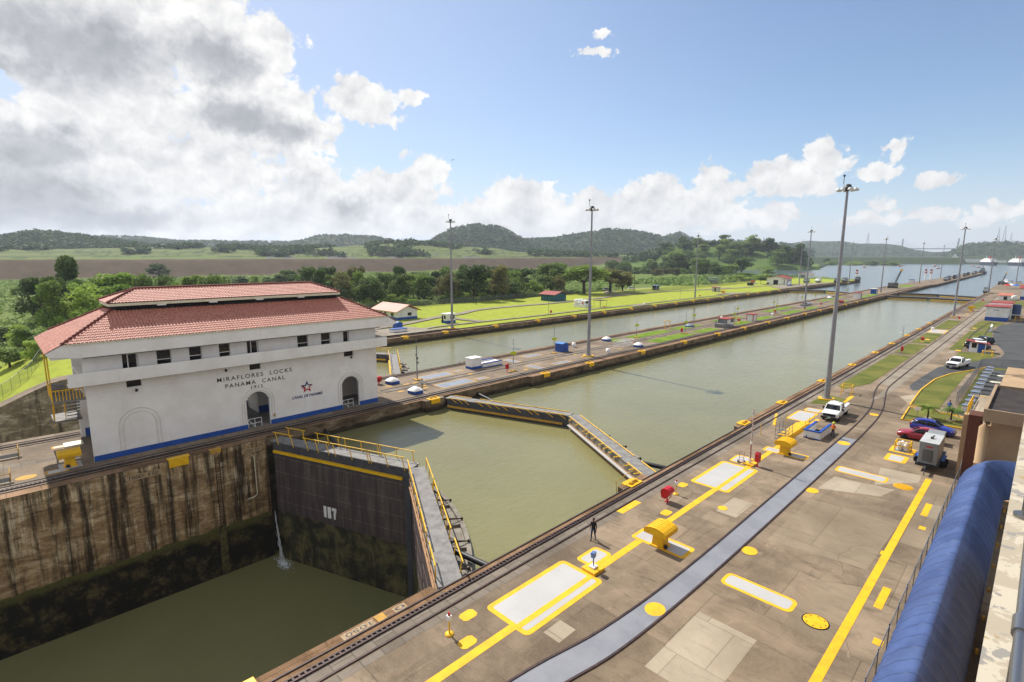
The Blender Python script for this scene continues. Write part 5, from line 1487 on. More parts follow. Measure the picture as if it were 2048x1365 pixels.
t = thing('trough', 'white trough with blue rim in front of the blue cabinet across the far lane', 'trough', (-117.6,74.7,.3)); MB().box(-1.2,.8,-2.1,2.1,.1,.75).build('tank', m_white, t); MB().box(-1.25,.85,-2.15,2.15,.75,.9).box(-1.21,.81,-2.11,2.11,0,.1).build('rim', m_blue, t)
# rack of pipes
t = thing('pipe_rack', 'white tubular rack frames stacked on the centre wall', 'rack', (-65.2,99.3,0))
m = MB()
for x in (-1.0,-.3,.4,1.1):
    for y in (-2.4,-.8,.8,2.4):
        m.cyl((x,y,0),(x,y,1.55),.04,n=6)
for z in (.25,.85,1.4):
    for y in (-2.4,-.8,.8,2.4):
        m.cyl((-1,y,z),(1.1,y,z),.035,n=6)
    for x in (-1.0,.4,1.1):
        m.cyl((x,-2.4,z),(x,2.4,z),.035,n=6)
m.build('frame', m_white, t)

# yellow mooring pads along the copings
def pads(X, ys, sgn, side, z=0):
    first = None
    n = len(ys)
    for i, y in enumerate(ys):
        lb = f'yellow mooring pad, {ORD[i]} from the left along the coping of {side}'
        if first is None:
            t = thing('mooring_pad', lb, 'mooring pad', (X,y,z), 0, 'yellow mooring pads')
            MB().box(-.55,.45,-.9,.9,.007,.10).box(.45,.58,-.75,.75,-.55,.10).build('plate', m_yellow, t, .02)
            MB().cyl((-.1,-.45,.1),(-.1,-.45,.3),.15,n=10).cyl((-.1,.45,.1),(-.1,.45,.3),.15,n=10).build('horn', m_yellow, t)
            MB().cyl((-.1,-.5,.24),(-.1,.5,.24),.08,n=8).build('bar', m_yfade, t)
            if sgn < 0:
                t.rotation_euler.z = math.pi
            first = t
        else:
            dup(first, (X,y,z), None, lb)
pads(-24.55+.42, [38.9,63.3,76.2,94.4,112.7,130.9,147.2,165.4,182.2,200.4], -1, 'the truck side wall')
pads(-59.3, [43.0,66.5,79.1,97.1,115.5,133.6,150.2,168.2,185,202.4,219.4,235.4,254,272,290], 1, 'the centre wall')
pads(-111.15, [72.3,84.8,103,121,139,156,173.4,190.6,207.5,223,237.4,253,269.4,284,297,313,329.5], 1, 'the far bank wall')
t = thing('mooring_pad', 'yellow mooring board with worn writing on the centre wall below the house', 'mooring pad', (-58.9,11.6,0)); MB().box(-.6,.05,-.95,.95,.008,.1).box(.0,.12,-.9,.8,-.75,.1).build('plate', m_yellow, t, .02)
t = thing('mooring_pad', 'small faded orange pad on the centre wall under the house', 'mooring pad', (-58.9,14.9,0)); MB().box(-.5,.06,-.55,.55,.008,.09).box(.0,.1,-.5,.5,-.3,.09).build('plate', m_yfade, t, .02)
t = thing('mooring_pad', 'worn yellow pad at the bottom edge of the photo on the truck side coping', 'mooring pad', (-24.2,6.6,0)); MB().box(-.4,.5,-.5,.35,.008,.16).build('plate', m_yellow, t, .03)
t = thing('mooring_pad', 'faded orange plate set in the truck side coping before the first gate', 'mooring pad', (-24.15,13.55,0)); MB().box(-.3,.3,-.28,.28,.008,.05).build('plate', m_yfade, t, .01)
# painted distance boards
m_cop2 = pm('worn_cream_patch', 'cdb592', .62, .9, scale=5, h2='a8875f')
def board(txt, X, y, z, w, h, label, flat=False):
    if flat:
        M = Matrix.Translation((X,y,z)) @ Matrix.Rotation(R(-90),4,'Z'); 
        t = thing('distance_mark', label, 'painted mark', (0,0,0)); MB().box(X-h/2,X+h/2,y-w/2,y+w/2,.007,.011).build('panel', m_cop2, t)
        put_text('figures', txt, w*.78, h*.62, Matrix.Translation((X,y,.0125)) @ Matrix.Rotation(R(-90),4,'Z') @ Matrix.Scale(1,4), m_letter, t, ext=.001)
    else:
        t = thing('distance_mark', label, 'painted mark', (0,0,0)); MB().box(X,X+.012,y-w/2,y+w/2,z-h/2,z+h/2).build('panel', m_cop2, t)
        put_text('figures', txt, w*.8, h*.62, Matrix.Translation((X+.014,y,z)) @ Matrix(((0,0,1,0),(1,0,0,0),(0,1,0,0),(0,0,0,1))), m_letter, t, ext=.003)
board('1000  150', -58.9, 8.6, -.85, 2.9, .55, 'worn painted distance figures on the centre wall left of the yellow board')
board('\u00b71050 10\u00b7', -58.9, 18.4, -.95, 2.0, .5, 'painted distance figures on the centre wall beside the first gate hinge')
board('1050', -24.15, 12.2, 0, 1.9, .5, 'painted distance figures 1050 on the truck side coping', True)
board('0', -24.15, 14.8, 0, .8, .5, 'painted figure 0 on the truck side coping by the gate', True)
# pipe and ladder slots in the centre wall face
t = thing('drain_pipe', 'thin pale pipe running down the centre wall near the first gate', 'pipe', (0,0,0)); MB().tube([(-58.8,18.4,-1.5),(-58.78,18.55,-1.7),(-58.78,18.6,-6.0),(-58.78,18.3,-6.25),(-58.8,17.6,-6.3)], .05, 6).build('pipe', m_cream, t)
t = thing('wall_ladder', 'dark ladder recess below the orange pad in the centre wall', 'ladder', (0,0,0))
l_ = MB()
for y in (14.75,15.15):
    l_.box(-58.9,-58.84,y-.03,y+.03,-14,-.5)
for k in range(44):
    l_.box(-58.9,-58.85,14.75,15.15,-13.8+.3*k,-13.75+.3*k)
l_.build('rungs', m_rust, t); MB().box(-58.9,-58.82,14.55,15.25,-14,-8.4).build('worn_plate', pm('algae_plate','837b46',.45,.9,scale=2,h2='4a4628'), t)
# stepped pits and chain rails at the left end of the centre wall
for X, Y, lb in [(-71.2,-.4,'stair pit with thin rail at the left end of the centre wall, far lane side'),(-63.6,-1.2,'stair pit with thin rail at the left edge of the photo on the centre wall')]:
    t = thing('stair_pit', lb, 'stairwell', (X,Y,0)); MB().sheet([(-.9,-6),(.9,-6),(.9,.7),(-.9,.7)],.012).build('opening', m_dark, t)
    s_ = MB()
    for k in range(5):
        s_.box(.9,.9+.22,-.9*k,.9-.9*k,.0,.16)
    s_.build('kerb', m_deck_l, t)
    rl = MB().cyl((.9,.7,0),(.9,.7,.95),.04,n=6).cyl((-.9,.7,0),(-.9,.7,.95),.04,n=6).cyl((-.9,.7,.95),(.9,.7,.95),.03,n=6).cyl((.9,.7,.9),(.9,-6,.9),.03,n=6); rl.build('rail', m_yfade, t)
for a in [(-71.9,-70.9,2.8,4.6,'small pale hatch behind the capstan by the control house'),(-63.9,-62.7,1.8,3.5,'small pale hatch left of the capstan by the control house')]:
    hatch(*a, border=.2, cm=m_hatch, rnd=.08)
t = thing('canopy_plate', 'pale yellow painted slab by the end wall of the control house', 'slab', (-71.4,5.0,0)); MB().box(-.8,.8,-1.2,.4,.013,.1).build('slab', m_cream, t)

t = thing('guard_rail', 'thin rusty rail loop at the wall jut below the second gate', 'railing', (-24.6,37.2,0)); MB().tube([(0,0,-.6),(-.05,-.05,.5),(0,1.6,.75),(0,3.0,.75),(0,3.0,0)], .03, 6).build('tube', m_yfade, t)
cr_ = MB(); rr_ = random.Random(5)
for k in range(16):
    x, y = rr_.uniform(-21.2,-5), rr_.uniform(12,80); a = rr_.choice((0,1.57,rr_.uniform(0,3.1)))
    for j in range(rr_.randint(5,14)):
        l = rr_.uniform(.25,.6); x1, y1 = x+math.cos(a)*l, y+math.sin(a)*l; nx, ny = -math.sin(a)*.008, math.cos(a)*.008
        cr_.add([(x-nx,y-ny,.0056),(x+nx,y+ny,.0056),(x1+nx,y1+ny,.0056),(x1-nx,y1-ny,.0056)],[(0,1,2,3)]); x, y = x1, y1; a += rr_.gauss(0,.28)
struct(cr_.build('paving_crack', m_deck_d if False else pm('crack','4a3f34',.5,.95)))

# ================================================================== VEHICLES
m_cpaint = {k: pm('car_paint_'+k, h, kk, .25, .0, var=.03, spec=.6) for k, h, kk in (('white','f0f0f0',.85),('red','b0203a',.62),('blue','26309c',.7),('dark','23262c',.8),('silver','b5b8bc',.7))}
m_head = pm('headlamp_glass', 'dfe6ea', .8, .1, spec=.8); m_tail = pm('tail_lamp', 'c8101e', .8, .2); m_plate = pm('number_plate', 'bfe0d6', .8, .5)
def sect(x, hw, z0, zb, z1, rnd):
    """closed car body section at station x: (y, z) ring"""
    return [(x,-hw*.9,z0),(x,-hw,z0+(zb-z0)*.35),(x,-hw,zb),(x,-hw+rnd,z1),(x,hw-rnd,z1),(x,hw,zb),(x,hw,z0+(zb-z0)*.35),(x,hw*.9,z0)]
def wheel(t, x, y, r, wd_=.2):
    w = MB().lathe([(r*.62,-wd_/2),(r*.95,-wd_/2),(r,-wd_/2+.03),(r,wd_/2-.03),(r*.95,wd_/2),(r*.62,wd_/2)], n=20)
    w.v = [(x+a, y+c_, r+b) for a, b, c_ in w.v]
    o = w.build('wheel', m_tyre, t)
    q = MB().lathe([(.02,-wd_*.42),(r*.62,-wd_*.42),(r*.62,wd_*.42),(.02,wd_*.46)], n=16)
    q.v = [(x+a, y+c_, r+b) for a, b, c_ in q.v]
    q.build('rim', m_steel, o)
def hatchback(label, loc, rz, paint, L=4.1, W=1.68):
    t = thing('parked_car', label, 'car', (*loc,0), rz, None)
    h = W/2; k = L/4.1
    S = [(2.05,.55,.32,.50,.58,.05),(1.98,.72,.25,.58,.66,.08),(1.7,.82,.2,.66,.78,.12),(1.2,.84,.2,.72,.88,.14),(.75,.84,.2,.78,.95,.10),(-.4,.84,.2,.82,.95,.07),(-1.3,.84,.2,.85,.97,.07),(-1.8,.81,.22,.86,.98,.10),(-2.0,.74,.3,.78,.92,.1),(-2.05,.62,.36,.6,.75,.08)]
    b = MB().loft([sect(x*k, hw/.84*h, a, b_, c_, d) for x,hw,a,b_,c_,d in S], 0, True)
    body = b.build('body', m_cpaint[paint], t, .02)
    G = [(.80,.70,.92,.93),(.1,.62,.92,1.36),(-.3,.61,.92,1.43),(-.9,.60,.92,1.42),(-1.5,.58,.92,1.32),(-1.92,.62,.92,.98)]
    gl = MB().loft([[(x*k,-h*.94,z0),(x*k,-hw/.84*h,z1),(x*k,hw/.84*h,z1),(x*k,h*.94,z0)] for x,hw,z0,z1 in G], 0, True); gl.build('windows', m_glass, t)
    rf = MB().loft([[(x*k,-hw/.84*h-.02,z1-.03),(x*k,-hw/.84*h*.8,z1+.03),(x*k,hw/.84*h*.8,z1+.03),(x*k,hw/.84*h+.02,z1-.03)] for x,hw,z0,z1 in [(.16,.61,0,1.33),(-.3,.61,0,1.43),(-.9,.60,0,1.42),(-1.5,.58,0,1.33),(-1.62,.58,0,1.27)]], 0, True)
    rf.build('roof', m_cpaint[paint], t)
    pl_ = MB()
    for sg in (-1, 1):
        for (x0,z0),(x1,z1) in (((.85,.93),(.12,1.38)),((-.45,.93),(-.48,1.41)),((-1.6,.95),(-1.25,1.38)),((-1.95,.95),(-1.55,1.32))):
            pl_.cyl((x0*k,sg*h*.95,z0),(x1*k,sg*h*.745,z1),.035,n=5)
    pl_.build('pillars', m_cpaint[paint], t)
    for x in (1.28, -1.28):
        for y in (-1, 1):
            wheel(t, x*k, y*(h-.1), .30)
    for y in (-1, 1):
        MB().loft([[(1.75*k,y*(h*.95),.70),(1.75*k,y*(h*.62),.76),(1.75*k,y*(h*.62),.64),(1.75*k,y*(h*.95),.60)],[(2.03*k,y*(h*.66),.60),(2.03*k,y*(h*.45),.62),(2.03*k,y*(h*.45),.54),(2.03*k,y*(h*.66),.52)]]).build('headlight', m_head, t)
        MB().bc((-1.96*k,y*h*.82,.88),(.16,.18,.30)).build('tail_light', m_tail, t)
        MB().bc((.62*k,y*(h+.08),.98),(.12,.16,.11)).build('mirror', m_cpaint[paint], t, .02)
    MB().bc((2.04*k,0,.40),(.06,.9,.16)).build('grille', m_black, t); MB().bc((-2.06*k,0,.62),(.03,.42,.12)).build('number_plate', m_plate, t)
    return t
hatchback('dark red hatchback parked behind the grey generator trailer', (-8.1,71.3), math.pi+.02, 'red')
hatchback('deep blue hatchback parked between the red car and the palm bed', (-7.55,75.3), -.06, 'blue')
def utility_truck(label, loc, rz, crew):
    t = thing('utility_truck', label, 'pickup truck', (*loc,0), rz, None)
    W = .93
    P = m_cpaint['white']
    # x forward; front at x=+2.9
    S = [(2.86,.86,.50,.95,1.02,.06),(2.80,.90,.45,1.02,1.13,.08),(2.3,.92,.45,1.08,1.18,.10),(1.55,.92,.45,1.12,1.22,.10),(1.3,.92,.42,1.15,1.24,.06),(0.6 if crew else .2,.92,.42,1.16,1.22,.04),(-.55,.92,.42,1.16,1.22,.04)]
    MB().loft([sect(x,hw,a,b,c_,d) for x,hw,a,b,c_,d in S], 0, True).build('body', P, t, .03)
    xb = -.5
    G = [(1.42,.84,1.2,1.22),(.85,.74,1.2,1.80),(.6,.73,1.2,1.86),(xb+.12,.73,1.2,1.86),(xb,.74,1.2,1.80),(xb-.04,.82,1.2,1.22)]
    MB().loft([[(x,-.86,z0),(x,-hw,z1),(x,hw,z1),(x,.86,z0)] for x,hw,z0,z1 in G], 0, True).build('windows', m_glass, t)
    MB().loft([[(x,-hw-.02,z-.05),(x,-hw*.85,z+.05),(x,hw*.85,z+.05),(x,hw+.02,z-.05)] for x,hw,z in ((.92,.745,1.78),(.6,.745,1.87),(xb+.1,.745,1.87),(xb-.02,.75,1.80))], 0, True).build('roof', P, t)
    q = MB()
    for sg in (-1, 1):
        for (x0,z0),(x1,z1) in (((1.40,1.2),(.86,1.82)),((.35,1.2),(.33,1.84)),((xb,1.2),(xb+.02,1.84))):
            q.cyl((x0,sg*.87,z0),(x1,sg*.755,z1),.055,n=5)
    q.bc((xb-.02,0,1.5),(.06,1.4,.62)) if not crew else None
    q.build('pillars', P, t)
    MB().box(2.84,2.93,-.66,.66,.72,1.04).build('grille', m_black, t, .02)
    MB().box(2.75,3.0,-.92,.92,.42,.66).build('bumper', m_black if not crew else m_chrome, t, .04)
    MB().bc((3.01,0,.58),(.02,.34,.14)).build('number_plate', m_plate, t)
    for y in (-1, 1):
        MB().bc((2.84,y*.78,.93),(.14,.22,.24)).build('headlight', m_head, t, .02)
        MB().bc((1.15,y*1.06,1.32),(.10,.22,.30)).build('mirror', m_black, t, .02)
        MB().bc((-3.06,y*.84,.95),(.05,.12,.26)).build('tail_light', m_tail, t)
        for x in (1.95, -2.05):
            wheel(t, x, y*.80, .38, .26)
        # side boxes of the service body
        sb = MB().box(-3.05,-.72,y*.58 if y > 0 else -.96,.96 if y > 0 else y*.58,.62,1.36)
        s_ = sb.build('tool_box', P, t, .02)
        for xa in (-2.95,-1.6,-1.2):
            MB().box(xa,xa+.38 if xa > -2 else xa+.85,(.962 if y > 0 else -.972),(.972 if y > 0 else -.962),.98,1.30).build('box_door', P, s_)
    MB().box(-3.05,-.65,-.575,.575,.62,.72).box(-3.08,-3.0,-.575,.575,.72,1.15).build('bed', P, t)
    MB().box(-3.15,-2.95,-.9,.9,.42,.56).build('rear_bumper', m_black, t)
    MB().box(-2.9,2.6,-.5,.5,.35,.5).build('chassis', m_black, t)
    MB().bc((-.1,0,1.95),(.3,.6,.12)).build('beacon', P, t, .03)
    return t
utility_truck('white utility truck with dark grille parked by the light tower and the man in orange', (-17.15,74.1), math.pi*1.5+.03, False)
utility_truck('white utility truck on the asphalt road near the large kerbed lawn', (-10.15,124.2), math.pi*1.5-.21, True)
def suv(label, loc, rz, paint, z=0):
    t = thing('parked_car', label, 'car', (*loc,z), rz)
    MB().loft([sect(x,hw,a,b,c_,d) for x,hw,a,b,c_,d in [(2.2,.8,.4,.75,.85,.08),(2.1,.88,.3,.85,.95,.08),(1.2,.9,.3,.95,1.05,.08),(-2.1,.9,.3,.95,1.02,.05),(-2.25,.85,.4,.9,1.0,.05)]],0,True).build('body', m_cpaint[paint], t)
    MB().loft([[(x,-.84,1.0),(x,-hw,z1),(x,hw,z1),(x,.84,1.0)] for x,hw,z1 in [(1.2,.8,1.02),(.6,.68,1.6),(-1.8,.68,1.62),(-2.2,.78,1.02)]],0,True).build('windows', m_glass, t)
    MB().loft([[(x,-.7,z1),(x,-.6,z1+.06),(x,.6,z1+.06),(x,.7,z1)] for x,z1 in [(.6,1.58),(-1.8,1.6)]]).build('roof', m_cpaint[paint], t)
    for x in (1.4,-1.4):
        for y in (-.78,.78):
            wheel(t, x, y, .36)
    return t
suv('dark car parked behind the blue and white kiosk', (-9.6,152.5), .1, 'dark')
suv('white car behind the red roofed kiosk, nose towards the blockhouse', (-10.2,158), 2.0, 'white')
suv('dark pickup beyond the kiosk beside the asphalt', (-9.3,163.5), 2.2, 'dark')
suv('silver car under the spreading trees across the far lane', (-177,250), 1.3, 'silver', .2)
suv('white car under the spreading trees across the far lane', (-172,268), 1.2, 'white', .2)
suv('white car at the far end of the truck side bank', (-21,556), 1.2, 'white'); suv('red and white car at the right edge near the parasols', (-15.7,545), 1.2, 'white')

# generator trailer
t = thing('generator_trailer', 'tall grey generator trailer with dark radiator grille by the blue tunnel', 'generator', (-6.2,63.4,0))
m_gen = pm('generator_grey','a3a5a4',.62,.5,scale=.5); m_gent = pm('generator_top','c9cbca',.75,.5)
MB().box(-.72,.72,-2.5,1.0,.75,2.78).build('housing', m_gen, t, .03)
MB().box(-.74,.74,-2.52,1.02,2.78,2.84).build('lid', m_gent, t, .02)
MB().box(-.62,.62,1.05,2.9,.75,2.70).box(-.66,.66,1.02,2.95,2.70,2.78).build('rear_housing', m_gen, t, .03)
gq = MB().box(-.40,.36,-2.53,-2.5,1.0,2.1).build('grille', m_black, t)
b = MB()
for k in range(14):
    b.box(-.38,.34,-2.55,-2.53,1.04+.075*k,1.07+.075*k)
b.build('louvre', m_gen, gq)
MB().bc((.0,-.9,2.92),(.22,.3,.16)).cyl((0,-.8,2.9),(.12,-.6,3.1),.06,n=8).build('exhaust', m_rust, t)
MB().bc((.05,-2.515,2.42),(.5,.012,.12)).build('badge', m_ered, t)
MB().box(-.85,.85,-2.7,3.0,.52,.72).box(-.1,.1,-3.9,-2.7,.5,.62).build('chassis', m_black, t)
MB().cyl((0,-3.7,.0),(0,-3.7,.9),.05,n=8).build('jack', m_steel, t)
for y in (-.3,.7):
    for x in (-.95,.95):
        wheel(t, x, y, .36, .22)
for x in (-.95,.95):
    MB().box(x-.16,x+.16,-.9,1.2,.78,.86).build('mudguard', m_blue, t, .02)

# ================================================================== PEOPLE
def skin_mesh(name, V, E, Rr, root, mats, pick, parent, sub=2):
    me_ = bpy.data.meshes.new(name); me_.from_pydata(V, E, [])
    o_ = bpy.data.objects.new(name, me_); col.objects.link(o_)
    md_ = o_.modifiers.new('skin', 'SKIN'); md_.use_smooth_shade = True
    for i, r_ in enumerate(Rr):
        me_.skin_vertices[0].data[i].radius = (r_, r_) if not isinstance(r_, tuple) else r_
        me_.skin_vertices[0].data[i].use_root = (i == root)
    s_ = o_.modifiers.new('smooth', 'SUBSURF'); s_.levels = sub; s_.render_levels = sub
    dg = bpy.context.evaluated_depsgraph_get()
    m = bpy.data.meshes.new_from_object(o_.evaluated_get(dg))
    bpy.data.objects.remove(o_); bpy.data.meshes.remove(me_)
    m.name = name
    m.materials.clear()
    for x in mats:
        m.materials.append(x)
    for p_ in m.polygons:
        p_.material_index = pick(p_.center); p_.use_smooth = True
    r = bpy.data.objects.new(name, m); col.objects.link(r); r.parent = parent
    return r
m_skin = pm('skin','8a5a40',.6,.6); m_hair = pm('hair','1a1512',.6,.8); m_jean = pm('jeans','2f4468',.55,.85,scale=6); m_kh = pm('grey_trousers','8f8d84',.55,.85,scale=6)
m_tee = pm('dark_shirt','1c1c20',.6,.85); m_wtee = pm('pale_shirt','d9dbe0',.7,.85); m_orange = pm('orange_vest','e2672a',.75,.8); m_shoe = pm('shoe','1d1a18',.6,.7); m_bshirt = pm('blue_shirt','3f6fb8',.7,.85)
def person(label, loc, rz, shirt, trousers, stride=.0, arms='down', hat=None, sleeve=.30, vest=None, sit=False, sc_=1.0):
    t = thing('person', label, 'person', loc, rz)
    V = []; E = []; Rr = []
    def v(p_, r_, c_=None):
        V.append(p_); Rr.append(r_); i = len(V)-1
        if c_ is not None:
            E.append((c_, i))
        return i
    pel = v((0,0,.94), (.17,.125)); bel = v((0,.01,1.08), (.16,.12), pel); ch = v((0,0,1.28), (.185,.13), bel); ne0 = v((0,0,1.43), (.09,.075), ch)
    nk = v((0,.01,1.50), .055, ne0); hd = v((0,.025,1.58), (.068,.082), nk); h2 = v((0,.02,1.67), (.075,.09), hd); h3 = v((0,.015,1.735), (.05,.06), h2); v((0,.125,1.615), .012, hd)
    wrists = []
    for s_ in (-1, 1):
        st = stride*s_
        hip = v((s_*.09,0,.88), .095, pel)
        if sit:
            kn = v((s_*.1,.42,.86), .07, hip); an = v((s_*.1,.44,.45), .045, kn)
        else:
            kn = v((s_*.10,st*.5+.03,.50), .068, hip); an = v((s_*.10,st-.04*(st < 0),.10+.03*(st < 0)), .043, kn)
        he = v((V[an][0],V[an][1]+.02,V[an][2]-.06), .04, an); v((V[an][0]+s_*.02,V[an][1]+.17,V[an][2]-.07), .035, he)
        sh = v((s_*.185,0,1.40), .058, ne0)
        if arms == 'down':
            el_ = v((s_*.25,-.03-st*.35,1.13), .042, sh); wr = v((s_*.27,.06-st*.5,.88), .028, el_)
        elif arms == 'front':
            el_ = v((s_*.25,.05,1.13), .042, sh); wr = v((s_*.10,.25,1.12), .028, el_)
        else:
            el_ = v((s_*.30,.02,1.16), .042, sh); wr = v((s_*.20,.20,1.05), .028, el_)
        d = (Vector(V[wr])-Vector(V[el_])).normalized(); sd = Vector((0,1,0)) if abs(d.z) > .7 else Vector((0,0,1)); sd = (sd-d*sd.dot(d)).normalized()
        W_ = Vector(V[wr]); pa = v(tuple(W_+d*.05), (.035,.02), wr)
        for k, (off, L) in enumerate(((-.030,.062),(-.010,.075),(.010,.072),(.028,.055))):
            f1 = v(tuple(W_+d*.095+sd*off), .0095, pa); f2 = v(tuple(W_+d*(.095+L*.6)+sd*off+Vector((-s_*.010,0,0))), .0085, f1); v(tuple(W_+d*(.095+L)+sd*off+Vector((-s_*.025,0,0))), .0075, f2)
        th = v(tuple(W_+d*.05+sd*.045), .0105, pa); v(tuple(W_+d*.085+sd*.062), .009, th)
        wrists.append((el_, wr))
    def pick(c_):
        if c_.z > 1.475 and abs(c_.x) < .12:
            return 0
        for el_, wr in wrists:
            e, w_ = Vector(V[el_]), Vector(V[wr]); sh_ = Vector((math.copysign(.185, e.x),0,1.40))
            if abs(c_.x) > .16 or (arms != 'down' and c_.y > .15 and c_.z > 1.0):
                if (c_-e).length < .10 and (c_-w_).length > .24 and sleeve > .25 and (c_-sh_).length < sleeve:
                    return 1
                if (c_-sh_).length > sleeve and c_.z > .6 and (c_.z < 1.36) and (Vector((c_.x-e.x,c_.y-e.y,c_.z-e.z)).length < .34):
                    return 0 if abs(c_.x) > .19 or c_.y > .14 else 1
        if c_.z > .96:
            return 1
        lim = .10 if not sit else .47
        return 3 if c_.z < lim else 2
    body = skin_mesh('body', V, E, Rr, 0, [m_skin, shirt, trousers, m_shoe], pick, t)
    for s_ in (-1, 1):
        MB().sph((s_*.03,.108,1.645),.009,6,4).build('eye', m_dark, t)
        MB().sph((s_*.078,.02,1.63),(.012,.022,.032),6,4).build('ear', m_skin, t)
    MB().bc((0,.106,1.572),(.04,.01,.008)).build('mouth', m_mred, t)
    if hat:
        MB().lathe([(.17,0),(.125,.02),(.12,.08),(.08,.13),(.02,.145)], (0,.01,1.70), 16).build('helmet', hat, t)
    else:
        MB().lathe([(.094,0),(.096,.05),(.075,.10),(.02,.118)], (0,-.012,1.665), 14).build('hair', m_hair, t)
    if vest:
        MB().loft([[(.185*math.cos(a)*k,.135*math.sin(a)*k+.005,z) for a in np.linspace(0,2*math.pi,15)[:-1]] for z,k in ((1.0,1.02),(1.15,1.0),(1.32,1.08),(1.42,.80))],0,True).build('vest', vest, t)
        MB().loft([[(.187*math.cos(a)*1.02,.137*math.sin(a)*1.02+.005,z) for a in np.linspace(0,2*math.pi,15)[:-1]] for z in (1.12,1.17)]).build('reflective_band', m_sign, t)
    t.scale = (sc_,)*3
    return t
person('bald man in black shirt and jeans walking along the deck edge', (-20.79,28.7,0), -2.9, m_tee, m_jean, .16, sc_=.95)
person('worker in orange vest and yellow helmet standing by the white pit wall', (-15.13,65.3,0), -.4, m_orange, m_jean, .05, 'bent', m_sign, vest=m_orange, sc_=.98)
person('man in pale shirt standing beside the domed skylight on the centre wall', (-64.9,45.0,0), -2.0, m_wtee, m_kh, .04, 'bent', sc_=.93)
person('man in blue shirt behind the palm nearer the fence', (-7.3,86.6,0), 2.9, m_bshirt, m_jean, .1, sc_=.95)
person('man in blue shirt standing in the grey kiosk doorway on the centre wall', (-65.5,146.6,.05), -1.4, m_bshirt, m_jean, .03, sc_=1.0)

# ================================================================== RIGHT SIDE: tunnel canopy, fence, visitor building, parapet
m_tarp = None
g = NG('blue_tarpaulin')
p = g.coord(True)
n = g.noise(g.coord(True,(1.5,.5,1.5)), 1.6, 5, .6); n2 = g.noise(p, .5, 4)
w_ = g.nd('ShaderNodeTexWave', wave_type='BANDS', bands_direction='Y'); w_.inputs['Scale'].default_value = 1.5; w_.inputs['Distortion'].default_value = 3.0; w_.inputs['Detail'].default_value = 2; w_.inputs['Detail Scale'].default_value = 2.0
g.l.new(p, w_.inputs['Vector'])
sp = g.step(g.noise(p, 9, 2), .77, .80)
sy = g.nd('ShaderNodeSeparateXYZ'); g.l.new(p, sy.inputs[0])
pn = g.nd('ShaderNodeTexWhiteNoise', noise_dimensions='1D'); g.l.new(g.ma('FLOOR', g.ma('DIVIDE', sy.outputs[1], 1.0)), pn.inputs['W'])
c = g.mix(g.step(n2,.35,.65), srgb('4f68a0',.58), srgb('3f568c',.55))
c = g.mix(g.ma('MULTIPLY', pn.outputs['Value'], .35), c, srgb('6478a6',.58))
c = g.mix(g.ma('MULTIPLY', g.step(g.ma('ABSOLUTE', g.ma('SUBTRACT', g.ma('FRACT', sy.outputs[1]), .5)), .455, .48), .55), c, srgb('26365f',.5))
g.col(g.mix(g.ma('MULTIPLY', sp, .5), c, srgb('d8dce4',.6)))
g.bump(g.ma('ADD', g.ma('MULTIPLY', w_.outputs['Fac'], .12), g.ma('MULTIPLY', n, 1.0)), .8, .05)
m_tarp = g.set(.72, 0, .3)
tun = thing('tunnel_canopy', 'long blue tarpaulin tunnel canopy running along the fence', 'canopy', (-2.0,38,0))
def tunprof(y):
    return [(-1.38,1.35),(-1.42,1.8),(-1.36,2.3),(-1.12,2.95),(-.7,3.5),(-.15,3.95),(.05,4.02),(.15,3.97),(.7,3.42),(1.12,2.85),(1.36,2.25),(1.42,1.8),(1.38,1.3)]
m = MB(); n_r = 0
ys = np.arange(-34, 16.2, 1.0)
rings = []
for y in ys:
    for q, sag in ((0, 0), (.10, .07), (.5, .13), (.90, .07)):
        if y+q > 16.0:
            break
        pr_ = tunprof(y)
        rings.append([(x*(1-sag*.3), y+q, z-sag*(.35+.65*min(1, abs(x)/1.2)) if z > 1.5 else z) for x, z in pr_])
m.loft(rings, 0, True, caps=False, closed=False)
m.build('tarpaulin', m_tarp, tun, fix=False)
# hood where the tunnel turns to the building
m = MB(); rings = []
for k in range(9):
    a = R(90-90*k/8)
    cx, cy = 2.2, 16.0
    rad = 2.2
    pr_ = tunprof(0)
    rings.append([(cx-(rad-x)*math.sin(a) if False else cx-(rad-x)*math.sin(a), cy+(rad-x)*math.cos(a), z) for x, z in pr_])
m.loft(rings, 0, True, caps=False, closed=False)
m.build('tarpaulin_bend', m_tarp, tun, fix=False)
hp = MB()
for y in ys[::2]:
    pts = [(x*.985, y, z-.03) for x, z in tunprof(y)]
    hp.tube(pts, .025, 5)
hp.build('hoop', m_steel, tun)
for y in np.arange(-22, 16, 3):
    for x in (-1.36, 1.36):
        MB().cyl((x,y,0),(x,y,1.6),.035,n=6).build('leg', m_steel, tun)
for x in (-1.38, 1.38):
    MB().tube([(x,-34,1.33),(x,16,1.33)],.03).build('side_rail', m_steel, tun)
for y in np.arange(-16, 16, 3.4):
    MB().box(1.5,1.62,y-.12,y+.12,1.0,1.2).build('yellow_hook', m_yfade, tun)
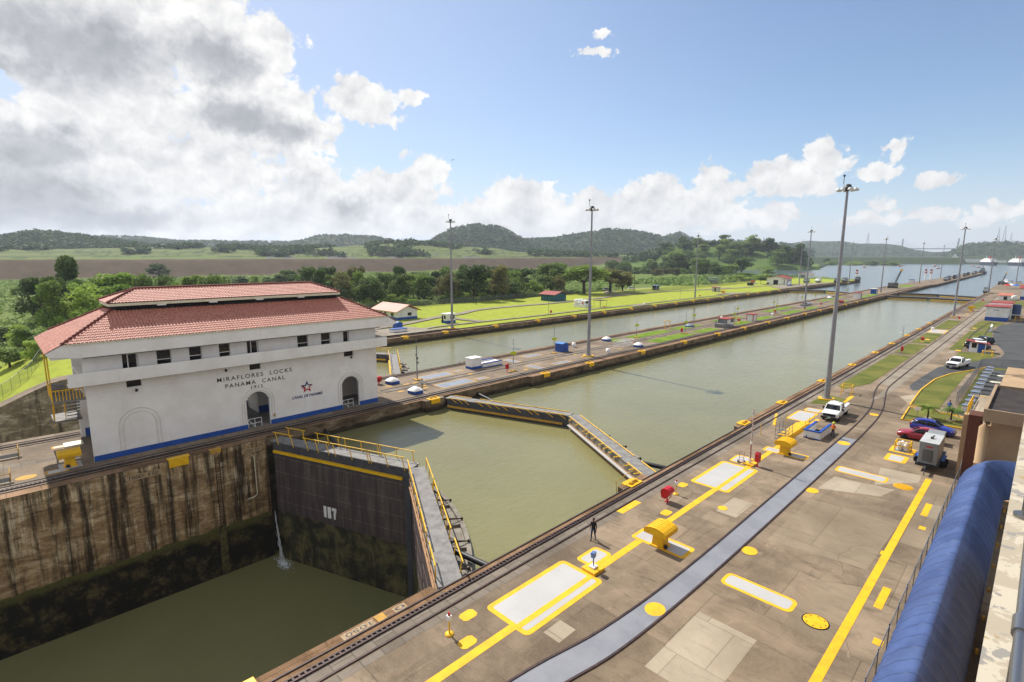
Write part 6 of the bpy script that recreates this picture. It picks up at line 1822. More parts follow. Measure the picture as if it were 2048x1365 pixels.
def fence(pts, h, label, step=2.5, z=None, mat=None):
    t = thing('chain_link_fence', label, 'fence', (pts[0][0],pts[0][1],0))
    zf = (lambda x, y: 0.0) if z is None else z
    mesh = MB(); ra = MB(); PO = []
    for (xa,ya),(xb,yb) in zip(pts[:-1],pts[1:]):
        L = math.hypot(xb-xa,yb-ya); n_ = max(1, round(L/step)); ox, oy = pts[0]
        q = [(xa+(xb-xa)*i/n_, ya+(yb-ya)*i/n_) for i in range(n_+1)]
        for (x0,y0),(x1,y1) in zip(q[:-1],q[1:]):
            z0, z1 = zf(x0,y0), zf(x1,y1)
            mesh.add([(x0-ox,y0-oy,z0+.05),(x1-ox,y1-oy,z1+.05),(x1-ox,y1-oy,z1+h),(x0-ox,y0-oy,z0+h)],[(0,1,2,3)])
            ra.cyl((x0-ox,y0-oy,z0+h),(x1-ox,y1-oy,z1+h),.025,n=5)
            PO.append((x0-ox,y0-oy,z0))
        PO.append((q[-1][0]-ox,q[-1][1]-oy,zf(*q[-1])))
    mesh.build('mesh_panel', mat or m_chain, t, fix=False); 
    pmesh = None
    for x_, y_, z_ in PO:
        if pmesh is None:
            o_ = MB().cyl((0,0,-.3),(0,0,h+.1),.028,n=6).build('post', m_steel, t); pmesh = o_.data
        else:
            o_ = bpy.data.objects.new('post', pmesh); col.objects.link(o_); o_.parent = t
        o_.location = (x_, y_, z_)
    ra.build('top_rail', m_steel, t)
    return t
fence([(-3.65,6),(-3.65,30),(-3.65,58),(-4.0,70),(-4.3,72)], 1.9, 'metal mesh fence tight along the blue tunnel canopy', 2.4)
m_chain2 = meshmat('dense_mesh', '8e98a4', .30, 9.0)
fence([(-7.15,92.2),(-7.0,108),(-7.1,126.8)], 1.75, 'grey chain link fence along the walk by the row of grey lidded units', 2.2, mat=m_chain2)
fence([(-7.1,126.8),(-1.5,129.6),(14,132)], 1.75, 'chain link fence turning right across the grass by the asphalt', 3.0)

m_tan = pm('tan_render', 'cfae86', .62, .85, scale=.5, world=True, h2='c0a07a'); m_tand = pm('tan_fascia', 'c0a382', .6, .85, scale=.4, world=True); m_brick = pm('brown_brick', '7a4a36', .55, .85, scale=5, world=True, h2='6a3e2e'); m_roofd = pm('gravel_roof', '4d423d', .5, .95, scale=.9, world=True, h2='352d2a')
vb = thing('visitor_building', 'tan rendered building wing with dark flat roof and round column', 'building', (0,56,0))
MB().box(-2.6,12,2.6,30,-.0,5.95).box(-2.55,12,.25,2.6,.0,.3).build('wall', m_tan, vb)
MB().box(-2.58,12,0.0,11.7,6.9,7.55).box(-2.58,-2.38,0.0,11.7,7.55,7.9).box(-2.38,12,0,.2,7.55,7.9).box(-2.38,12,11.5,11.7,7.55,7.9).build('roof_edge', m_tand, vb)
MB().box(-2.375,12,.205,11.495,7.56,7.66).build('roof_gravel', m_roofd, vb)
MB().box(-2.1,12,2.0,2.5,.3,6.9).build('recess_wall', m_tan, vb)
MB().lathe([(.36,0),(.36,3.0),(.39,3.02),(.39,3.12),(.36,3.14),(.36,6.15),(.03,6.55)], (-2.42,1.0,0), 24).build('column', m_tan, vb)
MB().box(-3.62,-2.75,3.0,4.9,0,6.55).build('brick_pier', m_brick, vb); MB().box(-4.1,-3.63,5.2,6.2,0,6.0).build('end_pier', m_tan, vb)
MB().box(-3.6,-2.56,4.95,13.0,5.97,6.45).build('lower_roof', m_deck_l, vb); MB().box(-2.4,10,12,30,5.95,6.9).build('upper_block', m_tan, vb)
st = MB()
for k in range(7):
    st.box(-4.0,-3.63,6.4+.35*k,6.75+.35*k,6.0-.0,6.05+.0)
rl = MB()
for k in range(6):
    rl.cyl((-3.9,5.4+.9*k,5.9),(-3.9,5.4+.9*k,6.9),.035,n=6)
rl.cyl((-3.9,5.4,6.9),(-3.9,9.9,6.9),.035,n=6).cyl((-3.9,5.4,6.4),(-3.9,9.9,6.4),.03,n=6).cyl((-3.9,9.9,6.9),(-2.4,9.9,6.9),.03,n=6)
rl.build('roof_railing', m_yellow, vb); 
# grey lidded units in a row behind the fence, and white oval tables
uy = [88.7,92.0,95.2,98.6,102,105.5,109,112.6,116.2,119.6,122.4]
for i, y in enumerate(uy):
    t = thing('outdoor_unit', f'grey lidded white unit, {ORD[i]} from the palms in the row behind the fence', 'air conditioner', (-5.75+.05*(i > 8)*i*.2,y,0), .1*((i*37)%5-2)*.3, 'row of grey lidded units')
    MB().box(-.42,.42,-.5,.5,.12,.86).build('casing', m_white, t, .02); MB().box(-.5,.5,-.58,.58,.86,1.0).build('lid', pm('unit_lid','8f9bb0',.6,.5) if i == 0 else bpy.data.materials['unit_lid'], t, .02); MB().box(-.45,.45,-.52,.52,0,.12).build('foot', m_black, t)
for X, Y in ((-3.9,109.5),(-3.4,116)):
    t = thing('garden_table', 'cream oval table with dark slots in the yard behind the fence', 'table', (X,Y,0), .2, 'cream oval tables')
    MB().lathe([(.02,.70),(.95,.70),(1.0,.74),(.95,.78),(.02,.78)], n=20).build('top', m_cream, t).scale.y = .6
    MB().cyl((0,0,0),(0,0,.7),.12,n=8).build('leg', m_white, t)
    MB().box(-.5,.5,-.1,.1,.781,.79).build('slot', m_black, t)
ss('yard_pavement', [(-6.6,87),(-6.6,126),(8,128),(8,87)], .012, m_asph)
# terrace parapet with peeling paint and steel railing, right under the camera
g = NG('peeling_paint'); p = g.coord(True)
n = g.noise(p, 5, 7, .65, .6); n2 = g.noise(p, 11, 6, .6)
c = g.mix(g.step(n,.50,.525), srgb('cfc0a6',.55), srgb('e6d9bf',.56)); c = g.mix(g.step(n2,.58,.60), c, srgb('b4ada2',.52)); c = g.mix(g.step(g.noise(p,3.3,5),.62,.64), c, srgb('c0a576',.6))
g.col(c); g.bump(n,.4,.01)
m_peel = g.set(.85)
pw = thing('terrace_parapet', 'pale parapet with peeling paint along the right edge of the photo', 'parapet', (0,8,0))
MB().box(-.022,.12,-7.6,22,17.6,18.6).box(.12,.35,-7.6,22,17.6,18.4).build('ledge', m_peel, pw)
MB().box(.0,2.5,-7.6,30,0,17.6).build('wall', m_tan, pw)
tr = thing('terrace_railing', 'polished steel tube railing at the lower right corner', 'railing', (.045,2,18.6))
r_ = MB().cyl((0,-1.5,.62),(0,14,.62),.013,n=12)
r_.build('top_tube', m_chrome, tr)
for y in (-.9,-.72,-.42,.6,2.0,4.0):
    MB().cyl((0,y-.035,.62),(0,y+.035,.62),.018,n=12).build('clamp', m_chrome, tr)
for y in (-.42,2.0,4.0):
    MB().cyl((.0,y,0),(0,y,.62),.011,n=10).cyl((0,y,0),(0,y,.02),.045,n=12).build('upright', m_chrome, tr)

# ================================================================== SMALL BUILDINGS
m_sky = None
def hut(name, label, cat, X, Y, w, d, h, rz=0, z=0, wall=None, band=None, roof=None, kind='gable', over=.5, rise=.8, wins=(), doors=(), post=False, axis='x', trim=None):
    """w along local x, d along local y; wins/doors: (side, centre, width, z0, z1)"""
    t = thing(name, label, cat, (X,Y,z), rz)
    MB().box(-w/2,w/2,-d/2,d/2,-.3,h).build('wall', wall or m_white, t)
    if kind == 'gable' and axis == 'x':
        g_ = MB().loft([[(-w/2,-d/2,h),(-w/2,d/2,h),(-w/2,0,h+rise*(d/2)/(d/2+over))],[(w/2,-d/2,h),(w/2,d/2,h),(w/2,0,h+rise*(d/2)/(d/2+over))]]); g_.build('gable', wall or m_white, t)
    elif kind == 'gable':
        g_ = MB().loft([[(-w/2,-d/2,h),(w/2,-d/2,h),(0,-d/2,h+rise*(w/2)/(w/2+over))],[(-w/2,d/2,h),(w/2,d/2,h),(0,d/2,h+rise*(w/2)/(w/2+over))]]); g_.build('gable', wall or m_white, t)
    if band:
        MB().box(-w/2-.02,w/2+.02,-d/2-.02,d/2+.02,-.3,h*.28).build('base_band', band, t)
    R_ = MB()
    if kind == 'gable' and axis == 'x':
        a, b, e = w/2+over, d/2+over, h-.12
        R_.add([(-a,-b,e),(a,-b,e),(a,0,h+rise),(-a,0,h+rise),(-a,b,e),(a,b,e)], [(0,1,2,3),(3,2,5,4)]); R_.add([(-a,-b,e-.12),(a,-b,e-.12),(a,0,h+rise-.12),(-a,0,h+rise-.12),(-a,b,e-.12),(a,b,e-.12)], [(3,2,1,0),(4,5,2,3)])
        R_.add([(-a,-b,e),(a,-b,e),(a,-b,e-.12),(-a,-b,e-.12)],[(0,3,2,1)]).add([(-a,b,e),(a,b,e),(a,b,e-.12),(-a,b,e-.12)],[(0,1,2,3)])
        for q in (-a, a):
            R_.add([(q,-b,e),(q,0,h+rise),(q,b,e),(q,b,e-.12),(q,0,h+rise-.12),(q,-b,e-.12)],[(0,1,4,5),(1,2,3,4)])
    elif kind == 'gable':
        a, b, e = w/2+over, d/2+over, h-.12
        R_.add([(-a,-b,e),(0,-b,h+rise),(0,b,h+rise),(-a,b,e),(a,-b,e),(a,b,e)], [(0,1,2,3),(1,4,5,2)]); R_.add([(-a,-b,e-.12),(0,-b,h+rise-.12),(0,b,h+rise-.12),(-a,b,e-.12),(a,-b,e-.12),(a,b,e-.12)], [(3,2,1,0),(2,5,4,1)])
        for q in (-b, b):
            R_.add([(-a,q,e),(0,q,h+rise),(a,q,e),(a,q,e-.12),(0,q,h+rise-.12),(-a,q,e-.12)],[(0,1,4,5),(1,2,3,4)])
        for q in (-a, a):
            R_.add([(q,-b,e),(q,b,e),(q,b,e-.12),(q,-b,e-.12)],[(0,1,2,3)])
    elif kind == 'shed':
        a, b = w/2+over, d/2+over
        R_.loft([[(-a,-b,h+.04),(a,-b,h+.04+rise),(a,-b,h+.2+rise),(-a,-b,h+.2)],[(-a,b,h+.04),(a,b,h+.04+rise),(a,b,h+.2+rise),(-a,b,h+.2)]])
    else:
        R_.box(-w/2-over,w/2+over,-d/2-over,d/2+over,h,h+.16)
    R_.build('roof', roof or m_redroof, t, fix=False)
    for nm, L, m_, fr in (('window', wins, m_glass, True), ('door', doors, trim or m_dark, False)):
        for side, c_, ww, z0, z1 in L:
            q = MB(); e = .03
            if side == 'f':
                q.box(c_-ww/2,c_+ww/2,-d/2-e,-d/2-.002,z0,z1)
            elif side == 'b':
                q.box(c_-ww/2,c_+ww/2,d/2+.002,d/2+e,z0,z1)
            elif side == 'r':
                q.box(w/2+.002,w/2+e,c_-ww/2,c_+ww/2,z0,z1)
            else:
                q.box(-w/2-e,-w/2-.002,c_-ww/2,c_+ww/2,z0,z1)
            q.build(nm, m_, t)
    if post:
        for x in (-w/2-over*.7, w/2+over*.7):
            for y in (-d/2-over*.7, d/2+over*.7):
                MB().cyl((x,y,0),(x,y,h),.06,n=6).build('post', m_white, t)
    return t
hut('bungalow', 'white bungalow with blue foot and salmon gable roof across the far lane', 'bungalow', -147.0,92.6,13.0,7.3,2.75,0,.1,band=m_blue,roof=m_pinkroof,over=1.2,rise=1.9,axis='x',wins=[('r',.8,1.4,1.1,2.1),('f',-.5,1.2,1.0,2.1),('f',3.5,1.6,.9,2.1)],doors=[('f',-3,1,0,2.1)],trim=m_blue)
hut('guard_hut', 'small white guard hut with blue foot beside a light tower on the far bank', 'hut', -125.0,96.7,2.6,3.3,2.65,0,.1,band=m_blue,roof=m_white,kind='flat',over=.25,wins=[('r',.5,1.6,1.2,2.3),('f',.4,.9,1.2,2.3)],doors=[('f',-.7,.7,.1,2.2)])
hut('teal_shed', 'teal shed with bright red gable roof on the far lawn', 'shed', -155,179,8.2,7.6,3.0,0,.1,wall=m_teal,roof=m_redroof,over=.8,rise=1.25,axis='x',wins=[],doors=[('f',-2.6,.06,0,2.6),('f',-.8,.06,0,2.6),('f',1.2,.06,0,2.6),('f',3.3,.06,0,2.6)],trim=m_steel)
bpy.data.objects['teal_shed']
t = hut('booth', 'pink roofed white booth by a yellow capstan on the far lawn', 'booth', -131.8,291.5,3.6,4.2,2.6,.2,.2,wall=pm('off_white','d9cfc6',.75,.8,scale=2),roof=m_pinkroof,kind='shed',over=.5,rise=-.3,wins=[('r',-.6,.8,1.2,2.0),('r',.9,.8,1.2,2.0)],doors=[('f',0,.8,0,2)])
hut('work_hall', 'white hall with red roof and dark doorway near the far end of the lawn', 'hall', -133,393,13,10,4.6,.0,.2,roof=m_redroof,over=1.3,rise=1.7,axis='y',wins=[('r',-2.5,1.6,1.2,3.4),('r',.5,1.6,1.2,3.4),('r',3.4,1.6,1.2,3.4)],doors=[('f',-.5,3.0,0,3.2),('f',5,.4,0,3.9),('f',-5.6,1.6,.0,1.2)],trim=m_dark)
t = thing('lean_to', 'dark lean-to roof with tools beside the white hall', 'lean-to', (-143,392,.2)); MB().loft([[(-4.5,-5,3.6),(3.4,-5,4.6),(3.4,-5,4.75),(-4.5,-5,3.75)],[(-4.5,5,3.6),(3.4,5,4.6),(3.4,5,4.75),(-4.5,5,3.75)]]).build('roof', m_asph, t)
for x, y in ((-4.2,-4.8),(-4.2,4.8),(0,-4.8)):
    MB().cyl((x,y,0),(x,y,3.7),.1,n=6).build('post', m_black, t)
t = thing('storage_crate', 'orange and white crate beside the lean-to roof', 'crate', (-149,388,.2)); MB().box(-1,1,-1,1,.9,2.4).build('crate', pm('orange_plastic','e06a28',.7,.6), t); MB().box(-1.3,3,-1.2,1.2,0,.9).build('pallet', m_white, t)
t = thing('work_boat', 'small blue and white work boat on stands by the white hall', 'boat', (-122.5,382,.3)); MB().loft([[(-1,-3,.6),(1,-3,.6),(.7,-3,0),(-.7,-3,0)],[(-1,1.5,.7),(1,1.5,.7),(.7,1.5,0),(-.7,1.5,0)],[(-.1,3.2,1.0),(.1,3.2,1.0),(.05,2.9,.5),(-.05,2.9,.5)]]).build('hull', m_blue, t); MB().box(-.6,.6,-1,.5,.6,1.9).cyl((0,-2,.6),(.8,-1.5,3.0),.3,n=8).build('cabin', m_white, t)
t = thing('storage_box', 'dark green box standing on the far lawn before the white hall', 'box', (-142.4,367.1,.2)); MB().box(-1.6,1.6,-1.6,1.6,0,1.7).box(-1.7,1.7,-1.7,1.7,1.7,1.8).build('box', pm('dark_green','26342e',.6,.7), t, .05)
hut('pump_house', 'low white flat roofed building with grey door near the lake', 'building', -159,538,12,6,3.5,.1,.2,roof=m_pinkroof,kind='flat',over=.3,doors=[('f',-2,4,0,2.6),('r',0,1,0,2)],trim=m_steel)
t = thing('kiosk', 'dark kiosk with blue canopy at the road bend on the far lawn', 'kiosk', (-161,276.5,.2)); MB().box(-1.4,1.4,-1.5,1.5,0,2.3).build('wall', m_black, t); MB().box(-1.6,1.8,-2.2,2.6,2.3,2.5).build('canopy', m_blue, t)
for y in (-2,2.3):
    MB().cyl((1.6,y,0),(1.6,y,2.3),.06,n=6).build('post', m_white, t)
t = thing('storage_tank', 'white horizontal tank on a white block across the far lane', 'tank', (-127.6,165,.1))
MB().box(-3.2,2.6,-2.1,2.1,0,1.0).build('base', m_white, t); MB().cyl((-2.2,-1.7,1.95),(-2.2,1.9,1.95),1.05,n=18).sph((-2.2,-1.7,1.95),(1.05,.35,1.05),16,8).build('tank', m_white, t); MB().box(-.2,1.9,-1.5,1.7,1.0,2.6).build('pump_cabin', m_white, t); MB().box(1.9,1.92,-.8,.8,1.4,2.3).build('window', m_glass, t); MB().box(.9,1.3,-1.75,-1.5,1.0,1.9).build('fire_box', m_red, t)
t = thing('canopy_stand', 'small dark canopy on thin posts right of the white tank', 'canopy', (-123.5,170,.1)); MB().box(-1.4,2.2,-2.0,2.4,2.5,2.62).build('roof', m_rust, t)
for x in (-1.2,2.0):
    for y in (-1.8,2.2):
        MB().cyl((x,y,0),(x,y,2.5),.06,n=6).build('post', m_rust, t)
t = thing('electrical_cage', 'pale steel electrical frame beyond the far lawn fence', 'electrical frame', (-170,371,.0))
m = MB()
for x in (-4,-1,2,4):
    for y in (-3,0,3):
        m.cyl((x,y,0),(x,y,4.4),.12,n=5)
for y in (-3,0,3):
    m.cyl((-4,y,4.3),(4,y,4.3),.12,n=5).cyl((-4,y,2.6),(4,y,2.6),.08,n=5)
m.box(-3,2,-2.5,2.5,0,2.8).build('frame', m_steel, t)
# centre wall kiosks
t = thing('kiosk', 'grey and white kiosk with red roof and open doorway on the centre wall', 'kiosk', (-63.9,148.2,0))
MB().box(-1.3,1.3,-3.4,-1.4,.0,1.1).box(-1.3,1.3,-1.4,3.2,0,.5).build('base', m_gtop, t); MB().box(-1.25,1.25,-1.3,3.1,.5,2.3).build('wall', m_steel, t); MB().box(-1.26,1.28,1.2,3.12,.5,1.2).build('blue_panel', m_white, t); MB().box(1.255,1.28,-1.2,1.0,.9,2.1).build('door', m_white, t); MB().box(1.255,1.30,1.3,3.0,1.3,2.2).build('window', m_glass, t); MB().box(-1.6,1.6,-1.8,3.6,2.3,2.45).build('roof', m_redroof, t)
for y in (-3.3,-1.5):
    for x in (-1.2,1.2):
        MB().cyl((x,y,0),(x,y,2.3),.06,n=6).build('post', m_steel, t)
hut('booth', 'white booth with red corner frames and red roof on the centre wall', 'booth', -64.2,168.4,2.0,2.6,2.0,0,0,roof=m_redroof,kind='flat',over=.35,doors=[('r',-1.22,.16,0,2),('r',1.22,.16,0,2),('f',.92,.16,0,2),('f',-.92,.16,0,2)],trim=m_red)
hut('booth', 'small white booth with dark doorway and red roof far along the centre wall', 'booth', -64.5,297.5,2.6,4.5,2.5,0,0,roof=m_redroof,kind='flat',over=.4,doors=[('r',1.2,1.2,0,2.1)])
hut('booth', 'blue and white booth beside a tower far along the centre wall', 'booth', -65.6,336.5,2.6,3.0,2.6,0,0,wall=m_blue,roof=m_white,kind='flat',over=.3,doors=[('r',-.9,.9,0,2.2)],wins=[('r',.8,1.0,1.2,2.2)],trim=m_white)
hut('booth', 'small blue and white booth on the ramp before the approach pier', 'booth', -72.9,492,3,3,2.6,0,0,roof=m_blue,kind='flat',over=.3,doors=[('r',0,1.6,0,2.2)],trim=m_blue)
t = thing('pool_frame', 'pale inflatable boat lying on the centre wall near a tower', 'boat', (-69.2,238,0)); MB().loft([[(-1.0,-5,.2),(1.0,-5,.2),(.9,-5,.6),(-.9,-5,.6)],[(-1.0,3,.2),(1.0,3,.2),(.9,3,.7),(-.9,3,.7)],[(-.2,5.4,.5),(.2,5.4,.5),(.1,5.4,.9),(-.1,5.4,.9)]]).build('hull', m_steel, t); MB().bc((0,-2,.8),(1.2,1.6,.4)).build('seat', m_rust, t)
for X, Y, lb in ((-73.0,285,'white domed tank with blue foot far along the centre wall'),(-70.8,141,'blue sheet over a coil near the grey kiosk')):
    t = thing('covered_tank', lb, 'tank', (X,Y,0)); MB().lathe([(1.3,0),(1.3,.35)], n=14).build('foot', m_blue, t); MB().lathe([(1.25,.35),(.9,.7),(.2,.9)], n=14).build('dome', m_white if Y > 200 else m_hatch_b, t)
t = thing('red_chest', 'low red chest by the far lane tower on the centre wall', 'chest', (-62.6,262,0)); MB().box(-.6,.6,-1.8,1.8,0,.9).box(-.65,.65,-1.85,1.85,.9,1.0).build('chest', m_red, t)
# right bank
hut('kiosk', 'red roofed kiosk with a blue door panel in front of parked dark cars', 'kiosk', -9.25,147.6,2.6,1.7,2.25,.12,.03,roof=m_redroof,kind='shed',over=.6,rise=-.55,wins=[('f',-.6,.8,.9,1.9)],doors=[('f',.55,1.1,0,2.05),('l',0,1.2,0,2.0)],trim=m_blue)
t = hut('blockhouse', 'white windowless blockhouse with blue foot and double red roof', 'blockhouse', -10.65,226.5,5.2,8.2,4.3,0,.0,band=m_blue,roof=m_redroof,kind='shed',over=.45,rise=.1,wins=[('f',-.2,1.4,3.35,3.5)])
MB().box(-2.4,3.3,5.2,16,4.9,5.15).build('rear_roof', m_redroof, t); MB().box(-2.0,3.0,4.3,15.5,0,4.9).build('rear_wall', m_white, t)
t = thing('water_tank', 'tall dark blue cylindrical tank beside the white blockhouse', 'tank', (-6.7,236,0)); MB().lathe([(1.15,1.4),(1.15,4.3),(1.0,4.5),(.3,4.65)], n=18).build('tank', pm('navy_tank','2b4474',.7,.5), t); MB().box(-1.4,1.4,-1.6,1.6,1.2,1.4).build('shelf', m_white, t); MB().box(-1.1,1.1,-1.3,1.3,0,1.2).build('stand', m_black, t)
t = thing('step_platform', 'yellow steel steps and rails beside the white blockhouse', 'platform', (-5.0,226,.0)); m = MB()
for x in (-1.4,0,1.4):
    for y in (-3,0,3):
        m.cyl((x,y,0),(x,y,1.5),.07,n=5)
for z in (.8,1.5):
    m.tube([(-1.4,-3,z),(1.4,-3,z),(1.4,3,z),(-1.4,3,z),(-1.4,-3,z)],.06)
m.build('frame', m_yfade, t)
t = thing('flood_barrier', 'white slanted barrier box on the edge of the asphalt', 'barrier', (-9.7,190,0)); MB().bc((0,0,.95),(.35,2.6,1.5),0,0,R(10)).build('panel', m_white, t); MB().box(-.5,.5,-1.6,1.6,0,.2).build('foot', m_steel, t)
hut('hut', 'low hut with salmon roof between the blockhouse and the parasols', 'hut', -13.8,337,4.2,6,2.2,0,0,roof=m_pinkroof,over=.5,rise=.8,axis='x',doors=[('f',0,1.2,0,1.6)])
hut('white_building', 'white two storey building with red roof cut by the right edge of the photo', 'building', -5.6,346,7,10,5.4,0,0,band=m_blue,roof=m_redroof,over=.6,rise=1.2,axis='x',wins=[('l',0,1.6,2.6,4),('f',-1,2,2.4,4)])
t = thing('dish', 'white round dish beside the salmon roofed hut', 'dish', (-10.6,330,1.4)); MB().sph((0,0,0),(1.2,.4,1.2),14,8).build('bowl', m_white, t); MB().cyl((0,0,-1.4),(0,0,-.4),.1,n=6).build('post', m_steel, t)
for X, Y, m_, lb in ((-18.6,452,m_red,'red parasol at the far end of the near bank'),(-17.0,455,m_white,'white parasol between the red and blue ones'),(-14.6,452,pm('parasol_blue','2f6fc0',.8,.6),'blue parasol at the far end of the near bank')):
    t = thing('parasol', lb, 'parasol', (X,Y,0), 0, 'parasols'); MB().lathe([(1.9,1.9),(1.0,2.6),(.05,3.1)], n=10).build('shade', m_, t); MB().cyl((0,0,0),(0,0,2.9),.06,n=6).build('pole', m_white, t)
# towing locomotives
def loco(X, Y, rz, label, m_, z=0, L=9.5):
    t = thing('towing_locomotive', label, 'locomotive', (X,Y,z), rz, 'towing locomotives'); h = L/2
    b = MB(); pr_ = [(-h,.9),(-h,1.7),(-h+1.0,2.2),(-1.2,2.3),(1.2,2.3),(h-1.0,2.2),(h,1.7),(h,.9)]
    b.loft([[(-1.2,y,z_) for y,z_ in pr_],[(1.2,y,z_) for y,z_ in pr_]]); b.build('body', m_, t, .05)
    for y in (-2.4,2.4):
        MB().loft([[(-1.05,y-1.1,2.2),(1.05,y-1.1,2.2),(1.05,y+1.1,2.2),(-1.05,y+1.1,2.2)],[(-.95,y-.9,3.3),(.95,y-.9,3.3),(.95,y+.9,3.3),(-.95,y+.9,3.3)]]).build('cab', m_, t); MB().box(-1.06,1.06,y-.7,y+.7,2.5,3.1).build('cab_window', m_glass, t)
    for y in (-3.2,-1.2,1.2,3.2):
        MB().cyl((-1.0,y,.5),(1.0,y,.5),.48,n=12).build('wheel', m_black, t)
    MB().box(-1.1,1.1,-h+.2,h-.2,.55,.95).build('frame', m_black, t)
    return t
m_loco = pm('loco_silver','a8aaa8',.62,.4,.3,scale=.7)
loco(-127,431.8,.05,'silver towing locomotive nearest the white hall on the far bank',m_loco,.3); loco(-122.8,444.9,.05,'white towing locomotive second from the white hall on the far bank',m_cpaint['white'],.3)
loco(-113,456,0,'dark towing locomotive on the edge rails of the far bank',pm('loco_grey','6f7274',.6,.5),.1); loco(-112.4,474,0,'grey towing locomotive on the far bank before the signal',m_loco,.1); loco(-109.5,500,0,'grey towing locomotive at the tip of the far bank',bpy.data.materials['loco_grey'],.1)
loco(-24,388,0,'grey and yellow locomotive behind the salmon roofed hut on the near bank',m_loco,0); loco(-23,530,0,'white locomotive far along the near bank',m_cpaint['white'],0)
for i, y in enumerate((560,585,615,650,690,730,770,805)):
    loco(-60.5-.8*(i%2),y,0,f'towing locomotive, {ORD[i]} along the approach pier', [m_loco, bpy.data.materials['loco_grey'], m_cpaint['dark']][i%3],0)
# cranes
def crane(X, Y, rz, s_, label):
    t = thing('crawler_crane', label, 'crane', (X,Y,0), rz); t.scale = (s_,)*3
    MB().box(-1.8,-1.0,-2.6,2.6,0,1.1).box(1.0,1.8,-2.6,2.6,0,1.1).build('track', m_black, t); MB().box(-1.6,1.6,-3.0,1.4,1.2,3.4).box(.2,1.7,1.4,2.9,1.3,3.3).build('cab', pm('crane_body','6d7068',.6,.6) if s_ > .9 else bpy.data.materials['crane_body'], t, .05)
    b = MB(); A_, B_2 = Vector((0,1.8,1.8)), Vector((1.2,6.2,11.0))
    for o_ in ((-.4,0,.0),(.4,0,0),(-.4,-.6,.4),(.4,-.6,.4)):
        b.cyl(A_+Vector(o_), B_2+Vector(o_)*.4, .11, n=5)
    for k in range(10):
        p0 = A_.lerp(B_2,k/10); p1 = A_.lerp(B_2,(k+1)/10); f_ = 1-.6*k/10
        b.cyl(p0+Vector((-.4*f_,0,0)), p1+Vector((.4*f_,0,0)), .07, n=4).cyl(p0+Vector((.4*f_,-.6*f_,.4*f_)), p1+Vector((-.4*f_,0,0)), .07, n=4)
    b.build('boom', m_black, t); MB().bc(B_2+Vector((0,.1,.1)),(1.0,1.2,1.3)).build('boom_head', m_yellow, t); MB().cyl((0,-2.5,3.4),B_2,.05,n=4).build('cable', m_black, t)
crane(-69.5,405.8,-.25,1.0,'dark crawler crane with yellow boom head on the centre wall'); crane(-24.5,512,-.25,.72,'dark crawler crane with yellow boom head beyond the near bank corner')
for X, Y, lb in ((-81.1,613,'red and white signal post, first of the two on the approach pier'),(-76.5,618,'red and white signal post, second of the two on the approach pier'),(-112.3,508,'red and white signal post at the tip of the far bank'),(-13,545,'red and white signal post at the right edge of the photo')):
    t = thing('signal_post', lb, 'signal', (X if X > -80 or X < -100 else -72.2, Y-40 if -90 < X < -70 else Y, 0)); MB().cyl((0,0,0),(0,0,7.5),.55,n=8).build('post', m_white, t); MB().bc((0,0,6.0),(1.8,1.8,.8)).bc((0,0,8.1),(1.4,1.4,1.3)).build('head', m_red, t)
t = thing('tug_boat', 'grey tug moored at the tip of the approach pier', 'boat', (-60,868,-1.7)); MB().loft([[(-4,-12,2.4),(4,-12,2.4),(3,-12,0),(-3,-12,0)],[(-4.5,4,2.6),(4.5,4,2.6),(3.5,4,0),(-3.5,4,0)],[(-.3,14,4),(.3,14,4),(.2,12,0),(-.2,12,0)]]).build('hull', m_black, t); MB().box(-2.6,2.6,-4,4,2.4,5.2).box(-1.8,1.8,-1,3,5.2,7.4).cyl((0,-2,5),(0,-2,10),.5,n=8).build('wheelhouse', m_loco, t)
for k, (x, y) in enumerate(((-250,1180),(-215,1300),(-175,1420),(-140,1180),(-120,1500),(-100,1350),(-190,1550))):
    t = thing('buoy', f'orange buoy on the lake, {ORD[k]} of a loose line before the far dam', 'buoy', (x,y,-1.7), 0, 'lake buoys'); MB().sph((0,0,.8),(3.2,3.2,1.5),10,6).cyl((0,0,1),(0,0,3.4),.4,n=6).build('float', m_mred, t)

# ---- ships, bridge, masts and pylons in the distance
def ship(X, Y, rz, label):
    t = thing('cruise_ship', label, 'ship', (X,Y,-1.7), rz)
    t.scale = (.6,.6,.62)
    MB().loft([[(-11,-60,12),(11,-60,12),(8,-60,0),(-8,-60,0)],[(-12,40,12),(12,40,12),(10,40,0),(-10,40,0)],[(-.5,66,15),(.5,66,15),(.4,60,0),(-.4,60,0)]]).build('hull', pm('ship_hull','3e4a60',.6,.6) if 'ship_hull' not in bpy.data.materials else bpy.data.materials['ship_hull'], t)
    MB().box(-11,11,-54,38,12,17).box(-10,10,-48,30,17,22).box(-8,8,-30,18,22,26).build('superstructure', m_white, t); MB().cyl((0,-16,26),(0,-18,34),3.5,2.8,10).build('funnel', m_red, t); MB().cyl((0,14,26),(0,14,38),.6,n=6).build('ship_mast', m_white, t)
ship(-112,1720,R(24),'white passenger ship with dark hull moored across the lake, nearer the bridge'); ship(-60,1700,R(25),'white passenger ship with red funnel moored across the lake at the right')
t = thing('harbour_shed', 'long low white sheds on the far lake shore below the bridge', 'shed', (-170,1980,2)); MB().box(-60,40,-8,8,0,9).box(45,80,-8,8,0,6).build('shed', m_white, t); MB().loft([[(-40,-10,9),(-22,-10,9),(-31,-10,24)],[(-40,10,9),(-22,10,9),(-31,10,24)]]).build('gable_roof', m_white, t)
def at(b, d, e=None):
    z = 20.05+d*math.tan(R(e)) if e is not None else 0
    return Vector((-math.sin(R(b))*d, math.cos(R(b))*d, z))
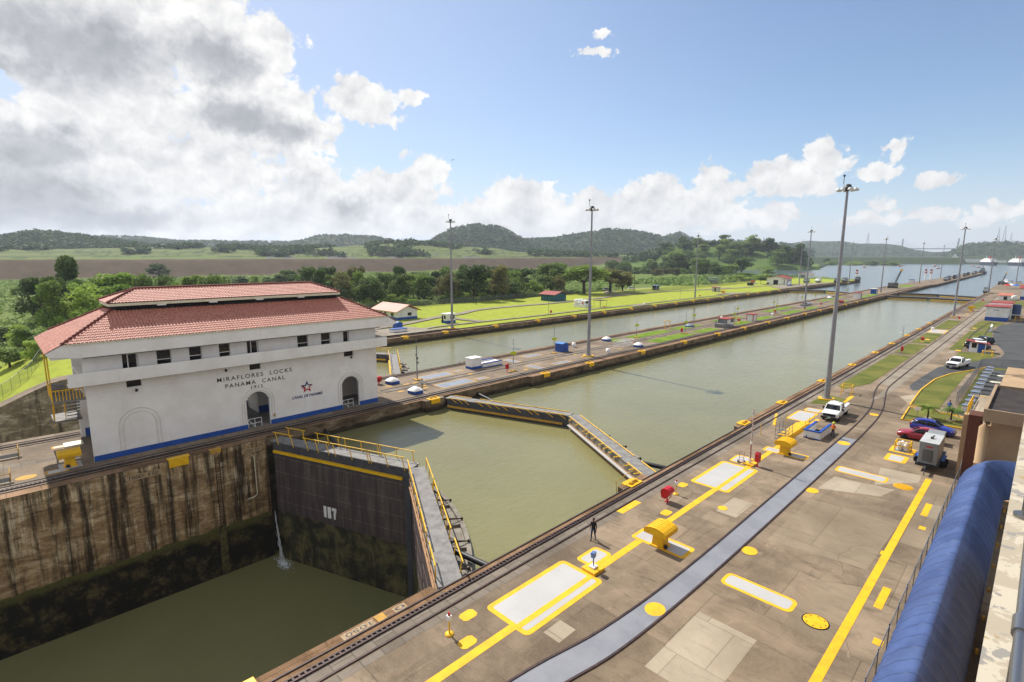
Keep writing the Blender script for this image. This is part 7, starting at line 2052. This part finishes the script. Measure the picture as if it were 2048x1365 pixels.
t = thing('cable_bridge', 'far cable stayed road bridge with two tall pylons', 'bridge', (0,0,0)); D = 5200
m_bri = pm('bridge_concrete','8a8f96',.6,.8)
P0, P1 = at(12.5,D,.62), at(4.5,D,.58)
MB().cyl(P0, P1, 4.0, n=6).build('bridge_deck', m_bri, t)
for b, e in ((9.45,1.45),(5.75,1.43)):
    q = at(b, D, -.3); q2 = at(b-.08, D, e)
    MB().cyl(q, q2, 7, 5, 6).build('pylon', m_bri, t)
    for k in range(1, 7):
        for sg in (-1, 1):
            MB().cyl(q.lerp(q2,.55+.06*k), at(b+sg*.25*k, D, .60), .5, n=4).build('stay_cable', m_bri, t)
def lattice(p0, h, w0, label, cat='mast'):
    t = thing('lattice_mast', label, cat, p0); m = MB()
    for a in range(4):
        c_, s_ = math.cos(R(45+90*a))*w0, math.sin(R(45+90*a))*w0
        m.cyl((c_,s_,0),(c_*.08,s_*.08,h),w0*.05,w0*.03,4)
    for k in range(8):
        f0, f1 = 1-k/8*.92, 1-(k+1)/8*.92
        for a in range(4):
            c0, s0 = math.cos(R(45+90*a))*w0*f0, math.sin(R(45+90*a))*w0*f0; c1, s1 = math.cos(R(135+90*a))*w0*f1, math.sin(R(135+90*a))*w0*f1
            m.cyl((c0,s0,h*k/8),(c1,s1,h*(k+1)/8),w0*.035,n=4)
    m.build('lattice', m_bri, t)
for b, d, e0, e1, w0, lb in ((3.3,2900,.9,2.23,9,'lattice radio mast on the right hand hill, first from the bridge'),(2.95,2900,.9,2.35,9,'tallest lattice radio mast on the right hand hill'),(2.55,2900,.9,1.80,7,'short lattice radio mast on the right hand hill'),(11.9,3800,.95,2.05,10,'lone lattice mast on the blue hills left of the bridge'),(20.3,2400,1.1,1.75,7,'small lattice pylon on the ridge behind the grassy hill')):
    p0 = at(b, d, e0); lattice(tuple(p0), d*(math.tan(R(e1))-math.tan(R(e0))), w0, lb)
# utility poles
for X, Y, h, lb in ((-163.9,141.1,8.1,'wooden utility pole in front of the far lawn fence'),(-162,331.8,9.7,'utility pole near the pale electrical frame'),(-165.4,398.7,9.6,'utility pole at the fence by the white hall'),(-166.2,261.9,11,'utility pole by the dark kiosk'),(-330,40,9,'dark utility pole in the rough grass at the left edge of the photo'),(-330,100,9,'utility pole in the rough grass behind the upper roof')):
    t = thing('utility_pole', lb, 'utility pole', (X,Y,tz(X,Y)-.2)); MB().cyl((0,0,0),(0,0,h),.16,.11,8).build('shaft', m_bark, t); MB().box(-.08,.08,-.9,.9,h-.7,h-.55).build('crossarm', m_bark, t)
fz = lambda x, y: tz(x, y)
m_chain3 = meshmat('far_mesh', '767b78', .26, 9.0)
fence([(-175,92),(-171.5,115.6),(-173.2,136.6),(-173.3,160),(-175,187),(-172,215)], 2.3, 'long chain link fence between the far lawn and the dense trees', 3, fz, m_chain3)
fence([(-150,212),(-151,262),(-155,310),(-156,372),(-160,420)], 2.3, 'chain link fence along the far lawn towards the white hall', 4, fz, m_chain3)
fence([(-112,-14),(-119.9,-.3),(-127.4,3.3),(-155.2,9.2),(-172,40),(-175,92)], 2.2, 'chain link fence on the grass slope at the left edge of the photo', 3, fz)
t = thing('bird', 'small dark bird flying high above the light tower', 'bird', tuple(at(51.62,120,9.58)), .5); MB().loft([[(0,-.35,0),(.02,-.35,.02),(-.02,-.35,.02)],[(0,0,-.06),(.07,0,.04),(-.07,0,.04)],[(0,.32,0),(.02,.32,.02),(-.02,.32,.02)]]).add([(0,.1,.03),(.65,.0,.22),(.6,-.14,.22),(0,-.12,.03)],[(0,1,2,3)]).add([(0,.1,.03),(-.65,.0,.22),(-.6,-.14,.22),(0,-.12,.03)],[(3,2,1,0)]).build('body', m_black, t)

# ================================================================== TREES
def quads_mesh(name, C, S, seed, mat, up_bias=.3):
    """leaf sprays: one small bent quad per centre"""
    r_ = np.random.default_rng(seed); n = len(C)
    nrm = r_.normal(size=(n,3)); nrm[:,2] = np.abs(nrm[:,2])+up_bias; nrm /= np.linalg.norm(nrm,axis=1)[:,None]
    a = np.cross(nrm, r_.normal(size=(n,3))); a /= np.linalg.norm(a,axis=1)[:,None]; b = np.cross(nrm, a)
    s_ = (S*r_.uniform(.6,1.4,n))[:,None]
    V = np.stack([C-a*s_, C+b*s_*.55, C+a*s_, C-b*s_*.55], 1).reshape(-1,3)
    m = bpy.data.meshes.new(name); m.vertices.add(len(V)); m.vertices.foreach_set('co', V.ravel())
    m.loops.add(4*n); m.loops.foreach_set('vertex_index', np.arange(4*n)); m.polygons.add(n); m.polygons.foreach_set('loop_start', np.arange(0,4*n,4)); m.polygons.foreach_set('loop_total', np.full(n,4)); m.update()
    m.materials.append(mat)
    return m
def crown_pts(seed, n, nl, spread, flat=1.0, low=.3):
    """unit crown: height 1, radius about .5; leaves on the shells of many lobes"""
    r_ = np.random.default_rng(seed); out = []
    lobes = []
    for k in range(nl):
        a = r_.uniform(0, 2*np.pi); rr = r_.uniform(0,1)**.6*spread; z = low+(1-low)*r_.uniform(.12,.9)
        rr *= max(.25, 1-abs((z-low)/(1-low)-.42)*1.15)
        lobes.append((rr*np.cos(a), rr*np.sin(a), z, r_.uniform(.10,.19)))
    lobes.append((0,0,.8,.17))
    for x, y, z, q in lobes:
        m_ = int(n/len(lobes)); d = r_.normal(size=(m_,3)); d /= np.linalg.norm(d,axis=1)[:,None]; d[:,2] *= .75*flat
        rad = q*r_.uniform(.55,1.08,m_)[:,None]
        out.append(np.array([x,y,z])+d*rad)
    return np.concatenate(out)
VAR = []
for i, (seed, nl, spr, fl, low) in enumerate([(1,26,.40,1,.22),(2,20,.36,1,.15),(3,30,.46,.8,.35),(4,16,.28,1.1,.12),(5,24,.44,.6,.45),(6,22,.38,1,.10),(7,30,.42,1.1,.0),(8,26,.40,1.2,.02)]):
    VAR.append((crown_pts(seed, 3400, nl, spr, fl, low), low))
TM = {}
trunks = {}
def trunk_mesh(i):
    if i not in trunks:
        m = MB(); r_ = random.Random(i); low = VAR[i][1]
        m.cyl((0,0,-.03),(.01,.01,low+.1),.032,.022,7)
        for k in range(6):
            a = k*1.05+r_.random(); rr = r_.uniform(.15,.34); z = r_.uniform(.5,.85)
            m.cyl((.01,.01,low+.02),(rr*math.cos(a)*.5,rr*math.sin(a)*.5,(low+z)/2+.03),.018,.012,5).cyl((rr*math.cos(a)*.5,rr*math.sin(a)*.5,(low+z)/2+.03),(rr*math.cos(a),rr*math.sin(a),z),.012,.004,5)
        o = m.build('trunk', m_bark); trunks[i] = o.data; bpy.data.objects.remove(o)
    return trunks[i]
def tree(X, Y, h, rad, var, li, label, group=None, z=None):
    key = (var, li)
    if key not in TM:
        TM[key] = quads_mesh('crown', VAR[var][0], .030, var*10+li, m_leaf[li])
    t = thing('tree', label, 'tree', (X,Y,(tz(X,Y) if z is None else z)-.1), random.uniform(0,6.28), group)
    c = bpy.data.objects.new('crown', TM[key]); col.objects.link(c); c.parent = t
    k = bpy.data.objects.new('trunk', trunk_mesh(var)); col.objects.link(k); k.parent = t
    t.scale = (rad*2.1, rad*2.1, h)
    return t
# trees one can tell apart
for X, Y, h, r_, v_, li, lb in [(-211,18,19.6,6.0,3,0,'tallest dark tree at the left, standing above the thicket'),(-523,102,13.5,10.5,1,0,'round dark tree alone against the bare embankment'),(-321,10,6.6,4.6,1,1,'small round tree in the rough grass near the left edge'),(-188,27,15.2,8.0,4,2,'spreading flat topped bright tree in the left thicket'),
   (-196,224,17.5,12.5,0,0,'big dark tree behind the teal shed'),(-171,222,15.8,13,2,1,'wide spreading tree left of the pair right of the teal shed'),(-168,241,13.5,13,2,3,'wide spreading tree, right one of the pair by the parked cars'),(-170,256,9.6,6.4,1,3,'lower olive tree at the right end of the spreading pair'),
   (-179,153,16.9,9.0,0,0,'dark tall tree in the middle of the stand behind the far lawn fence'),(-175,166,15.5,8.2,3,3,'tall olive tree at the right end of the stand behind the fence'),(-312,150,8,6,2,1,'low bush tree in the rough grass behind the ridge end'),(-272,566,19,17,0,0,'big dark tree on the lake shore hill'),(-318,590,30,22,1,0,'tallest dark tree on the lake shore hill'),(-188,470,6.5,9,2,0,'dark tree by the lake shore left of the white pump house')]:
    tree(X,Y,h,r_,v_,li,lb)
def stand(pts, label, group, lis=(0,0,1,3), hs=(8,14), rs=(4,7)):
    for X, Y in pts:
        tree(X, Y, random.uniform(*hs), random.uniform(*rs), random.choice((1,3,5,6,6,7)), random.choice(lis), label, group)
def scatter(n, f, md_):
    P = []; k = 0
    while len(P) < n and k < n*80:
        k += 1; p_ = f()
        if all((p_[0]-q[0])**2+(p_[1]-q[1])**2 > md_*md_ for q in P):
            P.append(p_)
    return P
U = random.uniform
stand(scatter(64, lambda: (U(-250,-179), U(96,212)), 6.0), 'leafy tree of the dense stand behind the far lawn fence', 'dense stand behind the far lawn fence', hs=(8,15.5), rs=(4.5,8))
stand(scatter(34, lambda: (U(-225,-172), U(8,56)), 5.5), 'dark tree of the thicket behind the left end of the control house', 'left thicket behind the control house', lis=(0,0,0,1,2), hs=(9,15), rs=(4.5,7))
stand(scatter(22, lambda: (U(-200,-140), U(0,26)), 5.5), 'low bush on the slope behind the left fence', 'bushes behind the left fence', lis=(1,2,2,0), hs=(3,6), rs=(2.5,4.5))
stand(scatter(30, lambda: (U(-184,-176.5), U(96,205)), 3.2), 'low bright bush along the far lawn fence', 'bushes along the far lawn fence', lis=(1,2,2,1), hs=(2.5,5.5), rs=(2.2,4))
stand([(-370,117),(-350,119),(-347,126),(-340,131),(-334,136),(-328,142),(-456,206),(-430,182),(-418,188),(-445,196),(-395,160),(-380,150)], 'round tree in the line above the red roof', 'line of trees above the red roof', lis=(0,0,1), hs=(6,10), rs=(4.5,7))
stand(scatter(14, lambda: (U(-430,-290), U(185,300)), 15), 'tree in the bright belt below the embankment', 'tree belt below the embankment', lis=(1,1,2,0), hs=(4,8), rs=(5,9))
stand(scatter(22, lambda: (U(-480,-250), U(330,520)), 15), 'tree in the belt right of the spreading pair', 'tree belt by the lake arm', lis=(0,1,3), hs=(5,9), rs=(5,9))
stand(scatter(34, lambda: (U(-400,-235), U(520,690)), 12), 'dark tree of the wood on the lake shore', 'wood on the lake shore', lis=(0,0,1), hs=(11,20), rs=(8,13))
stand(scatter(26, lambda: (lambda b, d: (-math.sin(R(b))*d, math.cos(R(b))*d))(U(17,30), U(925,1040)), 18), 'dark tree at the foot of the grassy lake hill', 'trees at the foot of the lake hill', lis=(0,0,1), hs=(14,26), rs=(12,20))
stand(scatter(16, lambda: (lambda b, d: (-math.sin(R(b))*d, math.cos(R(b))*d))(U(9.5,15.5), U(1480,1560)), 18), 'low tree on the wooded spit in the lake', 'trees on the lake spit', lis=(1,2,0), hs=(8,16), rs=(14,22))
tr_spit = MB(); tr_spit.sheet([tuple(at(16.5,1440)[:2]),tuple(at(9,1500)[:2]),tuple(at(9,1580)[:2]),tuple(at(16.5,1600)[:2])], -1.2); struct(tr_spit.build('spit_land', m_lawn_n))
stand(scatter(14, lambda: (U(-190,-160), U(420,500)), 7), 'pale bush in the reed belt by the lake', 'reed belt bushes', lis=(2,2,1), hs=(2.5,5), rs=(4,7))

# ---- rough grass and scrub of the field, far woods on the hills: masses nobody could count
def instanced_mass(name, P, S, mats, kfaces, seed, tall=1.0, size=.5):
    r_ = np.random.default_rng(seed); n = len(P)
    C = np.repeat(P, kfaces, 0); s_ = np.repeat(S, kfaces)
    d = r_.normal(size=(n*kfaces,3)); d /= np.linalg.norm(d,axis=1)[:,None]; d[:,2] = np.abs(d[:,2])*tall
    C = C+d*(s_*r_.uniform(.35,1.0,n*kfaces))[:,None]
    m = quads_mesh(name, C, s_*size, seed+1, mats[0])
    for x in mats[1:]:
        m.materials.append(x)
    idx = np.repeat(r_.integers(0, len(mats), n), kfaces); m.polygons.foreach_set('material_index', idx.astype(np.int32))
    o = bpy.data.objects.new(name, m); col.objects.link(o); return struct(o, 'stuff')
m_reed = [leafmat('reed_pale', 'cdd89e', 'a6bb6c', .74), leafmat('reed_green', 'a9c062', '82a04c', .74), leafmat('reed_dark', '85a150', '62803c', .72)]
tzv = np.vectorize(tz)
def field(n, xr, yr, pw, keep):
    t_ = rng.uniform(0,1,n*2)**pw; X = -(xr[0]+(xr[1]-xr[0])*t_); Y = rng.uniform(yr[0], yr[1], n*2)
    k = keep(X, Y); X, Y = X[k][:n], Y[k][:n]
    return np.stack([X, Y, tzv(X, Y)], -1)
Pf = field(24000, (126,542), (-25,470), 1.5, lambda X, Y: ((X < -177) | ((Y < 8+(-X-126)*.10) & (X < -150))) & (np.abs(np.degrees(np.arctan2(-X, Y))-62) < 29) & (fbm(X/30, Y/30, 4, 41) > .36))
Df = np.hypot(Pf[:,0], Pf[:,1])
instanced_mass('rough_grass', Pf, rng.uniform(.7,1.3,len(Pf))*(.75+Df/1400), m_reed, 16, 5, 1.2, .34)
sc_k = fbm(Pf[:,0]/55, Pf[:,1]/55, 4, 88) > .60
Ps = Pf[sc_k][:420]
instanced_mass('scrub', Ps, rng.uniform(1.4,3.0,len(Ps)), [m_leaf[1], m_leaf[0], m_leaf[2]], 90, 15, 1.1, .22)
Pr = field(1600, (150,240), (330,560), 1, lambda X, Y: (X < -168) & (np.degrees(np.arctan2(-X, Y)) < 36))
instanced_mass('reeds', Pr, rng.uniform(1.2,2.4,len(Pr)), m_reed, 16, 25, 1.1, .35)
# wooded hills
hb = rng.uniform(-2, 91, 90000); hd_ = np.exp(rng.uniform(np.log(800), np.log(3600), 90000))
HX_, HY_ = -np.sin(np.radians(hb))*hd_, np.cos(np.radians(hb))*hd_
bi = np.clip(np.round((118-hb)/134*(NBE-1)).astype(int), 0, NBE-1); dj = np.clip(np.round(np.log(hd_/d0[bi,0])/np.log(7200/d0[bi,0])*(NDI-1)).astype(int), 0, NDI-1)
hz = ZT[bi, dj]; hc = cov[bi, dj]; isem = emb[bi, dj]
wood = (hz > 17) & ~isem & ((hc == 0) | ((fbm(HX_/60, HY_/60, 4, 51) > .60))) | ((hz > 3) & ~isem & (hc == 2) & (fbm(HX_/50, HY_/50, 4, 52) > .56) & (hd_ > 900))
sel = np.where(wood & (rng.uniform(0,1,90000) < np.where(hd_ < 1700, .9, .6)))[0][:21000]
m_hleaf = leafmat('hill_leaf', '5f7842', '48603a', .6); m_hleaf2 = leafmat('hill_leaf_light', '748c4c', '566e40', .62)
Pw = np.stack([HX_[sel], HY_[sel], hz[sel]+2.0], -1)
instanced_mass('hill_forest', Pw, rng.uniform(4.5,9.0,len(sel)), [m_hleaf, m_hleaf, m_hleaf2], 14, 35, .9, .42)

# ================================================================== HAZE: one closed box of even, thin air
HAZE = 1.1e-4
if HAZE:
    g = NG('air')
    pv = g.nd('ShaderNodeVolumePrincipled'); pv.inputs['Color'].default_value = (.80,.88,1.0,1); pv.inputs['Density'].default_value = HAZE; pv.inputs['Anisotropy'].default_value = .2
    g.n.remove(g.b); g.l.new(pv.outputs[0], g.n['Material Output'].inputs['Volume'])
    g.m.cycles.homogeneous_volume = True if hasattr(g.m.cycles, 'homogeneous_volume') else None
    hz_o = MB().box(-7600,1200,-1600,7600,-20,262).build('haze', g.m)
    struct(hz_o, 'stuff')
